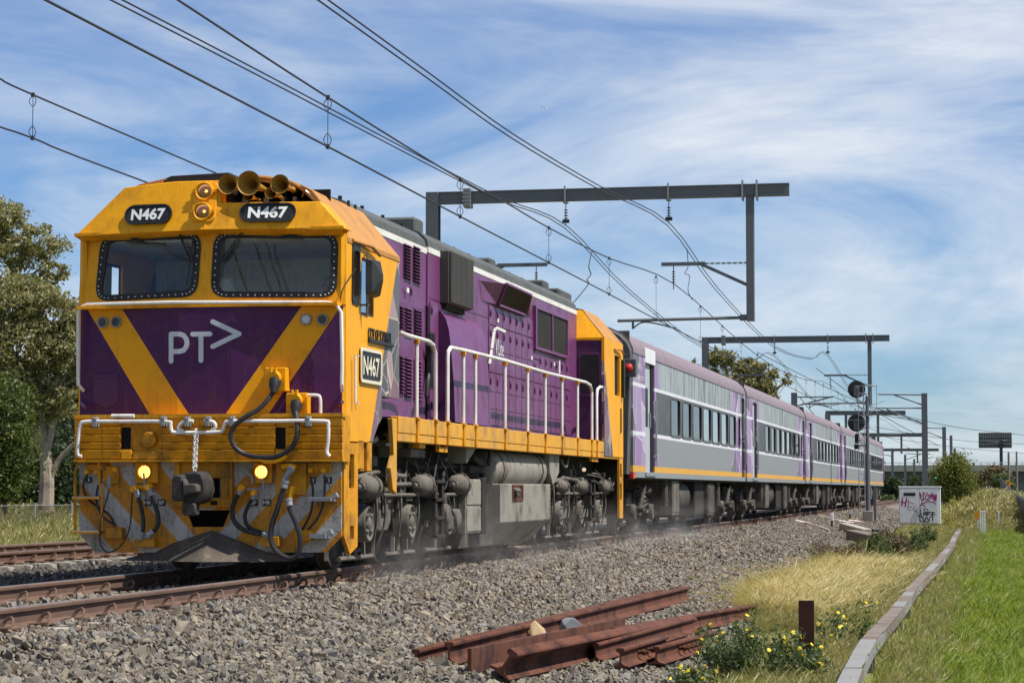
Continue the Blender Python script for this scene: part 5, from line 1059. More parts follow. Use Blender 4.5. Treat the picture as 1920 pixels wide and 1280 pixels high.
# gussets, brackets, pipes
for a, b, c, X in (((795, 320), (880, 322), (806, 440), 1.38), ((365, 290), (510, 290), (370, 400), 1.2)):
    mb = MB(); P = [onX(*Q4(*q), X) for q in (a, b, c)]; mb.prism(P, (-0.25, 0, 0)); mb.build('gusset', 'tank', LOCO)
mb = MB(); P = [onX(*Q4(*q), 1.40) for q in ((1338, 370), (1400, 370), (1400, 500), (1362, 580), (1340, 500))]; mb.prism(P, (-0.1, 0, 0)); mb.build('support_bracket', 'tank', LOCO, 0.004)
ubox((505, 292), (542, 345), 1.3, 1.42, 'sand_filler', 'yellow'); ubox((450, 345), (540, 405), 1.15, 1.36, 'sand_box', 'bogie_light')
for a, b in (((615, 280), (668, 370)), ((1600, 288), (1640, 430))):
    A = onX(*Q4(*a), 1.42); B = onX(*Q4(*b), 1.42); mb = MB(); ringmesh(mb, [Vector((1.40, y, z)) for y, z in ((A.y, A.z), (B.y, A.z), (B.y, B.z), (A.y, B.z))], [Vector((1.40, y, z)) for y, z in ((A.y + 0.06, A.z - 0.04), (B.y - 0.06, A.z - 0.04), (B.y - 0.06, B.z + 0.06), (A.y + 0.06, B.z + 0.06))], (0.05, 0, 0)); mb.build('stirrup_step', 'yellow_dirty', LOCO)
def uhose(pts, r, X=1.34, mat='rubber'): mb = MB(); mb.tube([onX(*Q4(*p), X) for p in pts], r, 7, 5); mb.build('pipe', mat, LOCO)
uhose([(622, 375), (640, 430), (672, 490), (680, 560), (660, 610)], 0.014); uhose([(665, 640), (690, 680), (700, 730), (740, 790)], 0.022, mat='bogie'); uhose([(810, 480), (870, 480), (905, 500), (915, 560)], 0.05, 1.25, 'undergear'); uhose([(420, 400), (470, 450), (560, 470), (700, 460), (800, 470)], 0.03, 1.2, 'undergear')
uhose([(955, 350), (952, 400), (945, 450)], 0.03, 1.3, 'bogie'); uhose([(840, 400), (880, 430), (940, 440)], 0.05, 1.2, 'bogie'); uhose([(1610, 505), (1650, 510), (1680, 545)], 0.015, 1.35, 'bogie_light'); uhose([(1580, 512), (1660, 530), (1690, 560)], 0.012, 1.35, 'bogie_light')
uhose([(290, 580), (300, 575), (335, 578), (440, 575)], 0.03, 1.3, 'bogie_light'); uhose([(150, 385), (245, 245), (310, 205)], 0.05, 1.2, 'undergear')
ubox((285, 480), (312, 555), 1.2, 1.34, 'rod_guide', 'bogie_light'); ubox((620, 640), (680, 700), 1.1, 1.38, 'valve_box', 'bogie'); ubox((690, 760), (760, 860), 1.0, 1.34, 'valve_box', 'bogie')
for q in ((680, 765), (745, 790)): c = onX(*Q4(*q), 1.36); mb = MB(); mb.lathe(c + Vector((-0.1, 0, 0)), (1, 0, 0), [(0, 0.12), (0.12, 0.12), (0.14, 0.08), (0.14, 0)], 14); mb.build('valve', 'bogie_light', LOCO)
# clutter of pipes, brackets and cables below the sill
rc = random.Random(5)
for k in range(34):
    y = rc.choice([rc.uniform(2.6, 7.4), rc.uniform(12.6, 18.8)]); x = rc.uniform(1.1, 1.36); z = rc.uniform(0.95, 1.42); mb = MB()
    if k % 3 == 0: mb.box((x - 0.08, y - rc.uniform(0.04, 0.16), z - rc.uniform(0.05, 0.16)), (x + 0.03, y + 0.06, z)); mb.build('bracket', rc.choice(['bogie', 'bogie_light', 'undergear']), LOCO, 0.008)
    else: ln = rc.uniform(0.4, 1.3); mb.tube([(x, y, z), (x + 0.02, y + ln * 0.4, z - rc.uniform(0.0, 0.25)), (x - 0.02, y + ln, z - rc.uniform(-0.15, 0.3))], rc.uniform(0.01, 0.026), 6, 4); mb.build('pipe', rc.choice(['bogie', 'bogie_light', 'rubber']), LOCO)
for B_, ya in ((FB, (1.87, 3.86, 5.85)), (RBG, (13.92, 15.86, 17.80))):
    for y in ya:
        for dy_ in (-0.45, 0.38, 0.72):
            mb = MB(); mb.tube([(1.27, y + dy_, rc.uniform(0.85, 1.15)), (1.30, y + dy_ + rc.uniform(-0.1, 0.1), 0.6), (1.22, y + dy_ + rc.uniform(-0.12, 0.12), 0.25)], 0.016, 6, 4); mb.build('sand_pipe', rc.choice(['bogie', 'bogie_light']), B_)
        mb = MB(); mb.box((1.20, y - 0.16, 0.76), (1.29, y + 0.16, 0.86)); mb.box((1.22, y - 0.5, 0.66), (1.28, y - 0.38, 0.98)); mb.box((1.22, y + 0.38, 0.60), (1.28, y + 0.5, 0.95)); mb.build('frame_lug', 'bogie', B_, 0.01)
# rear end steps and headstock
mb = MB(); holes_face(mb, [Vector((1.49, y, z)) for y, z in ((18.95, 1.5), (19.38, 1.5), (19.38, 0.38), (18.95, 0.38))], [[Vector((1.49, y, z)) for y, z in ((19.02, 1.02), (19.22, 1.02), (19.22, 0.72), (19.02, 0.72))], [Vector((1.49, y, z)) for y, z in ((19.02, 1.38), (19.22, 1.38), (19.22, 1.14), (19.02, 1.14))]]); o = mb.build('rear_skirt', 'yellow_dirty', LOCO, smooth=False); md = o.modifiers.new('t', 'SOLIDIFY'); md.thickness = 0.04
mb = MB(); mb.box((-1.4, 19.2, 0.45), (1.42, 19.4, 1.5)); mb.build('rear_headstock', 'undergear', LOCO)
c = onX(*Q4(1560, 480), 1.35); mb = MB(); mb.lathe(c, (0, -1, 0), [(0, 0.035), (0.02, 0.035), (0.03, 0)], 12); mb.build('step_light', 'lamp_warm', LOCO)

# --- the driver, seated behind the camera-side windscreen
def skin(name, joints, bones, mat, parent=None, sub=2):
    me = bpy.data.meshes.new(name); me.from_pydata([j[0] for j in joints], bones, []); o = link(name, me, parent)
    m = o.modifiers.new('skin', 'SKIN'); m.use_smooth_shade = True
    for k, j in enumerate(joints): me.skin_vertices[0].data[k].radius = (j[1], j[1] if len(j) < 3 else j[2])
    me.skin_vertices[0].data[0].use_root = True
    o.modifiers.new('sub', 'SUBSURF').levels = sub; o.modifiers['sub'].render_levels = sub; me.materials.append(MATS[mat]); return o
dx, dy = 0.97, 1.35
body = skin('person', [((dx, dy + 0.12, 2.42), .15, .12), ((dx, dy + 0.14, 2.62), .15, .11), ((dx, dy + 0.13, 2.84), .17, .11), ((dx, dy + 0.12, 2.94), .07, .07), ((dx, dy + 0.10, 3.02), .055, .055),
     ((dx, dy + 0.06, 3.10), .075, .085), ((dx, dy + 0.06, 3.20), .08, .095), ((dx, dy + 0.07, 3.27), .055, .065),
     ((dx + .19, dy + .12, 2.86), .06, .06), ((dx + .24, dy - .02, 2.62), .045, .045), ((dx + .16, dy - .28, 2.66), .036, .036), ((dx + .13, dy - .38, 2.68), .03, .022), ((dx + .12, dy - .45, 2.66), .02, .014),
     ((dx - .19, dy + .12, 2.86), .06, .06), ((dx - .24, dy - .02, 2.62), .045, .045), ((dx - .16, dy - .28, 2.66), .036, .036), ((dx - .13, dy - .38, 2.68), .03, .022), ((dx - .12, dy - .45, 2.66), .02, .014),
     ((dx + .11, dy - .0, 2.40), .085, .085), ((dx + .13, dy - .38, 2.38), .06, .06), ((dx + .13, dy - .42, 1.98), .045, .045), ((dx + .13, dy - .55, 1.90), .04, .03),
     ((dx - .11, dy - .0, 2.40), .085, .085), ((dx - .13, dy - .38, 2.38), .06, .06), ((dx - .13, dy - .42, 1.98), .045, .045), ((dx - .13, dy - .55, 1.90), .04, .03)],
     [(0, 1), (1, 2), (2, 3), (3, 4), (4, 5), (5, 6), (6, 7), (2, 8), (8, 9), (9, 10), (10, 11), (11, 12), (2, 13), (13, 14), (14, 15), (15, 16), (16, 17), (0, 18), (18, 19), (19, 20), (20, 21), (0, 22), (22, 23), (23, 24), (24, 25)], 'skin')
tag(body, 'driver in an orange vest seated behind the windscreen of the locomotive', 'person')
vs_ = skin('vest', [((dx, dy + 0.12, 2.40), .17, .14), ((dx, dy + 0.14, 2.62), .17, .13), ((dx, dy + 0.13, 2.86), .19, .13), ((dx, dy + 0.125, 2.93), .11, .09)], [(0, 1), (1, 2), (2, 3)], 'vest', body)
sh = skin('sleeve', [((dx + .17, dy + .12, 2.87), .075, .075), ((dx + .24, dy - .02, 2.62), .055, .055), ((dx + .18, dy - .2, 2.65), .045, .045)], [(0, 1), (1, 2)], 'navy', body)
sh = skin('sleeve', [((dx - .17, dy + .12, 2.87), .075, .075), ((dx - .24, dy - .02, 2.62), .055, .055), ((dx - .18, dy - .2, 2.65), .045, .045)], [(0, 1), (1, 2)], 'navy', body)
tr = skin('trousers', [((dx, dy + .1, 2.40), .15, .11), ((dx + .12, dy, 2.39), .10, .10), ((dx + .13, dy - .38, 2.38), .075, .075), ((dx + .13, dy - .42, 2.0), .06, .06), ((dx - .12, dy, 2.39), .10, .10), ((dx - .13, dy - .38, 2.38), .075, .075), ((dx - .13, dy - .42, 2.0), .06, .06)], [(0, 1), (1, 2), (2, 3), (0, 4), (4, 5), (5, 6)], 'navy', body)
hr = skin('hair', [((dx, dy + .12, 3.12), .06, .06), ((dx, dy + .10, 3.22), .085, .085), ((dx, dy + .06, 3.275), .07, .075)], [(0, 1), (1, 2)], 'bark_dark', body)
fc = MB()
for s in (-1, 1): fc.lathe((dx + s * .032, dy - .028, 3.185), (0, -1, 0), [(0, .012), (.006, .008), (.008, 0)], 8)
fc.build('eyes', 'black', body)
fc = MB(); fc.prism([(dx - .012, dy - .03, 3.15), (dx + .012, dy - .03, 3.15), (dx, dy - .025, 3.185)], (0, -.02, 0)); fc.box((dx - .025, dy - .033, 3.115), (dx + .025, dy - .024, 3.122)); fc.build('nose_and_mouth', 'skin', body)
fc = MB()
for s in (-1, 1): fc.lathe((dx + s * .078, dy + .07, 3.17), (s, 0, 0), [(0, .025), (.012, .022), (.014, 0)], 8)
fc.build('ears', 'skin', body)

# ------------------------------------------------------------------ carriages
def carmat():
    m, t, b = nodes('car_livery'); v = coords(t); s = N(t, 'ShaderNodeSeparateXYZ'); L(t, v, s.inputs[0]); Y = s.outputs[1]; Z = s.outputs[2]
    Yc = math_(t, 'ABSOLUTE', math_(t, 'SUBTRACT', math_(t, 'SUBTRACT', Y, 20.7), 10.45))        # distance from the carriage's middle
    grey = mixrgb(t, math_(t, 'GREATER_THAN', Z, 2.96), (0.25, 0.255, 0.26), (0.36, 0.385, 0.39))
    st = noise(t, coords(t, (1, 1.5, 0.16)), 3.0, 4, 0.7, 0.47, 0.60); up = math_(t, 'MULTIPLY', st, math_(t, 'GREATER_THAN', Z, 2.96)); grey = mixrgb(t, math_(t, 'MULTIPLY', up, 0.9), grey, (0.10, 0.11, 0.11))
    mp = coords(t, (0.0, 0.85, 0.75)); vo = N(t, 'ShaderNodeTexVoronoi', i={'Scale': 1.5}); L(t, mp, vo.inputs[0]); ve = N(t, 'ShaderNodeTexVoronoi', feature='DISTANCE_TO_EDGE', i={'Scale': 1.5}); L(t, mp, ve.inputs[0])
    cr = N(t, 'ShaderNodeValToRGB'); cr.color_ramp.interpolation = 'CONSTANT'; e = cr.color_ramp.elements
    cs = [(0.27, 0.15, 0.33), (0.36, 0.25, 0.42), (0.20, 0.12, 0.24), (0.48, 0.38, 0.52), (0.15, 0.125, 0.17), (0.32, 0.18, 0.37)]
    while len(e) < 6: e.new(0.5)
    for k, c in enumerate(cs): e[k].position = k / 6; e[k].color = rgba(c)
    sc_ = N(t, 'ShaderNodeSeparateColor'); L(t, vo.outputs['Color'], sc_.inputs[0]); L(t, sc_.outputs[0], cr.inputs[0])
    pur = mixrgb(t, math_(t, 'LESS_THAN', ve.outputs[0], 0.014), cr.outputs[0], (0.70, 0.62, 0.74))
    jag = math_(t, 'MULTIPLY', math_(t, 'PINGPONG', Z, 0.9), 0.45)
    c = mixrgb(t, math_(t, 'GREATER_THAN', math_(t, 'ADD', Yc, jag), 7.1), grey, pur)
    def band(lo, hi): return math_(t, 'MULTIPLY', math_(t, 'GREATER_THAN', Z, lo), math_(t, 'LESS_THAN', Z, hi))
    dark = math_(t, 'MULTIPLY', band(2.03, 2.91), math_(t, 'LESS_THAN', Yc, 7.25)); c = mixrgb(t, dark, c, (0.06, 0.06, 0.068))
    c = mixrgb(t, math_(t, 'ADD', band(2.905, 2.975), band(1.96, 2.035)), c, (0.74, 0.72, 0.76))
    c = mixrgb(t, band(1.25, 1.37), c, (0.76, 0.37, 0.02)); c = mixrgb(t, math_(t, 'LESS_THAN', Z, 1.25), c, (0.26, 0.265, 0.27))
    c, a = wear(t, c, (0.22, 0.19, 0.17), 0.30, True); L(t, c, b.inputs['Base Color']); b.inputs['Roughness'].default_value = 0.42; MATS['car_livery'] = m
    wv = N(t, 'ShaderNodeTexWave', bands_direction='Y', i={'Scale': 1.9, 'Distortion': 0.0}); L(t, v, wv.inputs[0]); bump(t, b, wv.outputs[0], 0.10, 0.02)
    m, t, b = nodes('car_roof'); v = coords(t); s = N(t, 'ShaderNodeSeparateXYZ'); L(t, v, s.inputs[0])
    st = noise(t, coords(t, (1, 3, 0.2)), 2.5, 4, 0.7, 0.4, 0.7); c = mixrgb(t, st, (0.25, 0.18, 0.205), (0.17, 0.14, 0.15)); c = mixrgb(t, math_(t, 'GREATER_THAN', s.outputs[2], 3.98), c, (0.22, 0.20, 0.19)); c, a = wear(t, c, (0.20, 0.17, 0.16), 0.5, True)
    L(t, c, b.inputs['Base Color']); b.inputs['Roughness'].default_value = 0.6; MATS['car_roof'] = m
carmat()
CAR0, CARP, CARL = 20.7, 21.35, 20.9
CW = 1.48
C0 = thing('passenger_carriage', 'grey and lilac passenger carriage coupled directly behind the locomotive', 'carriage', (0, CAR0, 0), 'carriages of the train')
ye = CAR0 + CARL
WIN = [(5.60, 6.95), (7.67, 9.0), (9.6, 11.1), (11.68, 13.1), (13.68, 15.1), (15.7, 17.1), (17.75, 19.1)]
WINS = [(a * 0.945 + 0.13, b * 0.945 + 0.37) for a, b in WIN] + [(19.1, 19.55)]
for sx in (1, -1):
    outer = [Vector((sx * CW, y, z)) for y, z in ((CAR0, 1.14), (CAR0, 3.55), (ye, 3.55), (ye, 1.14))]; H = []
    for a, b in WINS: H.append(rrect((sx * CW, CAR0 + (a + b) / 2, 2.46), (0, 1, 0), (0, 0, 1), b - a, 0.82, 0.09, 3))
    for a, b in ((1.65, 2.95), (20.0, 20.75)): H.append([Vector((sx * CW, CAR0 + y, z)) for y, z in ((a, 3.42), (b, 3.42), (b, 1.25), (a, 1.25))])
    mb = MB(); holes_face(mb, outer, H); o = mb.build('body_side', 'car_livery', C0, smooth=False, recalc=False); md = o.modifiers.new('t', 'SOLIDIFY'); md.thickness = 0.06; md.offset = -1 if sx < 0 else 1
    for a, b in WINS:
        c = Vector((sx * (CW - 0.01), CAR0 + (a + b) / 2, 2.46)); mb = MB(); ringmesh(mb, rrect(c, (0, 1, 0), (0, 0, 1), b - a + 0.04, 0.86, 0.10, 4), rrect(c, (0, 1, 0), (0, 0, 1), b - a - 0.05, 0.77, 0.08, 4), (sx * 0.022, 0, 0)); w = mb.build('window', 'frame_grey', C0)
        mb = MB(); mb.poly(rrect(c - Vector((sx * 0.01, 0, 0)), (0, 1, 0), (0, 0, 1), b - a - 0.04, 0.78, 0.08, 4)); mb.build('pane', 'glass_car', w, smooth=False)
    # doors
    mb = MB(); mb.box((sx * (CW - 0.09), CAR0 + 1.62, 1.22), (sx * (CW - 0.05), CAR0 + 2.62, 3.42)); d = mb.build('door', 'door_grey', C0, 0.005)
    mb = MB(); mb.prism(rrect((sx * (CW - 0.052), CAR0 + 2.12, 2.55), (0, 1, 0), (0, 0, 1), 0.42, 0.78, 0.06), (sx * 0.006, 0, 0)); mb.build('pane', 'black', d)
    mb = MB(); mb.box((sx * (CW - 0.05), CAR0 + 2.46, 2.15), (sx * (CW - 0.01), CAR0 + 2.50, 2.45)); mb.build('handle', 'galv', d)
    mb = MB(); mb.box((sx * (CW - 0.12), CAR0 + 2.62, 1.25), (sx * (CW - 0.03), CAR0 + 2.96, 3.42)); mb.build('door_recess', 'deep_black', C0)
    mb = MB(); mb.box((sx * (CW - 0.02), CAR0 + 1.6, 3.42), (sx * (CW + 0.015), CAR0 + 3.0, 3.72)); mb.build('door_header', 'white_box', C0, 0.01)
    mb = MB(); mb.box((sx * (CW - 0.02), CAR0 + 1.6, 1.17), (sx * (CW + 0.03), CAR0 + 3.0, 1.25)); mb.build('door_step', 'galv', C0, 0.005)
    mb = MB(); mb.box((sx * (CW - 0.12), CAR0 + 19.98, 1.25), (sx * (CW - 0.05), CAR0 + 20.78, 3.42)); mb.build('door_recess', 'deep_black', C0)
    mb = MB(); mb.tube([(sx * (CW + 0.03), CAR0 + 20.7, 1.6), (sx * (CW + 0.03), CAR0 + 20.7, 3.0)], 0.02, 6); mb.build('grab_rail', 'galv', C0); mb = MB(); mb.tube([(sx * (CW + 0.03), CAR0 + 2.98, 1.5), (sx * (CW + 0.03), CAR0 + 2.98, 2.7)], 0.02, 6); mb.build('grab_rail', 'galv', C0)
    mb = MB(); stroke(mb, [(CAR0 + 1.80, 1.78), (CAR0 + 1.92, 1.70), (CAR0 + 1.97, 1.57), (CAR0 + 1.92, 1.44), (CAR0 + 1.80, 1.36)], 0.025, lambda y, z, d: Vector((sx * (CW - 0.045 + d), y, z)), 0.0); mb.build('door_mark', 'orange', C0, recalc=False)
prof = [(CW + 0.015, 3.53), (CW + 0.005, 3.62), (CW - 0.06, 3.76), (CW - 0.20, 3.90), (CW - 0.45, 4.02), (CW - 0.85, 4.11), (0, 4.16)]; prof = prof + [(-x, z) for x, z in reversed(prof[:-1])]
mb = MB(); mb.loft([[(x, CAR0, z) for x, z in prof], [(x, ye, z) for x, z in prof]]); RF = mb.build('roof', 'car_roof', C0, ang=30)
for y in (4.0, 9.5, 10.8, 16.5): mb = MB(); mb.box((-0.4, CAR0 + y, 4.10), (0.5, CAR0 + y + 0.9, 4.21)); mb.build('roof_vent', 'roof_grey', RF, 0.03)
mb = MB(); mb.box((-CW + 0.03, CAR0 + 0.02, 1.14), (CW - 0.07, CAR0 + 0.08, 3.95)); mb.box((-CW + 0.03, ye - 0.08, 1.14), (CW - 0.07, ye - 0.02, 3.95)); mb.build('end_wall', 'car_end', C0)
mb = MB(); ep = [(x * 0.985, z - 0.02) for x, z in prof]; mb.loft([[(x, CAR0 - 0.30, z - 0.04) for x, z in ep] + [(-1.40, CAR0 - 0.30, 1.2), (1.40, CAR0 - 0.30, 1.2)], [(x, CAR0 + 0.01, z) for x, z in ep] + [(-1.42, CAR0 + 0.01, 1.2), (1.42, CAR0 + 0.01, 1.2)]]); mb.build('end_diaphragm', 'car_end', C0, ang=30)
mb = MB(); mb.box((-1.40, CAR0 - 0.02, 1.10), (1.42, ye + 0.0, 1.25)); mb.build('floor', 'undergear', C0)
mb = MB(); mb.box((-1.30, CAR0 + 3.2, 1.25), (1.30, CAR0 + 19.0, 1.30)); mb.box((-0.3, CAR0 + 3.2, 1.3), (0.3, CAR0 + 3.3, 3.4)); mb.box((-0.3, CAR0 + 19.2, 1.3), (0.3, CAR0 + 19.3, 3.4)); mb.box((-1.3, CAR0 + 4.0, 3.45), (1.3, CAR0 + 19, 3.5)); mb.build('saloon', 'interior', C0)
def car_seats():
    mb = MB()
    for k in range(14):
        for x in (-1.0, 1.0): y = CAR0 + 5.3 + k * 1.0; mb.box((x - 0.35, y, 1.3), (x + 0.35, y + 0.45, 1.75)); mb.box((x - 0.35, y + 0.4, 1.75), (x + 0.35, y + 0.52, 2.5))
    return mb
car_seats().build('seat_rows', 'navy', C0, 0.03)
def car_bogie(yc, parent):
    mb = MB()
    for sx in (1, -1):
        mb.prism([(sx * 1.02, y, z) for y, z in ((yc - 1.55, 0.72), (yc - 1.0, 0.80), (yc - 0.5, 0.58), (yc + 0.5, 0.58), (yc + 1.0, 0.80), (yc + 1.55, 0.72), (yc + 1.55, 0.58), (yc + 0.95, 0.55), (yc + 0.5, 0.38), (yc - 0.5, 0.38), (yc - 0.95, 0.55), (yc - 1.55, 0.58))], (sx * 0.14, 0, 0))
    mb.box((-1.0, yc - 0.25, 0.45), (1.0, yc + 0.25, 0.85)); B = mb.build('bogie', 'bogie', parent, 0.01)
    for y in (yc - 1.23, yc + 1.23):
        wheelset(y, 0.45, B)
        for sx in (1, -1):
            m2 = MB(); m2.box((sx * 1.0, y - 0.16, 0.30), (sx * 1.24, y + 0.16, 0.60)); m2.lathe((sx * 1.22, y, 0.45), (sx, 0, 0), [(0, 0.17), (0.07, 0.165), (0.09, 0.13), (0.07, 0.10), (0.08, 0)], 18); m2.build('journal_box', 'bogie', B, 0.005)
            m2 = MB(); m2.box((sx * 0.8, y + 0.5, 0.25), (sx * 0.95, y + 0.58, 0.8)); m2.build('brake_block', 'bogie', B)
    for sx in (1, -1):
        m2 = MB(); P = []
        for k in range(64): a = k * 2 * PI / 11; P.append((sx * 1.22 + 0.10 * math.cos(a), yc + 0.10 * math.sin(a), 0.50 + 0.5 * k / 63))
        m2.tube(P, 0.02, 5); m2.box((sx * 1.08, yc - 0.16, 0.44), (sx * 1.36, yc + 0.16, 0.50)); m2.build('coil_spring', 'bogie_light', B)
        m2 = MB(); m2.tube([(sx * 1.32, yc - 0.75, 0.55), (sx * 1.36, yc - 0.30, 1.02)], [0.045, 0.03], 8); m2.lathe((sx * 1.28, yc - 0.75, 0.52), (sx, 0, 0), [(0, 0.07), (0.12, 0.07), (0.13, 0)], 12); m2.build('damper', 'bogie', B)
        drum((sx * 1.26, yc + 0.55, 0.88), 0.09, 0.3, B, mat='bogie')
    return B
car_bogie(CAR0 + 2.72, C0); car_bogie(CAR0 + 18.3, C0)
for y0, y1, z0, z1, X, mt, nm in ((5.4, 5.75, 0.55, 1.1, 1.36, 'bogie', 'battery_box'), (6.2, 7.3, 0.35, 1.1, 1.40, 'bogie_light', 'equipment_cabinet'), (10.8, 12.6, 0.25, 1.1, 1.30, 'undergear', 'equipment_cabinet'), (12.7, 14.0, 0.28, 1.05, 1.40, 'bogie', 'air_conditioner'), (15.2, 15.6, 0.5, 1.1, 1.36, 'bogie', 'battery_box')):
    for sx in (1, -1): mb = MB(); mb.box((sx * 0.4, CAR0 + y0, z0), (sx * X, CAR0 + y1, z1)); mb.box((sx * X, CAR0 + y0 + 0.06, z0 + 0.06), (sx * (X + 0.015), CAR0 + y1 - 0.06, z1 - 0.06)); mb.build(nm, mt, C0, 0.01)
for sx in (1, -1):
    mb = MB(); mb.lathe((sx * 0.95, CAR0 + 7.5, 0.75), (0, 1, 0), [(0, 0), (0, 0.3), (0.15, 0.40), (2.2, 0.40), (2.35, 0.3), (2.35, 0)], 24); mb.build('water_tank', 'bogie', C0)
mb = MB(); mb.box((1.36, CAR0 - 0.02, 1.12), (CW + 0.004, CAR0 + 0.30, 1.24)); mb.build('warning_plate', 'red', C0)
mb = MB(); c = Vector((CW + 0.006, CAR0 + 0.16, 1.17)); mb.prism([c + Vector((0, -0.06, -0.035)), c + Vector((0, 0.06, -0.035)), c + Vector((0, 0, 0.05))], (0.002, 0, 0)); mb.build('warning_triangle', 'orange', C0)
# destination lettering, set number
text_mb('VN14', (CW + 0.004, CAR0 + 0.85, 3.30), (0, 1, 0), (0, 0, 1), 0.13, 0.5, 0.01, 0.002).build('number_lettering', 'stripe_white', C0, smooth=False)
text_mb('INTERCITY', (CW + 0.004, CAR0 + 0.85, 3.08), (0, 1, 0), (0, 0, 1), 0.08, 1.15, 0.01, 0.002).build('side_lettering', 'stripe_white', C0, smooth=False)
labels = ['second passenger carriage of the train, between the first and third', 'third and middle passenger carriage of the five', 'fourth passenger carriage, partly behind the signal post', 'last passenger carriage at the far tail of the train']
for k in range(1, 5):
    c = copy_tree(C0, None, (0, CARP * k, 0)); c['label'] = labels[k - 1]
    for ch in list(c.children):
        if ch.name.split('.')[0] in ('door_header', 'warning_plate', 'warning_triangle', 'number_lettering', 'side_lettering'): bpy.data.objects.remove(ch)
# extra lamp on the first carriage's end
mb = MB(); p = onY(1180, 690, CAR0 - 0.32); mb.box((p.x - 0.16, CAR0 - 0.42, p.z - 0.17), (p.x + 0.14, CAR0 - 0.28, p.z + 0.17)); lb = mb.build('tail_lamp', 'car_end', C0, 0.01)
mb = MB(); mb.lathe((p.x, CAR0 - 0.42, p.z), (0, -1, 0), [(0, 0.085), (0.03, 0.08), (0.06, 0.05), (0.07, 0)], 16); mb.build('lens', 'red', lb)
# ------------------------------------------------------------------ overhead line: gantries and wires
GY1, GY2 = 42.0, 108.0
def ibeam(mb, a, b, w, h, t=0.02):
    """H-section member"""
    a = Vector(a); b = Vector(b); d = (b - a).normalized(); u = Vector((0, 1, 0)) if abs(d.z) > 0.7 else Vector((0, 0, 1))
    r = d.cross(u).normalized()
    for s in (-1, 1): mb.bar(a + u * s * (h / 2 - t / 2), b + u * s * (h / 2 - t / 2), w, t, u)
    mb.bar(a, b, t, h - 2 * t, u)
def insulator(mb, top, ln, r=0.05):
    top = Vector(top); mb.cyl(top, top - Vector((0, 0, ln)), 0.014, 6); n = max(3, int(ln * 0.55 / 0.07))
    for k in range(n): mb.lathe(top - Vector((0, 0, ln * 0.28 + k * ln * 0.5 / n)), (0, 0, -1), [(0, 0.02), (0.012, r), (0.03, r * 0.9), (0.032, 0.02)], 10)
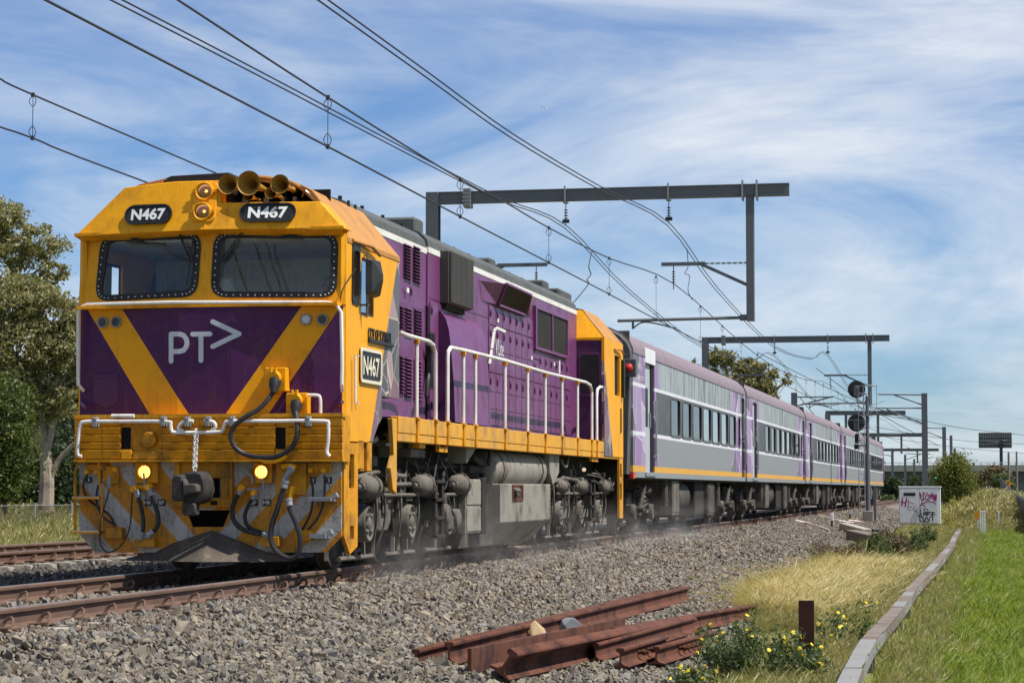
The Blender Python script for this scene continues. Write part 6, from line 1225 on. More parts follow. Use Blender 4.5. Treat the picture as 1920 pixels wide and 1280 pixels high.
def gantry(Y, lab):
    mast_x = onY(812, 500, GY1).x; xe = onY(1480, 360, GY1).x; dx_ = onY(1407, 500, GY1).x; zb = onY(1100, 365, GY1).z
    ix = [onY(1061, 400, GY1).x, onY(1254, 400, GY1).x]; T = thing('overhead_gantry', lab, 'gantry', (mast_x, Y, -0.5), 'gantries over the tracks')
    mb = MB(); ibeam(mb, (mast_x, Y, -0.7), (mast_x, Y, zb + 0.17), 0.36, 0.36); mb.box((mast_x - 0.165, Y - 0.14, -0.7), (mast_x + 0.165, Y - 0.12, zb + 0.17)); mb.build('mast', 'gantry', T)
    mb = MB(); mb.box((mast_x - 0.4, Y - 0.4, -0.9), (mast_x + 0.4, Y + 0.4, -0.55)); mb.build('footing', 'concrete', T, 0.03)
    mb = MB(); ibeam(mb, (mast_x + 0.18, Y, zb), (xe, Y, zb), 0.30, 0.34); mb.box((mast_x + 0.18, Y - 0.12, zb - 0.15), (xe, Y - 0.10, zb + 0.15)); mb.build('beam', 'gantry', T)
    c = onY(*Q5(298, 135), GY1); mb = MB(); mb.box((c.x - 0.10, Y - 0.20, zb - 0.30), (c.x + 0.10, Y + 0.2, zb + 0.25))
    for k in range(5): mb.box((c.x - 0.13, Y - 0.24, zb - 0.25 + k * 0.11), (c.x + 0.13, Y - 0.20, zb - 0.21 + k * 0.11))
    mb.build('splice_plate', 'galv', T)
    mb = MB(); zl = onY(1407, 602, GY1).z; mb.box((dx_ - 0.11, Y - 0.11, zl), (dx_ + 0.11, Y + 0.11, zb - 0.17)); dr = mb.build('drop_post', 'gantry', T, 0.01)
    for k in (-0.2, 0.2): m2 = MB(); m2.box((dx_ + k - 0.02, Y - 0.2, zb - 0.28), (dx_ + k + 0.02, Y + 0.2, zb + 0.28)); m2.build('clamp', 'galv', T)
    for x in ix:
        m2 = MB(); m2.box((x - 0.02, Y - 0.2, zb - 0.22), (x + 0.02, Y - 0.155, zb + 0.25)); m2.box((x - 0.06, Y - 0.2, zb - 0.24), (x + 0.06, Y + 0.1, zb - 0.2)); m2.build('hanger', 'galv', T)
        m2 = MB(); insulator(m2, (x, Y, zb - 0.24), onY(1061, 385, GY1).z - onY(1061, 418, GY1).z + 0.12, 0.06); m2.box((x - 0.10, Y - 0.02, zb - 0.80), (x + 0.10, Y + 0.02, zb - 0.70)); m2.build('insulator', 'wire', T)
    # upper bracket arm with chain, lower registration arm
    za = onY(*Q5(1300, 442), GY1).z; xa = onY(*Q5(1213, 442), GY1).x; xk = onY(*Q5(1420, 442), GY1).x; zk = onY(*Q5(1610, 540), GY1).z
    m2 = MB(); m2.bar((xa, Y, za), (xk, Y, za), 0.09, 0.10); m2.bar((xk - 0.15, Y, za), (dx_ - 0.1, Y, zk), 0.08, 0.09); m2.build('bracket_arm', 'gantry', T)
    m2 = MB(); nl = 16
    for k in range(nl): x = xk + (dx_ - xk) * (k + 0.5) / nl; hh = (dx_ - xk) / nl * 0.65; m2.bar((x - hh, Y, za), (x + hh, Y, za), 0.05 if k % 2 else 0.015, 0.015 if k % 2 else 0.05)
    m2.build('stay_chain', 'galv', T)
    xi = onY(*Q5(1270, 442), GY1).x; m2 = MB(); insulator(m2, (xi, Y, za), 0.72, 0.05); m2.build('insulator', 'wire', T)
    zr = onY(*Q5(1300, 703), GY1).z; xr = onY(*Q5(1005, 708), GY1).x; m2 = MB(); m2.tube([(xr, Y, zr - 0.02), (dx_, Y, zr + 0.02)], 0.045, 8); x3 = onY(*Q5(1078, 720), GY1).x; m2.bar((x3, Y, zr), (x3, Y, zr - 0.26), 0.06, 0.06)
    m2.tube([(x3, Y, zr - 0.24), (x3 + 0.25, Y, zr - 0.08), (x3 + 0.6, Y, zr - 0.10), (onY(*Q5(1280, 745), GY1).x, Y, zr - 0.26)], 0.022, 6, 4); m2.cyl((dx_ - 0.3, Y, zr + 0.02), (dx_ - 0.12, Y, zr + 0.02), 0.09, 10); m2.build('registration_arm', 'gantry', T)
    # arm reaching over the second track from the mast
    z5 = onY(*Q5(560, 446), GY1).z; x5 = onY(*Q5(672, 446), GY1).x; x6 = onY(*Q5(470, 446), GY1).x; m2 = MB(); m2.bar((x6 - 0.2, Y, z5), (x5, Y, z5), 0.09, 0.10); m2.bar((x6, Y, z5), (mast_x + 0.1, Y, z5 - 1.0), 0.08, 0.09); m2.build('bracket_arm', 'gantry', T)
    m2 = MB(); 
    for k in range(16): x = mast_x + 0.2 + (x6 - mast_x - 0.3) * (k + 0.5) / 16; hh = 0.06; m2.bar((x - hh, Y, z5), (x + hh, Y, z5), 0.05 if k % 2 else 0.015, 0.015 if k % 2 else 0.05)
    m2.build('stay_chain', 'galv', T)
    m2 = MB(); insulator(m2, (onY(*Q5(620, 446), GY1).x, Y, z5), 0.8, 0.05); m2.build('insulator', 'wire', T)
    return T, zb, ix, za, xi, zr
T1, GZ, IX, ZA, XI, ZR = gantry(GY1, 'dark steel gantry arching over the tracks behind the locomotive cabs')
gantry(GY2, 'smaller looking steel gantry further back over the last carriages')

def wire(P, r, label, group=None, drops=None, name='overhead_wire', sm=4):
    mb = MB(); mb.tube(P, r, 5, sm)
    if not drops:
        return tag(mb.build(name, 'wire'), label, 'wire', group)
    T = thing(name, label, 'wire', tuple(P[0]), group); mb.build('strand', 'wire', T)
    for a, b in drops:
        a = Vector(a); b = Vector(b); m2 = MB(); m2.tube([a, b], 0.006, 4)
        for p, s in ((a, -1), (b, 1)):
            m2.tube([p, p + Vector((-0.06, 0, s * 0.09)), p + Vector((0, 0.0, s * 0.18)), p + Vector((0.05, 0, s * 0.08)), p], 0.006, 4, 3); m2.box(p - Vector((0.02, 0.03, 0.03)), p + Vector((0.02, 0.03, 0.03)))
        m2.build('dropper', 'wire', T)
    return T
X12 = onY(*Q5(1275, 540), GY1).x
def ext(P):
    a, b = P[0], P[3]; d = (a - b) * (1 / (b.y - a.y)); return [a + d * q for q in (40, 24, 14, 7, 3)] + P
zc0 = onX(118, 0, X12).z
def pxwire(pts, X): return [onX(u, v, X) for u, v in pts]
cw = pxwire([(60, -32), (118, 0), (617, 265), (865, 401), (1029, 488), (1144, 550), (1235, 601)], X12)
zcw = cw[-1].z; cw = [Vector((X12, p.y, 0.5 * p.z + 0.5 * zcw)) for p in cw]
mw = pxwire([(270, -42), (333, 0), (615, 183), (863, 336), (950, 381), (1029, 427), (1142, 484), (1265, 533)], X12)
zsup = mw[-1].z
cwall = ext(cw) + [Vector((X12, GY1 + 15, zcw)), Vector((X12, GY2, zcw)), Vector((X12, GY2 + 70, zcw)), Vector((X12, 320, zcw))]
mwall = ext(mw) + [Vector((X12, GY1 + 18, zsup - 0.55)), Vector((X12, (GY1 + GY2) / 2, zsup - 0.75)), Vector((X12, GY2 - 18, zsup - 0.5)), Vector((X12, GY2, zsup)), Vector((X12, GY2 + 35, zsup - 0.7)), Vector((X12, GY2 + 70, zsup)), Vector((X12, 320, zsup - 0.5))]
def zat(P, y):
    for a, b in zip(P[:-1], P[1:]):
        if a.y <= y <= b.y: return a.z + (b.z - a.z) * (y - a.y) / (b.y - a.y)
    return P[-1].z
dy = [onX(615, 183, X12).y, onX(863, 336, X12).y, onX(1029, 427, X12).y, onX(1142, 484, X12).y, onX(1230, 521, X12).y] + [GY1 + 6 + 6 * k for k in range(18)]
wire(mwall, 0.0145, 'upper supporting wire over the train track with looped droppers hanging from it', None, [((X12, y, zat(mwall, y)), (X12, y, zat(cwall, y))) for y in dy])
wire(cwall, 0.0145, 'contact wire running level over the train track below its supporting wire')
def feeder(ptsA, X, label, zs):
    A = pxwire(ptsA, X); A = A + [Vector((X, GY1, zs))]; A = [p for p in A[:-1] if p.y < GY1 - 0.5] + [A[-1]]
    T = thing('feeder_cable', label, 'cable', tuple(A[0]), 'heavy feeder cables under the gantry beams')
    P = ext(A) + [Vector((X, GY1 + 12, zs - 0.85)), Vector((X, GY1 + 33, zs - 1.5)), Vector((X, GY2 - 12, zs - 0.85)), Vector((X, GY2, zs)), Vector((X, GY2 + 33, zs - 1.5)), Vector((X, GY2 + 70, zs))]
    for s in (-0.045, 0.045): mb = MB(); mb.tube([p + Vector((s, 0, s * 0.4)) for p in P], 0.014, 5, 4); mb.build('strand', 'wire', T)
    return P
zs = GZ - 0.24 - (onY(1061, 385, GY1).z - onY(1061, 418, GY1).z + 0.12) - 0.05
feeder([(130, -45), (218, 0), (480, 135), (700, 251), (880, 345), (950, 378)], IX[0], 'twin feeder cable hung from the insulator nearer the mast', zs)
feeder([(520, -60), (605, 0), (800, 140), (960, 255), (1120, 350)], IX[1], 'twin feeder cable hung from the insulator near the middle of the beam', zs)
X56 = -5.6
mw2 = pxwire([(-60, 122), (0, 148), (62, 178), (410, 327)], X56); cw2 = pxwire([(-60, 213), (0, 238), (64, 260), (275, 342)], X56)
zm = mw2[-1].z; zc = cw2[-1].z
mw2 += [Vector((X56, y, zm + dz_)) for y, dz_ in ((28, -0.1), (42, 0.25), (75, -0.5), (108, 0.25), (175, 0.0))]; cw2 += [Vector((X56, y, zc)) for y in (42, 108, 180)]
wire(ext(mw2), 0.0145, 'supporting wire over the far track with droppers to its contact wire', None, [((X56, y, zat(mw2, y)), (X56, y, zat(cw2, y))) for y in [onX(62, 178, X56).y, 24, 34, 48, 60, 72]])
wire(ext(cw2), 0.0145, 'contact wire over the far track behind the loco cab')
P = [onX(u, v, X12) for u, v in ((1110, 470), (1104, 500), (1108, 514), (1100, 525), (1103, 533), (1072, 571))]; wire(P, 0.012, 'crooked jumper wire dangling from the feeder to the rear cab area', None, None, 'jumper_wire')
P = [onX(u, v, IX[1]) for u, v in ((1288, 466), (1290, 500), (1284, 512), (1293, 518), (1290, 545), (1298, 562))]; wire(P, 0.012, 'crooked jumper wire below the second feeder insulator', None, None, 'jumper_wire')

# masts and gantries in the distance
def mast(u, vtop, Y, w, arms, label, mat='gantry'):
    p = onY(u, vtop, Y); g0 = gz(p.x, Y); T = thing('overhead_mast', label, 'mast', (p.x, Y, g0)); mb = MB(); ibeam(mb, (p.x, Y, g0 - 0.2), (p.x, Y, p.z), w, w); mb.box((p.x - w * 0.45, Y - w * 0.4, g0), (p.x + w * 0.45, Y - w * 0.36, p.z)); mb.build('post', mat, T)
    for (u0, v0), (u1, v1) in arms:
        a = onY(u0, v0, Y); b = onY(u1, v1, Y); m2 = MB(); m2.tube([a, b], 0.05, 6); m2.build('arm', mat, T)
    return T
mast(1733, 737, 150, 0.42, [((1733, 740), (1646, 739)), ((1733, 760), (1676, 740)), ((1733, 765), (1640, 765)), ((1733, 795), (1662, 767)), ((1740, 812), (1660, 815))], 'tall grey steel mast with two arms standing behind the equipment cabinet')
mast(1489, 736, 140, 0.40, [((1489, 762), (1562, 743)), ((1489, 744), (1562, 744))], 'grey mast rising above the carriage roofs beside the second gantry')
mast(1770, 800, 230, 0.40, [((1770, 822), (1736, 808)), ((1770, 803), (1736, 802))], 'grey mast just behind the round green bush')
mast(1783, 816, 260, 0.34, [], 'short grey mast with a small lamp beyond the bush')
mast(1790, 840, 300, 0.34, [], 'thin far mast right of the bush top')
mast(1673, 840, 260, 0.30, [((1673, 846), (1705, 840)), ((1673, 855), (1640, 848))], 'thin grey mast in front of the road bridge beside the last carriage')
mast(1697, 852, 300, 0.30, [((1697, 850), (1745, 851)), ((1697, 862), (1730, 850))], 'thin grey mast in front of the bridge between two others')
mast(1714, 860, 340, 0.30, [((1714, 868), (1750, 856))], 'thinnest far mast in front of the bridge near the cabinet')
mast(1637, 818, 190, 0.30, [((1637, 820), (1600, 818))], 'grey mast hidden behind the signal post top')
def portal(Y, ul, ur, v, vd, drops, label):
    A = onY(ul, v, Y); B = onY(ur, v, Y); g0 = gz(A.x, Y); T = thing('overhead_gantry', label, 'gantry', (A.x, Y, g0), 'gantries over the tracks'); mb = MB(); ibeam(mb, A, B, 0.34, 0.42); mb.box((A.x, Y - 0.13, A.z - 0.18), (B.x, Y - 0.1, A.z + 0.18)); mb.build('beam', 'gantry', T)
    mb = MB(); ibeam(mb, (A.x + 0.2, Y, g0 - 0.3), (A.x + 0.2, Y, A.z), 0.5, 0.5); mb.box((A.x - 0.02, Y - 0.2, g0), (A.x + 0.42, Y - 0.17, A.z)); mb.build('mast', 'gantry', T)
    for u, v2 in drops: p = onY(u, v, Y); q = onY(u, v2, Y); mb = MB(); mb.box((p.x - 0.12, Y - 0.12, q.z), (p.x + 0.12, Y + 0.12, p.z)); mb.build('drop_post', 'gantry', T)
    return T
portal(205, 1548, 1698, 774, 0, [(1586, 812), (1646, 868)], 'third gantry seen between the signal discs, over the far track')
portal(260, 1576, 1730, 815, 0, [(1640, 850), (1690, 850)], 'fourth gantry, thin beam low behind the signal post')
portal(330, 1600, 1760, 843, 0, [(1650, 868), (1720, 868)], 'fifth and farthest gantry in front of the road bridge')
k_ = 0
for (u0, v0), (u1, v1), Y in (((1530, 690), (1760, 835), 205), ((1420, 660), (1740, 800), 205), ((1560, 742), (1740, 790), 205), ((1640, 765), (1920, 815), 260), ((1640, 800), (1920, 832), 300), ((1560, 800), (1920, 850), 330), ((1500, 745), (1560, 790), 160)):
    a = onY(u0, v0, Y * 0.9); b = onY(u1, v1, Y); c = (a + b) / 2 - Vector((0, 0, 0.5)); k_ += 1
    wire([a, c, b], 0.03, ['sagging wire from behind the train to the far masts', 'sagging wire crossing above the last carriage', 'thin wire between the signal disc and the tall mast', 'long wire leading from the tall mast toward the billboard', 'lower wire leading right in front of the billboard', 'lowest far wire just above the bridge parapet', 'short wire behind the upper signal disc'][k_ - 1])

# ------------------------------------------------------------------ signal, cabinet, line-side things
SY = 77.0
def sp(u, v, d=0.0): return onY(u, v, SY - d)
b0 = sp(1628, 980); SX = b0.x; g0 = gz(SX, SY)
SG = thing('railway_signal', 'tall railway signal post with two round black discs seen from behind', 'signal', (SX, SY, g0))
mb = MB(); mb.cyl((SX, SY, g0 + 0.1), (SX, SY, sp(1626, 742).z), 0.075, 12); mb.cyl((SX, SY, g0 + 0.5), (SX, SY, sp(1626, 850).z), 0.10, 12); mb.build('post', 'gantry', SG)
a = sp(1618, 957); b = sp(1637, 985); mb = MB(); mb.box((SX - 0.22, SY - 0.25, g0 - 0.1), (SX + 0.22, SY + 0.25, a.z)); mb.build('base_box', 'tank', SG, 0.02)
for u, v in ((1605, 729), (1605, 792)):
    c = sp(u, v, 0.0); c.y = SY + 0.35; mb = MB(); mb.lathe(c, (0, 1, 0), [(0, 0.0), (0.0, 0.37), (0.02, 0.375), (0.04, 0.37), (0.04, 0)], 36); D = mb.build('signal_disc', 'black', SG)
    m2 = MB(); m2.box(c + Vector((-0.10, -0.32, -0.30)), c + Vector((0.12, -0.02, 0.0))); m2.lathe(c + Vector((0, -0.02, 0.05)), (0, -1, 0), [(0, 0.12), (0.2, 0.11), (0.22, 0)], 12); m2.tube([c + Vector((0.02, -0.15, -0.3)), c + Vector((0.05, -0.2, -0.6)), c + Vector((0.25, -0.3, -0.9))], 0.02, 6, 4); m2.build('lamp_case', 'gantry', D)
    m2 = MB(); m2.bar(c + Vector((0, -0.1, -0.22)), (SX, SY, c.z - 0.22), 0.06, 0.06); m2.bar(c + Vector((-0.5, -0.3, 0.12)), (SX + 0.1, SY - 0.1, c.z + 0.1), 0.04, 0.03) if v > 750 else m2.bar(c + Vector((0.0, -0.3, 0.12)), (SX + 0.25, SY - 0.1, c.z + 0.18), 0.05, 0.04); m2.build('bracket', 'galv', D)
c = sp(1607, 822); mb = MB(); mb.box((c.x - 0.09, SY - 0.15, c.z - 0.2), (c.x + 0.09, SY + 0.15, c.z + 0.2)); mb.box((c.x - 0.12, SY - 0.15, c.z - 0.45), (c.x + 0.10, SY + 0.15, c.z - 0.24)); mb.bar((c.x, SY, c.z - 0.3), (SX, SY, c.z - 0.3), 0.05, 0.05); mb.build('small_signal_head', 'black', SG, 0.01)
mb = MB(); p = sp(1620, 778); mb.box((SX - 0.35, SY - 0.28, p.z - 0.03), (SX + 0.22, SY + 0.28, p.z)); q = sp(1620, 867); mb.box((SX - 0.55, SY - 0.05, q.z - 0.03), (SX + 0.75, SY + 0.05, q.z + 0.05)); mb.box((SX - 0.60, SY - 0.06, q.z - 0.05), (SX - 0.40, SY + 0.06, q.z + 0.08)); mb.build('platform', 'galv', SG)
mb = MB(); u0, u1 = SX - 0.36, SX - 0.12
zt = sp(1620, 740).z
for x in (u0, u1): mb.tube([(x, SY - 0.2, g0 + 0.3), (x, SY - 0.2, zt)], 0.018, 6)
for k in range(17): z = g0 + 0.5 + k * 0.31; mb.cyl((u0, SY - 0.2, z), (u1, SY - 0.2, z), 0.012, 6)
mb.build('ladder', 'galv', SG)
mb = MB(); ring = [(SX + 0.12 + 0.30 * math.cos(a), SY - 0.15 + 0.3 * math.sin(a), sp(1620, 723).z) for a in [2 * PI * k / 16 for k in range(17)]]; mb.tube(ring, 0.016, 5)
for a in (0.3, 1.5, 2.8): mb.cyl((SX + 0.12 + 0.3 * math.cos(a), SY - 0.15 + 0.3 * math.sin(a), sp(1620, 778).z), (SX + 0.12 + 0.3 * math.cos(a), SY - 0.15 + 0.3 * math.sin(a), sp(1620, 723).z), 0.014, 5)
mb.build('guard_rail', 'galv', SG)
mb = MB(); p = onY(1640, 912, SY + 1.5); mb.box((p.x - 0.06, SY + 1.44, gz(p.x, SY) - 0.2), (p.x + 0.06, SY + 1.56, p.z)); tag(mb.build('steel_post', 'gantry'), 'plain dark steel post just right of the signal base', 'post')

CY_ = 78.6; A = onY(1686, 988, CY_); B = onY(1763, 914, CY_); gc = A.z
CB = thing('equipment_cabinet', 'white steel equipment cabinet with purple and black graffiti beside the track', 'cabinet', ((A.x + B.x) / 2, CY_, gc))
mb = MB(); mb.box((A.x, CY_, gc + 0.14), (B.x, CY_ + 0.75, B.z)); mb.build('body', 'white_box', CB, 0.01)
mb = MB(); mb.box((A.x - 0.02, CY_ - 0.03, B.z), (B.x + 0.03, CY_ + 0.8, B.z + 0.06)); mb.build('roof', 'white_box', CB, 0.01)
mid = A.x + (B.x - A.x) * 0.49
for x0, x1 in ((A.x + 0.03, mid - 0.01), (mid + 0.01, B.x - 0.10)): mb = MB(); mb.box((x0, CY_ - 0.025, gc + 0.2), (x1, CY_, B.z - 0.05)); mb.build('door', 'white_box', CB, 0.006)
for x in (mid - 0.08, mid + 0.08): mb = MB(); c = Vector((x, CY_ - 0.06, gc + 0.72)); mb.box(c + Vector((-0.02, 0, -0.12)), c + Vector((0.02, 0.04, 0.12))); mb.tube([c + Vector((0, -0.03, 0.06)), c + Vector((0, -0.05, -0.10))], 0.018, 6); mb.build('handle', 'galv', CB)
for x0 in (A.x + 0.1, B.x - 0.75): mb = MB(); mb.box((x0, CY_ + 0.05, gc - 0.15), (x0 + 0.6, CY_ + 0.7, gc + 0.14)); mb.build('plinth', 'concrete', CB)
def Q6(a, b): return (1480 + a / 3.7636, 680 + b / 3.7636)
def gf(u, v, d=0.0): return onY(u, v, CY_ - 0.027 - d)
p0 = gf(*Q6(806, 915)); p1 = gf(*Q6(890, 938)); mb = MB(); mb.box((p0.x, CY_ - 0.03, p1.z), (p1.x, CY_ - 0.026, p0.z)); mb.build('name_plate', 'graf_black', CB)
def graf(lines, w, name, mat):
    mb = MB(); d = 0.0
    for l in lines:
        for a, b in zip(l[:-1], l[1:]): stroke(mb, [Q6(*a), Q6(*b)], w, gf, d); d += 0.00015
    mb.build(name, mat, CB, smooth=False, recalc=False)
def Qc(a, b): return (1480 + 0, 0) if False else ((1680 + a / 13.478 - 1480) * 3.7636, (905 + b / 13.478 - 680) * 3.7636)
def gl_(ls): return [[Qc(*p) for p in l] for l in ls]
graf(gl_([[(160, 380), (150, 570)], [(268, 385), (232, 590)], [(135, 475), (245, 500)]]), 1.3, 'graffiti', 'graf_purple')
graf(gl_([[(325, 405), (292, 650), (370, 690)], [(275, 460), (455, 525)], [(315, 590), (400, 615)], [(495, 585), (425, 655), (500, 720)]]), 0.55, 'graffiti', 'graf_purple')
graf(gl_([[(598, 245), (625, 380), (660, 440)], [(598, 245), (645, 330)], [(690, 240), (695, 300), (720, 260), (685, 345), (690, 445)], [(790, 240), (725, 415), (760, 420)], [(800, 300), (850, 300), (790, 430), (835, 435)], [(905, 255), (850, 400)], [(905, 270), (895, 380), (945, 285), (945, 420), (985, 290), (970, 440), (1025, 300), (1005, 460)], [(610, 580), (680, 520), (760, 480), (830, 468), (910, 482), (980, 505), (1010, 535)], [(640, 560), (655, 480)], [(690, 560), (725, 575), (735, 610)]]), 1.0, 'graffiti', 'graf_purple')
graf(gl_([[(560, 845), (625, 780), (680, 900)], [(620, 700), (640, 860)], [(690, 740), (700, 830), (740, 720), (760, 820), (790, 720)], [(800, 730), (790, 820)], [(800, 735), (850, 730), (850, 780), (800, 790)], [(880, 740), (970, 735)], [(930, 745), (870, 860), (835, 905)], [(930, 770), (930, 945)], [(960, 790), (990, 800)], [(605, 850), (610, 960), (660, 990)], [(690, 870), (690, 970), (720, 980), (740, 880)], [(810, 860), (750, 880), (800, 920), (855, 940), (800, 990), (740, 960)], [(695, 690), (730, 660), (780, 658), (818, 692)]]), 0.9, 'graffiti', 'graf_black')
# white stakes, marker, pipes and timbers near the signal
def stake(u, vb, vt, w, label, mat='white_post', capm=None, group=None):
    p = onG(u, vb); d = (p - CAM).length; h = (vb - vt) / F * d; W_ = w / F * d
    mb = MB(); mb.box((p.x - W_ / 2, p.y - W_ / 2, p.z - 0.2), (p.x + W_ / 2, p.y + W_ / 2, p.z + h)); 
    if capm is None:
        m2 = mb; m2.add([(p.x - W_ / 2, p.y - W_ / 2, p.z + h + 0.0005), (p.x + W_ / 2, p.y - W_ / 2, p.z + h + 0.0005), (p.x + W_ / 2, p.y + W_ / 2, p.z + h + 0.0005), (p.x - W_ / 2, p.y + W_ / 2, p.z + h + 0.0005), (p.x, p.y, p.z + h + W_ * 0.35)], [(0, 1, 4), (1, 2, 4), (2, 3, 4), (3, 0, 4)])
        return tag(mb.build('marker_post', mat), label, 'post', group)
    T = thing('marker_post', label, 'post', tuple(p), group); mb.build('stake', mat, T); m3 = MB(); W2 = W_ * 1.5; m3.box((p.x - W2, p.y - W_ / 2 - 0.012, p.z + h * 0.70), (p.x + W2 * 0.6, p.y - W_ / 2 - 0.002, p.z + h * 1.02)); m3.build('plate', capm, T); return T
stake(1834, 1003, 960, 3.5, 'white stake with an orange plate at its top', capm='orange', group='white marker posts')
for k, u in enumerate((1839, 1843, 1847)): stake(u, 1006 + k * 2, 959, 2.6, ['white stake first right of the orange-plated one', 'white stake in the middle of the close row', 'white stake at the end of the close row'][k], group='white marker posts')
stake(1873, 998, 960, 3.2, 'lone white stake standing by the fence in green grass', group='white marker posts')
stake(1822, 1025, 1013, 3, 'short white peg in the grass near the stake row', group='white marker posts'); stake(1796, 1056, 1045, 3.4, 'short white peg nearest the timber trough', group='white marker posts'); stake(1816, 1059, 1045, 3.8, 'short white peg right of its twin in the grass', group='white marker posts')
for u, vb, vt, w, lab in ((1560, 990, 962, 5.5, 'white plastic cap on a black conduit riser in the ballast'), (1594, 973, 955, 5, 'smaller white capped conduit riser left of the signal base'), (1537, 955, 950, 9, 'white conduit junction lying by the carriage wheels')):
    p = onG(u, vb); d = (p - CAM).length; s = d / F; T = thing('conduit_riser', lab, 'conduit', tuple(p), 'conduit risers in the ballast'); mb = MB(); mb.box((p.x - w * s / 2, p.y - 0.06, p.z + (vb - vt) * s * 0.5), (p.x + w * s / 2, p.y + 0.06, p.z + (vb - vt) * s)); mb.build('cap', 'white_post', T, 0.01); m2 = MB(); m2.box((p.x - w * s * 0.3, p.y - 0.05, p.z - 0.1), (p.x + w * s * 0.25, p.y + 0.05, p.z + (vb - vt) * s * 0.5)); m2.build('pipe', 'black', T)
for pts, lab in (([(1490, 975), (1520, 982), (1556, 994)], 'pale plastic pipe lying across the ballast toward the riser'), ([(1535, 965), (1560, 973), (1600, 980)], 'pale plastic pipe from the conduit junction to the timbers'), ([(1590, 975), (1610, 977), (1620, 979)], 'short orange tinted pipe in front of the signal base')):
    mb = MB(); mb.tube([onG(u, v, 0.05) for u, v in pts], 0.035, 8, 3); tag(mb.build('plastic_pipe', 'plastic_pipe'), lab, 'pipe')
for (a, b, w, h, mt, lab) in (((1582, 988), (1625, 1000), 0.30, 0.30, 'concrete', 'pale timber baulk lying beneath the signal'), ((1597, 1002), (1680, 1022), 0.34, 0.30, 'timber_old', 'weathered grey sleeper lying on the ballast below the signal'), ((1632, 996), (1653, 998), 0.3, 0.2, 'rubber', 'dark offcut block beside the pale timber baulk')):
    A = onG(*a, h / 2); B = onG(*b, h / 2); mb = MB(); mb.bar(A, B, w, h); tag(mb.build('timber_baulk', mt, None, 0.02), lab, 'timber')

# ------------------------------------------------------------------ scrap rails, rocks, steel post
def scrap(a, b, label, roll=0.0, s=1.0, lift=0.0, bolts=0, plate=False, la=None, lb=None):
    A = onG(*Q7(*a), 0.08); B = onG(*Q7(*b), 0.08); A.z = gz(A.x, A.y) - 0.02 + lift + (la or 0); B.z = gz(B.x, B.y) - 0.02 + lift + (lb or 0)
    if plate: mb = MB(); mb.bar(A + Vector((0, 0, 0.13)), B + Vector((0, 0, 0.13)), 0.035, 0.22)
    else: mb = rail_mb(A, B, roll, s)
    if not bolts: return tag(mb.build('scrap_rail', 'rust', None, 0.003), label, 'rail', 'scrap rails lying on the ballast')
    T = thing('scrap_rail', label, 'rail', tuple(A), 'scrap rails lying on the ballast'); mb.build('bar', 'rust', T, 0.003); d = (B - A).normalized(); r = d.cross(Vector((0, 0, 1)))
    for k in range(bolts): p = A.lerp(B, 0.35 + 0.4 * k / bolts) + Vector((0, 0, 0.09)); m2 = MB(); m2.lathe(p, r, [(0, 0.02), (0.05, 0.02), (0.05, 0.03), (0.08, 0.03), (0.08, 0.015), (0.11, 0.015), (0.11, 0)], 6); m2.build('bolt', 'rust', T)
    return T
scrap((62, 470), (1530, 100), 'rusty rail at the back of the pile, half buried in ballast', 0, 1.05, -0.02)
scrap((262, 490), (1688, 118), 'long rusty rail standing upright, second from the back', 0, 1.15, 0.05)
scrap((385, 535), (1310, 330), 'rusty flat bar on edge in the middle of the pile', plate=True)
scrap((560, 575), (1660, 335), 'broad rusty rail tipped on its side at the front of the pile', -0.62, 1.4, 0.09)
scrap((1250, 385), (2210, 205), 'long rusty rail running right behind the yellow flowers', 0, 1.1, 0.05)
scrap((1140, 480), (1720, 345), 'short crossed rusty rail lying over the tipped one', 0, 1.0, 0.06, 0, False, 0.0, 0.06)
scrap((1290, 525), (1560, 440), 'short rusty rail end with square cut beside the bolts', 0, 1.05, 0.07, 2)
scrap((1505, 500), (1850, 395), 'rusty rail offcut with a row of bolts in its web', 0, 1.0, 0.06, 5)
def rock(q, size, mat, label, seed):
    p = onG(*Q7(*q)); rr = np.random.default_rng(seed); bm = bmesh.new(); pts = rr.normal(size=(22, 3)); pts /= np.linalg.norm(pts, axis=1)[:, None]; pts *= rr.uniform(0.85, 1.1, (22, 1)) * np.array(size)
    for c in pts: bm.verts.new(Vector(c) + p + Vector((0, 0, size[2] * 1.0)))
    bmesh.ops.convex_hull(bm, input=bm.verts); bmesh.ops.delete(bm, geom=[v for v in bm.verts if not v.link_faces], context='VERTS'); me = bpy.data.meshes.new('rock'); bm.to_mesh(me); bm.free(); me.materials.append(MATS[mat]); tag(link('rock', me), label, 'rock')
rock((800, 425), (0.14, 0.11, 0.135), 'rock_tan', 'tan yellowish rock resting among the scrap rails', 5); rock((1000, 375), (0.17, 0.12, 0.11), 'rock_blue', 'blue grey rock lying behind the tan one among scrap rails', 9)
p = onG(1513, 1285); d = (p - CAM).length; zt = p.z + (1285 - 1129) / F * d; w = 27 / F * d
mb = MB(); ibeam(mb, (p.x, p.y, p.z - 0.3), (p.x, p.y, zt), w, w, 0.014); tag(mb.build('steel_post', 'rust_dark'), 'dark rusted steel H post standing in the weeds near the trough', 'post')
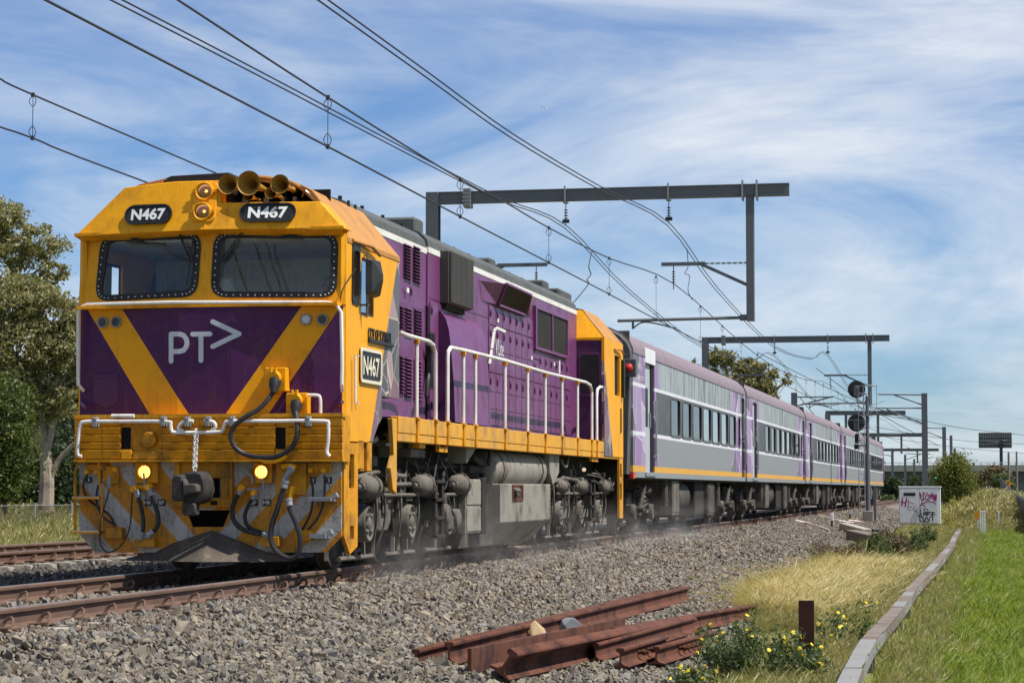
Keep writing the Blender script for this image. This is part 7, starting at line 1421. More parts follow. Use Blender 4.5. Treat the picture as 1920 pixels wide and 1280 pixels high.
# ------------------------------------------------------------------ timber cable trough
tp = [onZ(u, v, -0.46) for u, v in ((1583, 1290), (1600, 1252), (1631, 1197), (1683, 1139), (1714, 1098), (1741, 1070), (1765, 1043), (1782, 1022), (1791, 1005), (1800, 990))]
TP = spline(tp, 12); TR = thing('cable_trough', 'long low timber cable trough with weathered lids running through the grass', 'cable trough', (tp[0].x, tp[0].y, -0.76))
dist = [0.0]
for a, b in zip(TP[:-1], TP[1:]): dist.append(dist[-1] + (b - a).length)
def tat(s):
    k = int(np.searchsorted(dist, s)) - 1; k = max(0, min(k, len(TP) - 2)); f = (s - dist[k]) / (dist[k + 1] - dist[k]); return TP[k].lerp(TP[k + 1], f)
s = 0.0; k = 0
while s < dist[-1] - 1.2:
    ln = random.uniform(1.1, 1.9); a = tat(s + 0.006); b = tat(s + ln - 0.006); mb = MB(); dz = random.uniform(-0.006, 0.008); pale = math.sin(s * 0.55 + 0.4) + 0.5 * math.sin(s * 1.9) > 0.35
    mb.bar(a + Vector((0, 0, dz)), b + Vector((0, 0, dz + random.uniform(-0.006, 0.006))), 0.135 + random.uniform(-0.008, 0.008), 0.026); mb.build('lid', 'timber_pale' if pale else 'timber_old', TR, 0.004); s += ln; k += 1
    if k % 2 == 0: mb = MB(); p = a - Vector((0, 0, 0.12)); mb.box((p.x - 0.06, p.y - 0.04, -0.95), (p.x + 0.06, p.y + 0.04, p.z)); mb.build('leg', 'timber_old', TR, 0.005)
s = 0.0
while s < dist[-1] - 2.5:
    a = tat(s + 0.01); b = tat(s + 2.4)
    for sx in (-0.052, 0.052): mb = MB(); mb.bar(a + Vector((sx, 0, -0.073)), b + Vector((sx, 0, -0.073)), 0.02, 0.11); mb.build('side_board', 'timber_old' if random.random() < 0.6 else 'timber_pale', TR, 0.003)
    s += 2.42

# ------------------------------------------------------------------ fences
def chain_fence(P0, P1, h, gap, label, wires, cell=0.10, tw=0.004):
    P0 = Vector(P0); P1 = Vector(P1); d = P1 - P0; ln = d.length; d.normalize(); T = thing('chain_link_fence', label, 'fence', tuple(P0)); n = int(ln / gap)
    for k in range(n + 1): p = P0 + d * (gap * k); z = gz(p.x, p.y); mb = MB(); mb.cyl((p.x, p.y, z - 0.2), (p.x, p.y, z + h + 0.08), 0.035, 8); mb.build('post', 'galv', T)
    for zz in (0.05, h): mb = MB(); mb.tube([P0 + Vector((0, 0, zz + gz(P0.x, P0.y))), P1 + Vector((0, 0, zz + gz(P1.x, P1.y)))], 0.012, 5); mb.build('rail_wire', 'galv', T)
    mb = MB(); m = int(ln / cell); up = Vector((0, 0, 1)); zb = gz(P0.x, P0.y); r = d.cross(up)
    for k in range(-int(h / cell), m):
        for sgn in (1, -1):
            s0 = k * cell if sgn > 0 else (k + h / cell) * cell; a0, a1 = s0, s0 + sgn * h; z0, z1 = 0.0, h
            if min(a0, a1) < 0 or max(a0, a1) > ln: continue
            a = P0 + d * a0 + up * (zb + z0 + 0.03) + r * 0.002 * sgn; b = P0 + d * a1 + up * (zb + z1) + r * 0.002 * sgn; mb.bar(a, b, tw, tw)
    o = mb.build('mesh', wires, T, smooth=False, recalc=False); o['kind'] = 'stuff'; return T
chain_fence((-22.5, 36, 0), (-22.0, 64, 0), 1.15, 3.0, 'rusty chain link fence with pale posts before the dark trees', 'undergear', 0.09, 0.006)
# sheet fence far right
fp_ = [onZ(1945, 1010, -0.76), onZ(1920, 990, -0.76), onY(1903, 962, 130), onY(1888, 940, 165), onY(1876, 918, 210)]
FN = thing('panel_fence', 'dark ribbed metal fence curving away at the edge beside the grass bank', 'fence', tuple(fp_[0])); FS = spline(fp_, 7)
for a, b in zip(FS[:-1], FS[1:]):
    mb = MB(); n = 10; h = 1.25; P = []
    for k in range(n + 1): p = a.lerp(b, k / n); P.append(p + Vector((0.05 * (k % 2), 0, 0)))
    for p, q in zip(P[:-1], P[1:]): mb.add([p - Vector((0, 0, 0.3)), q - Vector((0, 0, 0.3)), q + Vector((0, 0, h)), p + Vector((0, 0, h))], [(0, 1, 2, 3)])
    o = mb.build('panel', 'gantry', FN, smooth=False, recalc=False); md = o.modifiers.new('t', 'SOLIDIFY'); md.thickness = 0.02
    mb = MB(); mb.box((a.x - 0.05, a.y - 0.05, a.z - 0.3), (a.x + 0.05, a.y + 0.05, a.z + h + 0.08)); mb.build('post', 'galv', FN)

# ------------------------------------------------------------------ trees and shrubs
def leaves(centres, radii, n, size, rng, droop=0.3, aspect=2.4, clump=0.22, nclump=None):
    """leaf quads in clumps spread over ellipsoids; returns vertex and face lists"""
    centres = np.asarray(centres, float); radii = np.asarray(radii, float); vol = radii.prod(1) ** 0.75; pk = vol / vol.sum()
    nc = nclump or max(30, n // 55); w = rng.choice(len(centres), nc, p=pk); d = rng.normal(size=(nc, 3)); d /= np.linalg.norm(d, axis=1)[:, None]
    rad = rng.uniform(0.35, 1.0, nc) ** 0.6; cc = centres[w] + d * rad[:, None] * radii[w]; cs = clump * rng.lognormal(0, 0.35, nc) * radii[w].mean(1)
    k = rng.integers(0, nc, n); off = rng.normal(size=(n, 3)) * cs[k][:, None] * np.array([1, 1, 0.62]); p = cc[k] + off
    a = rng.normal(size=(n, 3)); a[:, 2] -= droop * 2; a /= np.linalg.norm(a, axis=1)[:, None]; b = np.cross(a, rng.normal(size=(n, 3))); b /= np.linalg.norm(b, axis=1)[:, None] + 1e-9
    s = size * rng.lognormal(0, 0.3, n); L_ = a * s[:, None]; B_ = b * (s / aspect)[:, None]
    V = np.stack([p - L_ * 0.5, p + B_ * 0.5, p + L_ * 0.5, p - B_ * 0.5], 1).reshape(-1, 3); return V, cc
def quads_mesh(name, V, mat):
    n = len(V) // 4; me = bpy.data.meshes.new(name); me.vertices.add(len(V)); me.vertices.foreach_set('co', V.astype(np.float32).ravel()); me.loops.add(n * 4); me.loops.foreach_set('vertex_index', np.arange(n * 4, dtype=np.int32)); me.polygons.add(n)
    me.polygons.foreach_set('loop_start', np.arange(0, n * 4, 4, dtype=np.int32)); me.update(calc_edges=True); me.materials.append(MATS[mat]); return me
def tree(name, label, base, trunk, limbs, blobs, n, size, mat, bark, seed, cat='tree', group=None, clump=0.22, droop=0.3, aspect=2.4, twigs=60):
    rng = np.random.default_rng(seed); T = thing(name, label, cat, tuple(base), group); mb = MB()
    for P, r0, r1 in trunk: mb.tube([Vector(p) for p in P], [r0, r1], 8, 5)
    tr = mb.build('trunk', bark, T)
    V, cc = leaves([b[0] for b in blobs], [b[1] for b in blobs], n, size, rng, droop, aspect, clump)
    lm = MB(); tips = [Vector(P[-1]) for P, a, b in limbs]
    for P, r0, r1 in limbs: lm.tube([Vector(p) for p in P], [r0, r1], 6, 4)
    if tips:
        for c in cc[rng.choice(len(cc), min(twigs, len(cc)), replace=False)]:
            c = Vector(c); t = min(tips, key=lambda q: (q - c).length); mid = t.lerp(c, 0.5) + Vector(rng.normal(size=3) * 0.15) + Vector((0, 0, 0.1)); r = 0.012 + 0.006 * (c - t).length; lm.tube([t, mid, c], [r * 2, r * 0.5], 5, 2)
    if lm.v: lm.build('limbs', bark, T)
    link('crown', quads_mesh('crown', V, mat), T); return T
def tp_(u, v, Y): return tuple(onY(u, v, Y))
def blob(u, v, Y, ru, rv, ry=None):
    d = (onY(u, v, Y) - CAM).length / F; return (tp_(u, v, Y), (ru * d, (ry or (ru + rv) / 2) * d, rv * d))
Y1 = 78
bz = Vector(onY(85, 965, Y1)); bz.z = -0.8
tree('eucalyptus_tree', 'large eucalyptus with pale forked trunk left of the locomotive cab', bz,
     [([bz, tp_(88, 900, Y1), tp_(85, 850, Y1), tp_(78, 780, Y1)], 0.42, 0.22), ([tp_(86, 880, Y1), tp_(72, 820, Y1), tp_(62, 740, Y1)], 0.22, 0.12), ([tp_(92, 900, Y1), tp_(112, 860, Y1), tp_(145, 825, Y1)], 0.18, 0.08), ([tp_(84, 860, Y1), tp_(100, 790, Y1), tp_(104, 730, Y1)], 0.2, 0.1)],
     [([tp_(78, 780, Y1), tp_(60, 700, Y1), tp_(40, 600, Y1)], 0.2, 0.06), ([tp_(62, 740, Y1), tp_(20, 680, Y1), tp_(-30, 600, Y1)], 0.12, 0.05), ([tp_(104, 730, Y1), tp_(115, 640, Y1), tp_(120, 560, Y1)], 0.12, 0.05), ([tp_(60, 700, Y1), tp_(80, 620, Y1), tp_(80, 540, Y1)], 0.12, 0.05), ([tp_(104, 730, Y1), tp_(130, 700, Y1), tp_(150, 690, Y1)], 0.09, 0.04), ([tp_(145, 825, Y1), tp_(165, 810, Y1), tp_(180, 790, Y1)], 0.06, 0.03)],
     [blob(20, 570, Y1, 75, 55), blob(100, 585, Y1, 60, 50), blob(50, 650, Y1, 95, 60), blob(130, 660, Y1, 50, 55), blob(10, 720, Y1, 80, 50), blob(120, 745, Y1, 50, 40), blob(60, 765, Y1, 60, 40), blob(-60, 640, Y1, 70, 90), blob(150, 600, Y1, 30, 30)], 44000, 0.21, 'leaf_gum', 'bark', 11, group='trees left of the train', clump=0.135)
Y2 = 95
b2 = Vector(onY(-20, 940, Y2)); b2.z = -0.8
tree('eucalyptus_tree', 'taller eucalyptus rising behind at the upper edge of the photo, with airy top', b2,
     [([b2, tp_(0, 800, Y2), tp_(15, 640, Y2)], 0.4, 0.2)], [([tp_(15, 640, Y2), tp_(30, 560, Y2), tp_(40, 470, Y2)], 0.18, 0.06), ([tp_(15, 640, Y2), tp_(60, 560, Y2), tp_(90, 490, Y2)], 0.14, 0.05), ([tp_(15, 640, Y2), tp_(-20, 520, Y2), tp_(-20, 420, Y2)], 0.16, 0.05)],
     [blob(10, 415, Y2, 40, 42), blob(75, 455, Y2, 50, 30), blob(20, 480, Y2, 60, 35), blob(105, 505, Y2, 26, 24), blob(-50, 450, Y2, 60, 70), blob(60, 530, Y2, 50, 25), blob(0, 385, Y2, 20, 20)], 17000, 0.22, 'leaf_gum', 'bark', 12, group='trees left of the train', clump=0.15)
Y3 = 70
def bush(name, label, u, vb, Y, blobs, n, size, mat, seed, group=None, clump=0.25, bark='bark_dark', cat='tree'):
    b = Vector(onY(u, vb, Y)); b.z = gz(b.x, Y); top = blobs[0][0]
    return tree(name, label, b, [([b - Vector((0, 0, 0.2)), b.lerp(Vector(top), 0.5), Vector(top)], 0.12, 0.04)], [([b.lerp(Vector(top), 0.3), Vector(q[0])], 0.06, 0.02) for q in blobs[:6]], blobs, n, size, mat, bark, seed, cat, group, clump, 0.2, 2.2, 30)
bush('wattle_tree', 'dense yellow-green wattle at the photo edge in front of the dark trees', 10, 960, Y3, [blob(5, 760, Y3, 45, 60), blob(10, 830, Y3, 50, 55), blob(0, 900, Y3, 50, 45), blob(-40, 850, Y3, 50, 100)], 22000, 0.17, 'leaf_bright', 21, 'trees left of the train')
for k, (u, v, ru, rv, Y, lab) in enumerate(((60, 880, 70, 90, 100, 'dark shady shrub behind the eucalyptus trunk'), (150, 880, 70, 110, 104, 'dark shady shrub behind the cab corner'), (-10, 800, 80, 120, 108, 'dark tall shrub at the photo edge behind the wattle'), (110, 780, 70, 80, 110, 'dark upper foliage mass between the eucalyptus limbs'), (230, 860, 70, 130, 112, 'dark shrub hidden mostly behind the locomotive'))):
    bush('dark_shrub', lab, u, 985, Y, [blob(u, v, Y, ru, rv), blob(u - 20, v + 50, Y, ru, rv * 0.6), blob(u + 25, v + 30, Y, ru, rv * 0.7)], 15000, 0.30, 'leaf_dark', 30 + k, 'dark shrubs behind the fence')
Y4 = 170
b4 = Vector(onY(1395, 930, Y4)); b4.z = -0.8
tree('eucalyptus_tree', 'eucalyptus showing above the carriage roofs beside the second gantry mast', b4, [([b4, tp_(1395, 800, Y4), tp_(1400, 740, Y4)], 0.5, 0.25)],
     [([tp_(1400, 740, Y4), tp_(1370, 710, Y4), tp_(1355, 680, Y4)], 0.2, 0.06), ([tp_(1400, 740, Y4), tp_(1420, 710, Y4), tp_(1430, 690, Y4)], 0.2, 0.06), ([tp_(1400, 740, Y4), tp_(1450, 730, Y4), tp_(1480, 710, Y4)], 0.14, 0.05), ([tp_(1400, 740, Y4), tp_(1350, 720, Y4), tp_(1310, 685, Y4)], 0.14, 0.05)],
     [blob(1352, 672, Y4, 28, 15), blob(1405, 688, Y4, 36, 16), blob(1308, 684, Y4, 11, 10), blob(1425, 720, Y4, 28, 22), blob(1380, 720, Y4, 40, 20), blob(1450, 700, Y4, 14, 8), blob(1477, 710, Y4, 14, 8), blob(1440, 742, Y4, 20, 12), blob(1335, 705, Y4, 18, 12)], 9500, 0.34, 'leaf_gum', 'bark', 13, clump=0.19)
Y5 = 118
bush('round_bush', 'round glossy green bush behind the equipment cabinet', 1790, 960, Y5, [blob(1790, 880, Y5, 24, 30), blob(1775, 895, Y5, 20, 35), blob(1806, 900, Y5, 18, 30), blob(1782, 925, Y5, 25, 22), blob(1800, 932, Y5, 20, 18), blob(1790, 862, Y5, 14, 14)], 20000, 0.115, 'leaf_bush', 41, None, 0.30, cat='bush')
for k, (u, v, ru, rv, Y, m, lab) in enumerate(((1868, 890, 24, 14, 300, 'leaf_brown', 'brownish shrub below the billboard in front of the bridge'), (1840, 896, 18, 10, 310, 'leaf_brown', 'low brown shrub left of the billboard pole'), (1880, 902, 14, 12, 250, 'leaf_weed', 'small olive shrub at the fence end'), (1672, 915, 14, 18, 240, 'leaf_dark', 'dark shrub under the bridge beside the last carriage'), (1712, 910, 26, 14, 330, 'leaf_dark', 'dark scrub under the bridge behind the masts'), (1665, 938, 10, 8, 200, 'leaf_weed', 'low green shrub at the far trackside'))):
    bush('shrub', lab, u, v + rv, Y, [blob(u, v, Y, ru, rv), blob(u + ru * 0.5, v + rv * 0.3, Y, ru * 0.6, rv * 0.7), blob(u - ru * 0.5, v + rv * 0.3, Y, ru * 0.6, rv * 0.7)], 5000, 0.4 if Y > 220 else 0.28, m, 50 + k, 'distant shrubs', cat='bush')
# line-side weeds
def weed(label, u, v, hpx, wpx, seed, mat='leaf_weed', flowers=0, n=900, size=0.05, stems=26, name='flowering_weed', cat='plant', group=None):
    p = onG(u, v); d = (p - CAM).length / F; h = hpx * d; w = wpx * d * 0.5; rng = np.random.default_rng(seed); T = thing(name, label, cat, tuple(p), group); mb = MB(); V = []; fl = MB()
    for k in range(stems):
        a = rng.uniform(0, 6.28); r = w * math.sqrt(rng.random()); tip = p + Vector((r * math.cos(a), r * math.sin(a) * 1.2, h * rng.uniform(0.45, 1.0) * (1 - 0.35 * (r / w) ** 2))); base = p + Vector((r * 0.35 * math.cos(a), r * 0.4 * math.sin(a), -0.03)); mid = base.lerp(tip, 0.5) + Vector(rng.normal(size=3) * 0.03)
        mb.tube([base, mid, tip], [0.005, 0.0022], 4, 3); P = spline([base, mid, tip], 8)
        for q in range(n // stems):
            c = P[rng.integers(2, len(P))] + Vector(rng.normal(size=3) * 0.028); A = Vector(rng.normal(size=3)).normalized(); B = A.cross(Vector(rng.normal(size=3))).normalized(); s = size * rng.uniform(0.5, 1.2); V += [c - A * s * .5, c + B * s * .22, c + A * s * .5, c - B * s * .22]
        if flowers and k < flowers:
            nrm = Vector((0.25, -0.5, 0.8)) + Vector(rng.normal(size=3) * 0.4); fl.lathe(tip, nrm, [(0.0, 0.003), (0.008, 0.014), (0.012, 0.019), (0.015, 0.008), (0.016, 0.0)], 8)
    mb.build('stem', 'stem' if mat != 'leaf_brown' else 'bark_dark', T); link('foliage', quads_mesh('foliage', np.array([tuple(q) for q in V]), mat), T)
    if flowers: fl.build('flowers', 'petal', T)
    return T
weed('leafy weed with yellow daisies in front of the rail ends, by the bottom edge', 1395, 1285, 140, 190, 61, flowers=24, n=4200, stems=60, group='yellow flowered weeds')
weed('yellow flowered weed at the foot of the rusted steel post', 1490, 1290, 110, 130, 62, flowers=13, n=2400, stems=36, group='yellow flowered weeds')
weed('lower yellow flowered weed at the bottom of the scrap pile', 1300, 1290, 50, 90, 63, flowers=14, n=800, stems=20, group='yellow flowered weeds')
weed('sparse yellow flowered weed between the post and the trough', 1590, 1220, 85, 120, 64, flowers=16, n=1500, stems=30, group='yellow flowered weeds')
weed('thin weed with few yellow flowers among dry grass', 1610, 1165, 50, 90, 65, flowers=10, n=900, stems=24, group='yellow flowered weeds')
weed('dry brown twiggy bush growing in the ballast', 1540, 1060, 58, 50, 66, 'leaf_brown', 0, 1500, 0.05, 60, 'dry_bush', 'bush')
for k, (u, v, h, w) in enumerate(((1590, 1068, 36, 60), (1640, 1060, 42, 60), (1680, 1055, 44, 50), (1715, 1045, 36, 50), (1665, 1035, 34, 60), (1735, 1025, 30, 50), (1610, 1052, 26, 50))):
    weed(['brown seeding dock weed next to the dry twiggy bush', 'tall brown green weed second from the twiggy bush', 'dense olive weed in the middle of the row behind golden grass', 'olive weed at the end of the row by the trough', 'brown seeding weed below the grey sleeper', 'brown green weed near the trough below the cabinet', 'low brown weed at the ballast edge'][k], u, v, h * 1.45, w * 1.1, 70 + k, 'leaf_brown' if k % 2 == 0 else 'leaf_weed', 0, 2600, 0.085, 46, 'dock_weed', 'plant', 'brown weeds behind the golden grass')

# ------------------------------------------------------------------ grasses
def tuft_meshes(n, mat, h, blades, spread, bend, width, seed, seedhead=0.0):
    out = []; rr = np.random.default_rng(seed)
    for k in range(n):
        vs = []; fs = []
        for b in range(blades):
            a = rr.uniform(0, 6.28); o = np.array([math.cos(a), math.sin(a), 0]) * spread * rr.random(); d = rr.uniform(0, 6.28); lean = np.array([math.cos(d), math.sin(d), 0]) * bend * rr.uniform(0.2, 1.0); hh = h * rr.uniform(0.55, 1.1); w = width * rr.uniform(0.7, 1.3); s = np.array([-math.sin(d + 1.2), math.cos(d + 1.2), 0]) * w
            p = [o, o + lean * 0.25 * hh + np.array([0, 0, hh * 0.5]), o + lean * hh + np.array([0, 0, hh * (1 - 0.25 * bend)])]; i0 = len(vs); vs += [p[0] - s, p[0] + s, p[1] - s * 0.8, p[1] + s * 0.8, p[2]]; fs += [(i0, i0 + 1, i0 + 3, i0 + 2), (i0 + 2, i0 + 3, i0 + 4)]
            if rr.random() < seedhead: i0 = len(vs); q = p[2]; e = lean * 0.16 * hh + np.array([0, 0, 0.10 * hh]); vs += [q - e, q + s * 2.5, q + e, q - s * 2.5]; fs += [(i0, i0 + 1, i0 + 2, i0 + 3)]
        me = bpy.data.meshes.new('tuft'); me.from_pydata([tuple(v) for v in vs], [], fs); me.materials.append(MATS[mat]); out.append(me)
    return out
def grass(name, n, region, h, mat, label, seed, blades=16, spread=0.06, bend=0.5, width=0.0035, seedhead=0.0, smin=0.6, smax=1.3, power=1.6, extra=None):
    rr = np.random.default_rng(seed); y0, y1, xl, xr = region; y = y0 + (y1 - y0) * rr.random(n) ** power; lo = xl(y); hi = xr(y); x = lo + (hi - lo) * rr.random(n)
    keep = np.ones(n, bool)
    if extra is not None: keep = extra(x, y, rr)
    z = gzv(x, y) - 0.02; tpx = np.interp(y, [p.y for p in TP], [p.x for p in TP]); keep &= ~((np.abs(x - tpx) < 0.10) & (y < TP[-1].y))
    rot = np.stack([rr.normal(0, 0.12, n), rr.normal(0, 0.12, n), rr.uniform(0, 6.28, n)], 1); s = rr.uniform(smin, smax, n) * (1 + np.clip((y - 20) / 120, 0, 0.8)); scl = np.stack([s * 1.1, s * 1.1, s], 1)
    scatter(name, np.stack([x, y, z], 1)[keep], rot[keep], scl[keep], rr.integers(0, 8, n)[keep], tuft_meshes(8, mat, h, blades, spread, bend, width, seed, seedhead), label, 'grass')
c_ = lambda v: (lambda y: np.full_like(y, v))
def patch(scale, thr, seed):
    def f(x, y, rr):
        ph = np.random.default_rng(seed).uniform(0, 6.28, 8); v = np.sin(x * 1.7 * scale + ph[0]) + np.sin(y * 0.6 * scale + ph[1]) + np.sin((x + y) * 0.9 * scale + ph[2]) + np.sin((x * 2 - y) * 0.5 * scale + ph[3]); return v + rr.normal(0, 0.6, len(x)) > thr
    return f
trx = lambda y: np.interp(y, [p.y for p in TP], [p.x for p in TP])
edge_np = lambda y: np.interp(y, [-30, -6, 3, 12, 25, 45, 70, 90, 110, 300], [6.2, 5.9, 5.3, 4.5, 5.0, 4.6, 4.7, 4.2, 3.4, 3.0])
grass('grass', 15000, (-9, 80, lambda y: trx(y) + 0.16, c_(10.5)), 0.15, 'grass_green', 'bright green lawn grass beyond the timber trough', 81, 20, 0.09, 0.75, 0.005, 0, 0.5, 1.4, 1.9)
grass('grass', 4200, (-9, 80, lambda y: trx(y) + 0.45, c_(10.5)), 0.24, 'grass_green', 'taller clumps of green grass scattered over the lawn', 80, 26, 0.11, 0.9, 0.006, 0, 0.6, 1.4, 1.8, patch(1.6, 0.5, 7))
grass('grass', 1500, (-9, 60, lambda y: trx(y) + 0.4, c_(9.4)), 0.22, 'grass_mixed', 'straw coloured patches in the green lawn', 79, 22, 0.12, 0.9, 0.004, 0.1, 0.5, 1.3, 1.7, patch(1.3, 1.1, 9))
grass('grass', 3000, (-9, 62, lambda y: trx(y) - 0.45, lambda y: trx(y) + 0.65), 0.27, 'grass_mixed', 'straggly mixed weeds and grass along both sides of the timber trough', 82, 16, 0.07, 0.7, 0.0032, 0.15, 0.4, 1.3, 1.8, patch(2.0, -0.7, 2))
grass('grass', 3900, (5, 24, lambda y: edge_np(y) + 0.1, lambda y: trx(y) - 0.5), 0.48, 'grass_dry', 'long golden dry grass between the ballast and the timber trough', 83, 34, 0.05, 1.7, 0.003, 0.08, 0.25, 1.35, 1.2, patch(2.2, 0.15, 4))
grass('grass', 3000, (4, 40, lambda y: edge_np(y) + 0.15, lambda y: trx(y) - 0.12), 0.30, 'grass_mixed', 'olive and straw grass mixed through the golden patch', 91, 20, 0.07, 0.9, 0.0032, 0.2, 0.4, 1.4, 1.2, patch(2.0, -0.4, 8))
grass('grass', 2600, (-9, 9, lambda y: edge_np(y) + 0.2, lambda y: trx(y) - 0.12), 0.24, 'grass_mixed', 'thin dry grass around the flowering weeds', 84, 18, 0.06, 0.9, 0.0028, 0.1, 0.4, 1.3, 1.2, patch(2.0, -0.9, 6))
grass('grass', 5200, (23, 64, lambda y: edge_np(y) + 0.3, lambda y: np.minimum(trx(y) + 0.1, 6.9)), 0.20, 'grass_mixed', 'dry mixed grass in front of the equipment cabinet', 85, 18, 0.08, 0.8, 0.0042, 0.2, 0.4, 1.2, 1.1, patch(1.0, -0.5, 3))
grass('grass', 3200, (60, 84, lambda y: edge_np(y) + 0.1, c_(6.9)), 0.09, 'grass_mixed', 'short dry stubble round the equipment cabinet', 93, 16, 0.10, 0.8, 0.005, 0.1, 0.5, 1.2, 1.0)
grass('grass', 9500, (80, 215, c_(6.4), c_(10.8)), 0.48, 'grass_mixed', 'tall seeding dry grass on the bank beyond the marker posts', 86, 20, 0.16, 0.7, 0.008, 0.35, 0.5, 1.35, 1.3)
grass('grass', 2600, (58, 82, c_(6.8), c_(10.8)), 0.34, 'grass_mixed', 'rank dry grass around the white marker posts', 90, 18, 0.12, 0.7, 0.006, 0.35, 0.5, 1.3, 1.0, patch(1.0, -0.4, 12))
grass('grass', 1600, (80, 160, c_(6.2), c_(9.5)), 0.55, 'grass_dry', 'pale dry stalks scattered over the grass bank', 87, 16, 0.14, 0.7, 0.007, 0.4, 0.5, 1.2, 1.3, patch(0.7, 0.2, 5))
grass('grass', 9000, (-12, 120, c_(10.4), c_(40)), 0.16, 'grass_green', 'open green grass spreading away beyond the lawn', 92, 20, 0.22, 0.8, 0.012, 0, 0.6, 1.5, 1.5)
grass('grass', 9000, (18, 62, c_(-27), c_(-10.5)), 0.55, 'grass_mixed', 'long seeding grass in front of the chain link fence', 88, 16, 0.12, 0.5, 0.005, 0.4, 0.6, 1.35, 1.0)
grass('grass', 12000, (60, 200, c_(-60), c_(-10)), 0.5, 'grass_mixed', 'rough grass under the trees on the far side', 89, 14, 0.25, 0.6, 0.012, 0.2, 0.7, 1.4, 1.2)

# ------------------------------------------------------------------ road bridge, billboard, far things
BY = 430; zt = onY(1780, 868, BY).z; zm_ = onY(1780, 882, BY).z; zb_ = onY(1780, 904, BY).z; x0 = onY(1560, 880, BY).x; x1 = onY(3600, 880, BY).x
BR = thing('road_bridge', 'long concrete road bridge crossing the whole far background', 'bridge', (x0, BY, -0.7))
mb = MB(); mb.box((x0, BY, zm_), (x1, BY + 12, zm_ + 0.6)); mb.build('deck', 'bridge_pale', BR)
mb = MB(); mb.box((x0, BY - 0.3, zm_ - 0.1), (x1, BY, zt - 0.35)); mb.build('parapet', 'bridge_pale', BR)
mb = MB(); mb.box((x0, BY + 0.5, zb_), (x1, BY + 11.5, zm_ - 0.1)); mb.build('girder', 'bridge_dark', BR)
for k in range(11):
    x = x0 + (x1 - x0) * (k + 0.4) / 11; mb = MB(); mb.box((x - 0.5, BY + 3, -1.0), (x + 0.5, BY + 9, zb_)); mb.build('pier', 'bridge_pale', BR)
mb = MB(); mb.tube([(x0, BY - 0.2, zt + 0.1), (x1, BY - 0.2, zt + 0.1)], 0.06, 6); mb.build('guard_rail', 'galv', BR)
mb = MB()
for k in range(150): x = x0 + (x1 - x0) * k / 149; mb.box((x - 0.05, BY - 0.25, zt - 0.4), (x + 0.05, BY - 0.15, zt + 0.1))
mb.build('rail_posts', 'galv', BR)
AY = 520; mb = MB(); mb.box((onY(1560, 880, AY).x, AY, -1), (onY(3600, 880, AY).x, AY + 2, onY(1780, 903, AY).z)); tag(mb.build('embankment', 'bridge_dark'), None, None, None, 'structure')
LY = 470; a = onY(1835, 811, LY); b = onY(1897, 839, LY); BB = thing('billboard', 'back of a large billboard on a single pole above the bridge', 'billboard', ((a.x + b.x) / 2, LY, 0))
mb = MB(); mb.box((onY(1863, 0, LY).x, LY - 0.4, -0.7), (onY(1869, 0, LY).x, LY + 0.4, b.z + 1.5)); mb.build('pole', 'navy', BB)
mb = MB(); mb.box((a.x, LY + 1.0, b.z), (b.x, LY + 1.1, a.z)); mb.build('board', 'gantry', BB)
mb = MB(); n = 14
for k in range(n + 1): x = a.x + (b.x - a.x) * k / n; mb.box((x - 0.05, LY + 0.7, b.z), (x + 0.05, LY + 1.0, a.z))
for k in range(5): z = b.z + (a.z - b.z) * k / 4; mb.box((a.x, LY + 0.6, z - 0.05), (b.x, LY + 0.7, z + 0.05))
mb.build('lattice', 'galv', BB); mb = MB(); mb.bar(((a.x + b.x) / 2, LY, b.z + 1.2), (a.x + 1.0, LY + 0.6, (a.z + b.z) / 2), 0.15, 0.15); mb.bar(((a.x + b.x) / 2, LY, b.z + 1.2), (b.x - 1.0, LY + 0.6, (a.z + b.z) / 2), 0.15, 0.15); mb.build('brace', 'galv', BB)
for u, vt, Y, lab in ((1891, 848, 190, 'wooden pole standing at the far end of the fence'), (1906, 846, 220, 'second wooden pole right of the diamond sign')):
    p = onY(u, vt, Y); g0 = gz(p.x, Y); T = thing('wooden_pole', lab, 'pole', (p.x, Y, g0), 'wooden poles'); mb = MB(); mb.tube([(p.x, Y, g0 - 0.3), (p.x, Y, p.z)], [0.12, 0.09], 8); mb.build('post', 'timber_old', T)
p = onY(1891, 906, 188); T = thing('warning_sign', 'orange diamond warning sign at the far end of the fence', 'sign', (p.x, 188, gz(p.x, 188))); mb = MB(); s = 0.34; mb.prism([p + Vector((0, 0, s)), p + Vector((s, 0, 0)), p - Vector((0, 0, s)), p - Vector((s, 0, 0))], (0, 0.03, 0)); mb.build('plate', 'orange', T); mb = MB(); mb.cyl((p.x, 188.06, gz(p.x, 188) - 0.2), (p.x, 188.06, p.z), 0.03, 6); mb.build('post', 'galv', T)
mb = MB(); mb.tube([p + Vector((-0.08, -0.01, -0.12)), p + Vector((-0.05, -0.01, 0.1)), p + Vector((0.1, -0.01, 0.12))], 0.03, 5); mb.build('symbol', 'black', T)
p = onY(1755, 896, 240); T = thing('signal_lamp', 'small green signal light glowing beside the bush', 'signal', (p.x, 240, -0.7)); mb = MB(); mb.lathe(p, (0, -1, 0), [(0, 0.13), (0.03, 0.10), (0.05, 0)], 12); mb.build('lens', 'green_lit', T); mb = MB(); mb.box(p + Vector((-0.25, 0.01, -0.4)), p + Vector((0.25, 0.3, 0.4))); mb.cyl((p.x, 240.2, -0.8), (p.x, 240.2, p.z), 0.06, 6); mb.build('case', 'black', T)
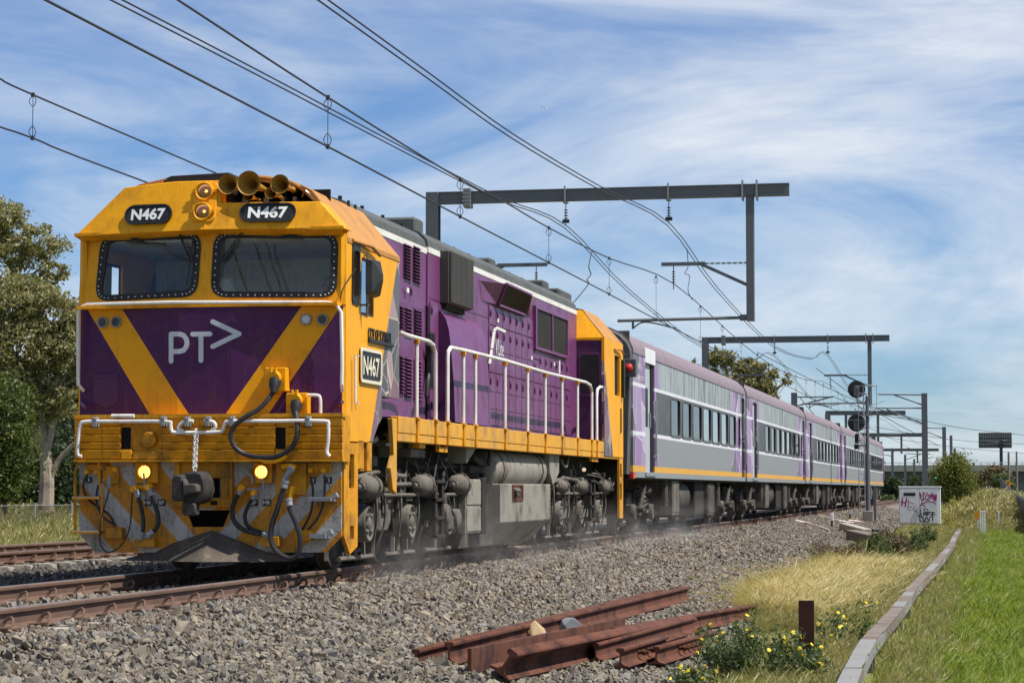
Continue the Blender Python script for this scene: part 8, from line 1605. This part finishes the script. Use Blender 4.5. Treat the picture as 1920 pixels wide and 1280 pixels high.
# airliner high above
PL = 11000; c = onY(1022, 202, PL); T = thing('airliner', 'tiny white airliner with a red tail flying high in the sky', 'aircraft', tuple(c)); mb = MB(); R = 2.0; ln = 34
mb.lathe(c - Vector((ln / 2, 0, 0)), (1, 0, -0.05), [(0, 0.3), (4, 1.3), (9, R), (27, R), (31, 1.5), (34, 0.2)], 12, True); mb.build('fuselage', 'white_post', T)
mb = MB(); mb.prism([c + Vector((3, 0, -1)), c + Vector((-3, 0, -1)), c + Vector((-6, -16, 0.5)), c + Vector((-4, -16, 0.5))], (0, 0, 0.5)); mb.prism([c + Vector((3, 0, -1)), c + Vector((-3, 0, -1)), c + Vector((-6, 16, 0.5)), c + Vector((-4, 16, 0.5))], (0, 0, 0.5)); mb.build('wing', 'silver', T)
mb = MB(); mb.prism([c + Vector((-12, -0.2, 1.5)), c + Vector((-17, -0.2, 1.5)), c + Vector((-19, -0.2, 8)), c + Vector((-16, -0.2, 8))], (0, 0.5, 0)); mb.build('tail_fin', 'red', T)
mb = MB(); mb.prism([c + Vector((-14, 0, 1)), c + Vector((-17, 0, 1)), c + Vector((-19, -6, 1.5)), c + Vector((-18, -6, 1.5))], (0, 0, 0.3)); mb.prism([c + Vector((-14, 0, 1)), c + Vector((-17, 0, 1)), c + Vector((-19, 6, 1.5)), c + Vector((-18, 6, 1.5))], (0, 0, 0.3)); mb.build('tailplane', 'white_post', T)
for sy in (-5, 5): mb = MB(); mb.lathe(c + Vector((0, sy, -2)), (1, 0, 0), [(-2, 0.8), (2, 1.0)], 10, True); mb.build('engine', 'silver', T)

# ------------------------------------------------------------------ dust stirred up along the wheels
m = bpy.data.materials.new('dust'); m.use_nodes = True; t = m.node_tree; t.nodes.clear()
pv = N(t, 'ShaderNodeVolumePrincipled', i={'Color': (0.78, 0.76, 0.73, 1), 'Anisotropy': 0.1}); tc_ = N(t, 'ShaderNodeTexCoord'); se = N(t, 'ShaderNodeSeparateXYZ'); L(t, tc_.outputs['Object'], se.inputs[0])
nz = noise(t, coords(t, (1, 0.6, 1.2)), 1.3, 4, 0.6, 0.42, 0.78); hz = N(t, 'ShaderNodeMapRange', i={1: -0.2, 2: 0.75, 3: 1.0, 4: 0.0}); L(t, se.outputs[2], hz.inputs[0])
L(t, math_(t, 'MULTIPLY', math_(t, 'MULTIPLY', nz, hz.outputs[0]), 0.30), pv.inputs['Density']); o_ = N(t, 'ShaderNodeOutputMaterial'); L(t, pv.outputs[0], o_.inputs['Volume']); MATS['dust'] = m
mb = MB(); mb.box((0.95, 1.5, -0.25), (1.95, 34, 0.75)); tag(mb.build('dust', 'dust'), 'thin pale dust drifting round the wheels of the train', 'dust', None, 'stuff')
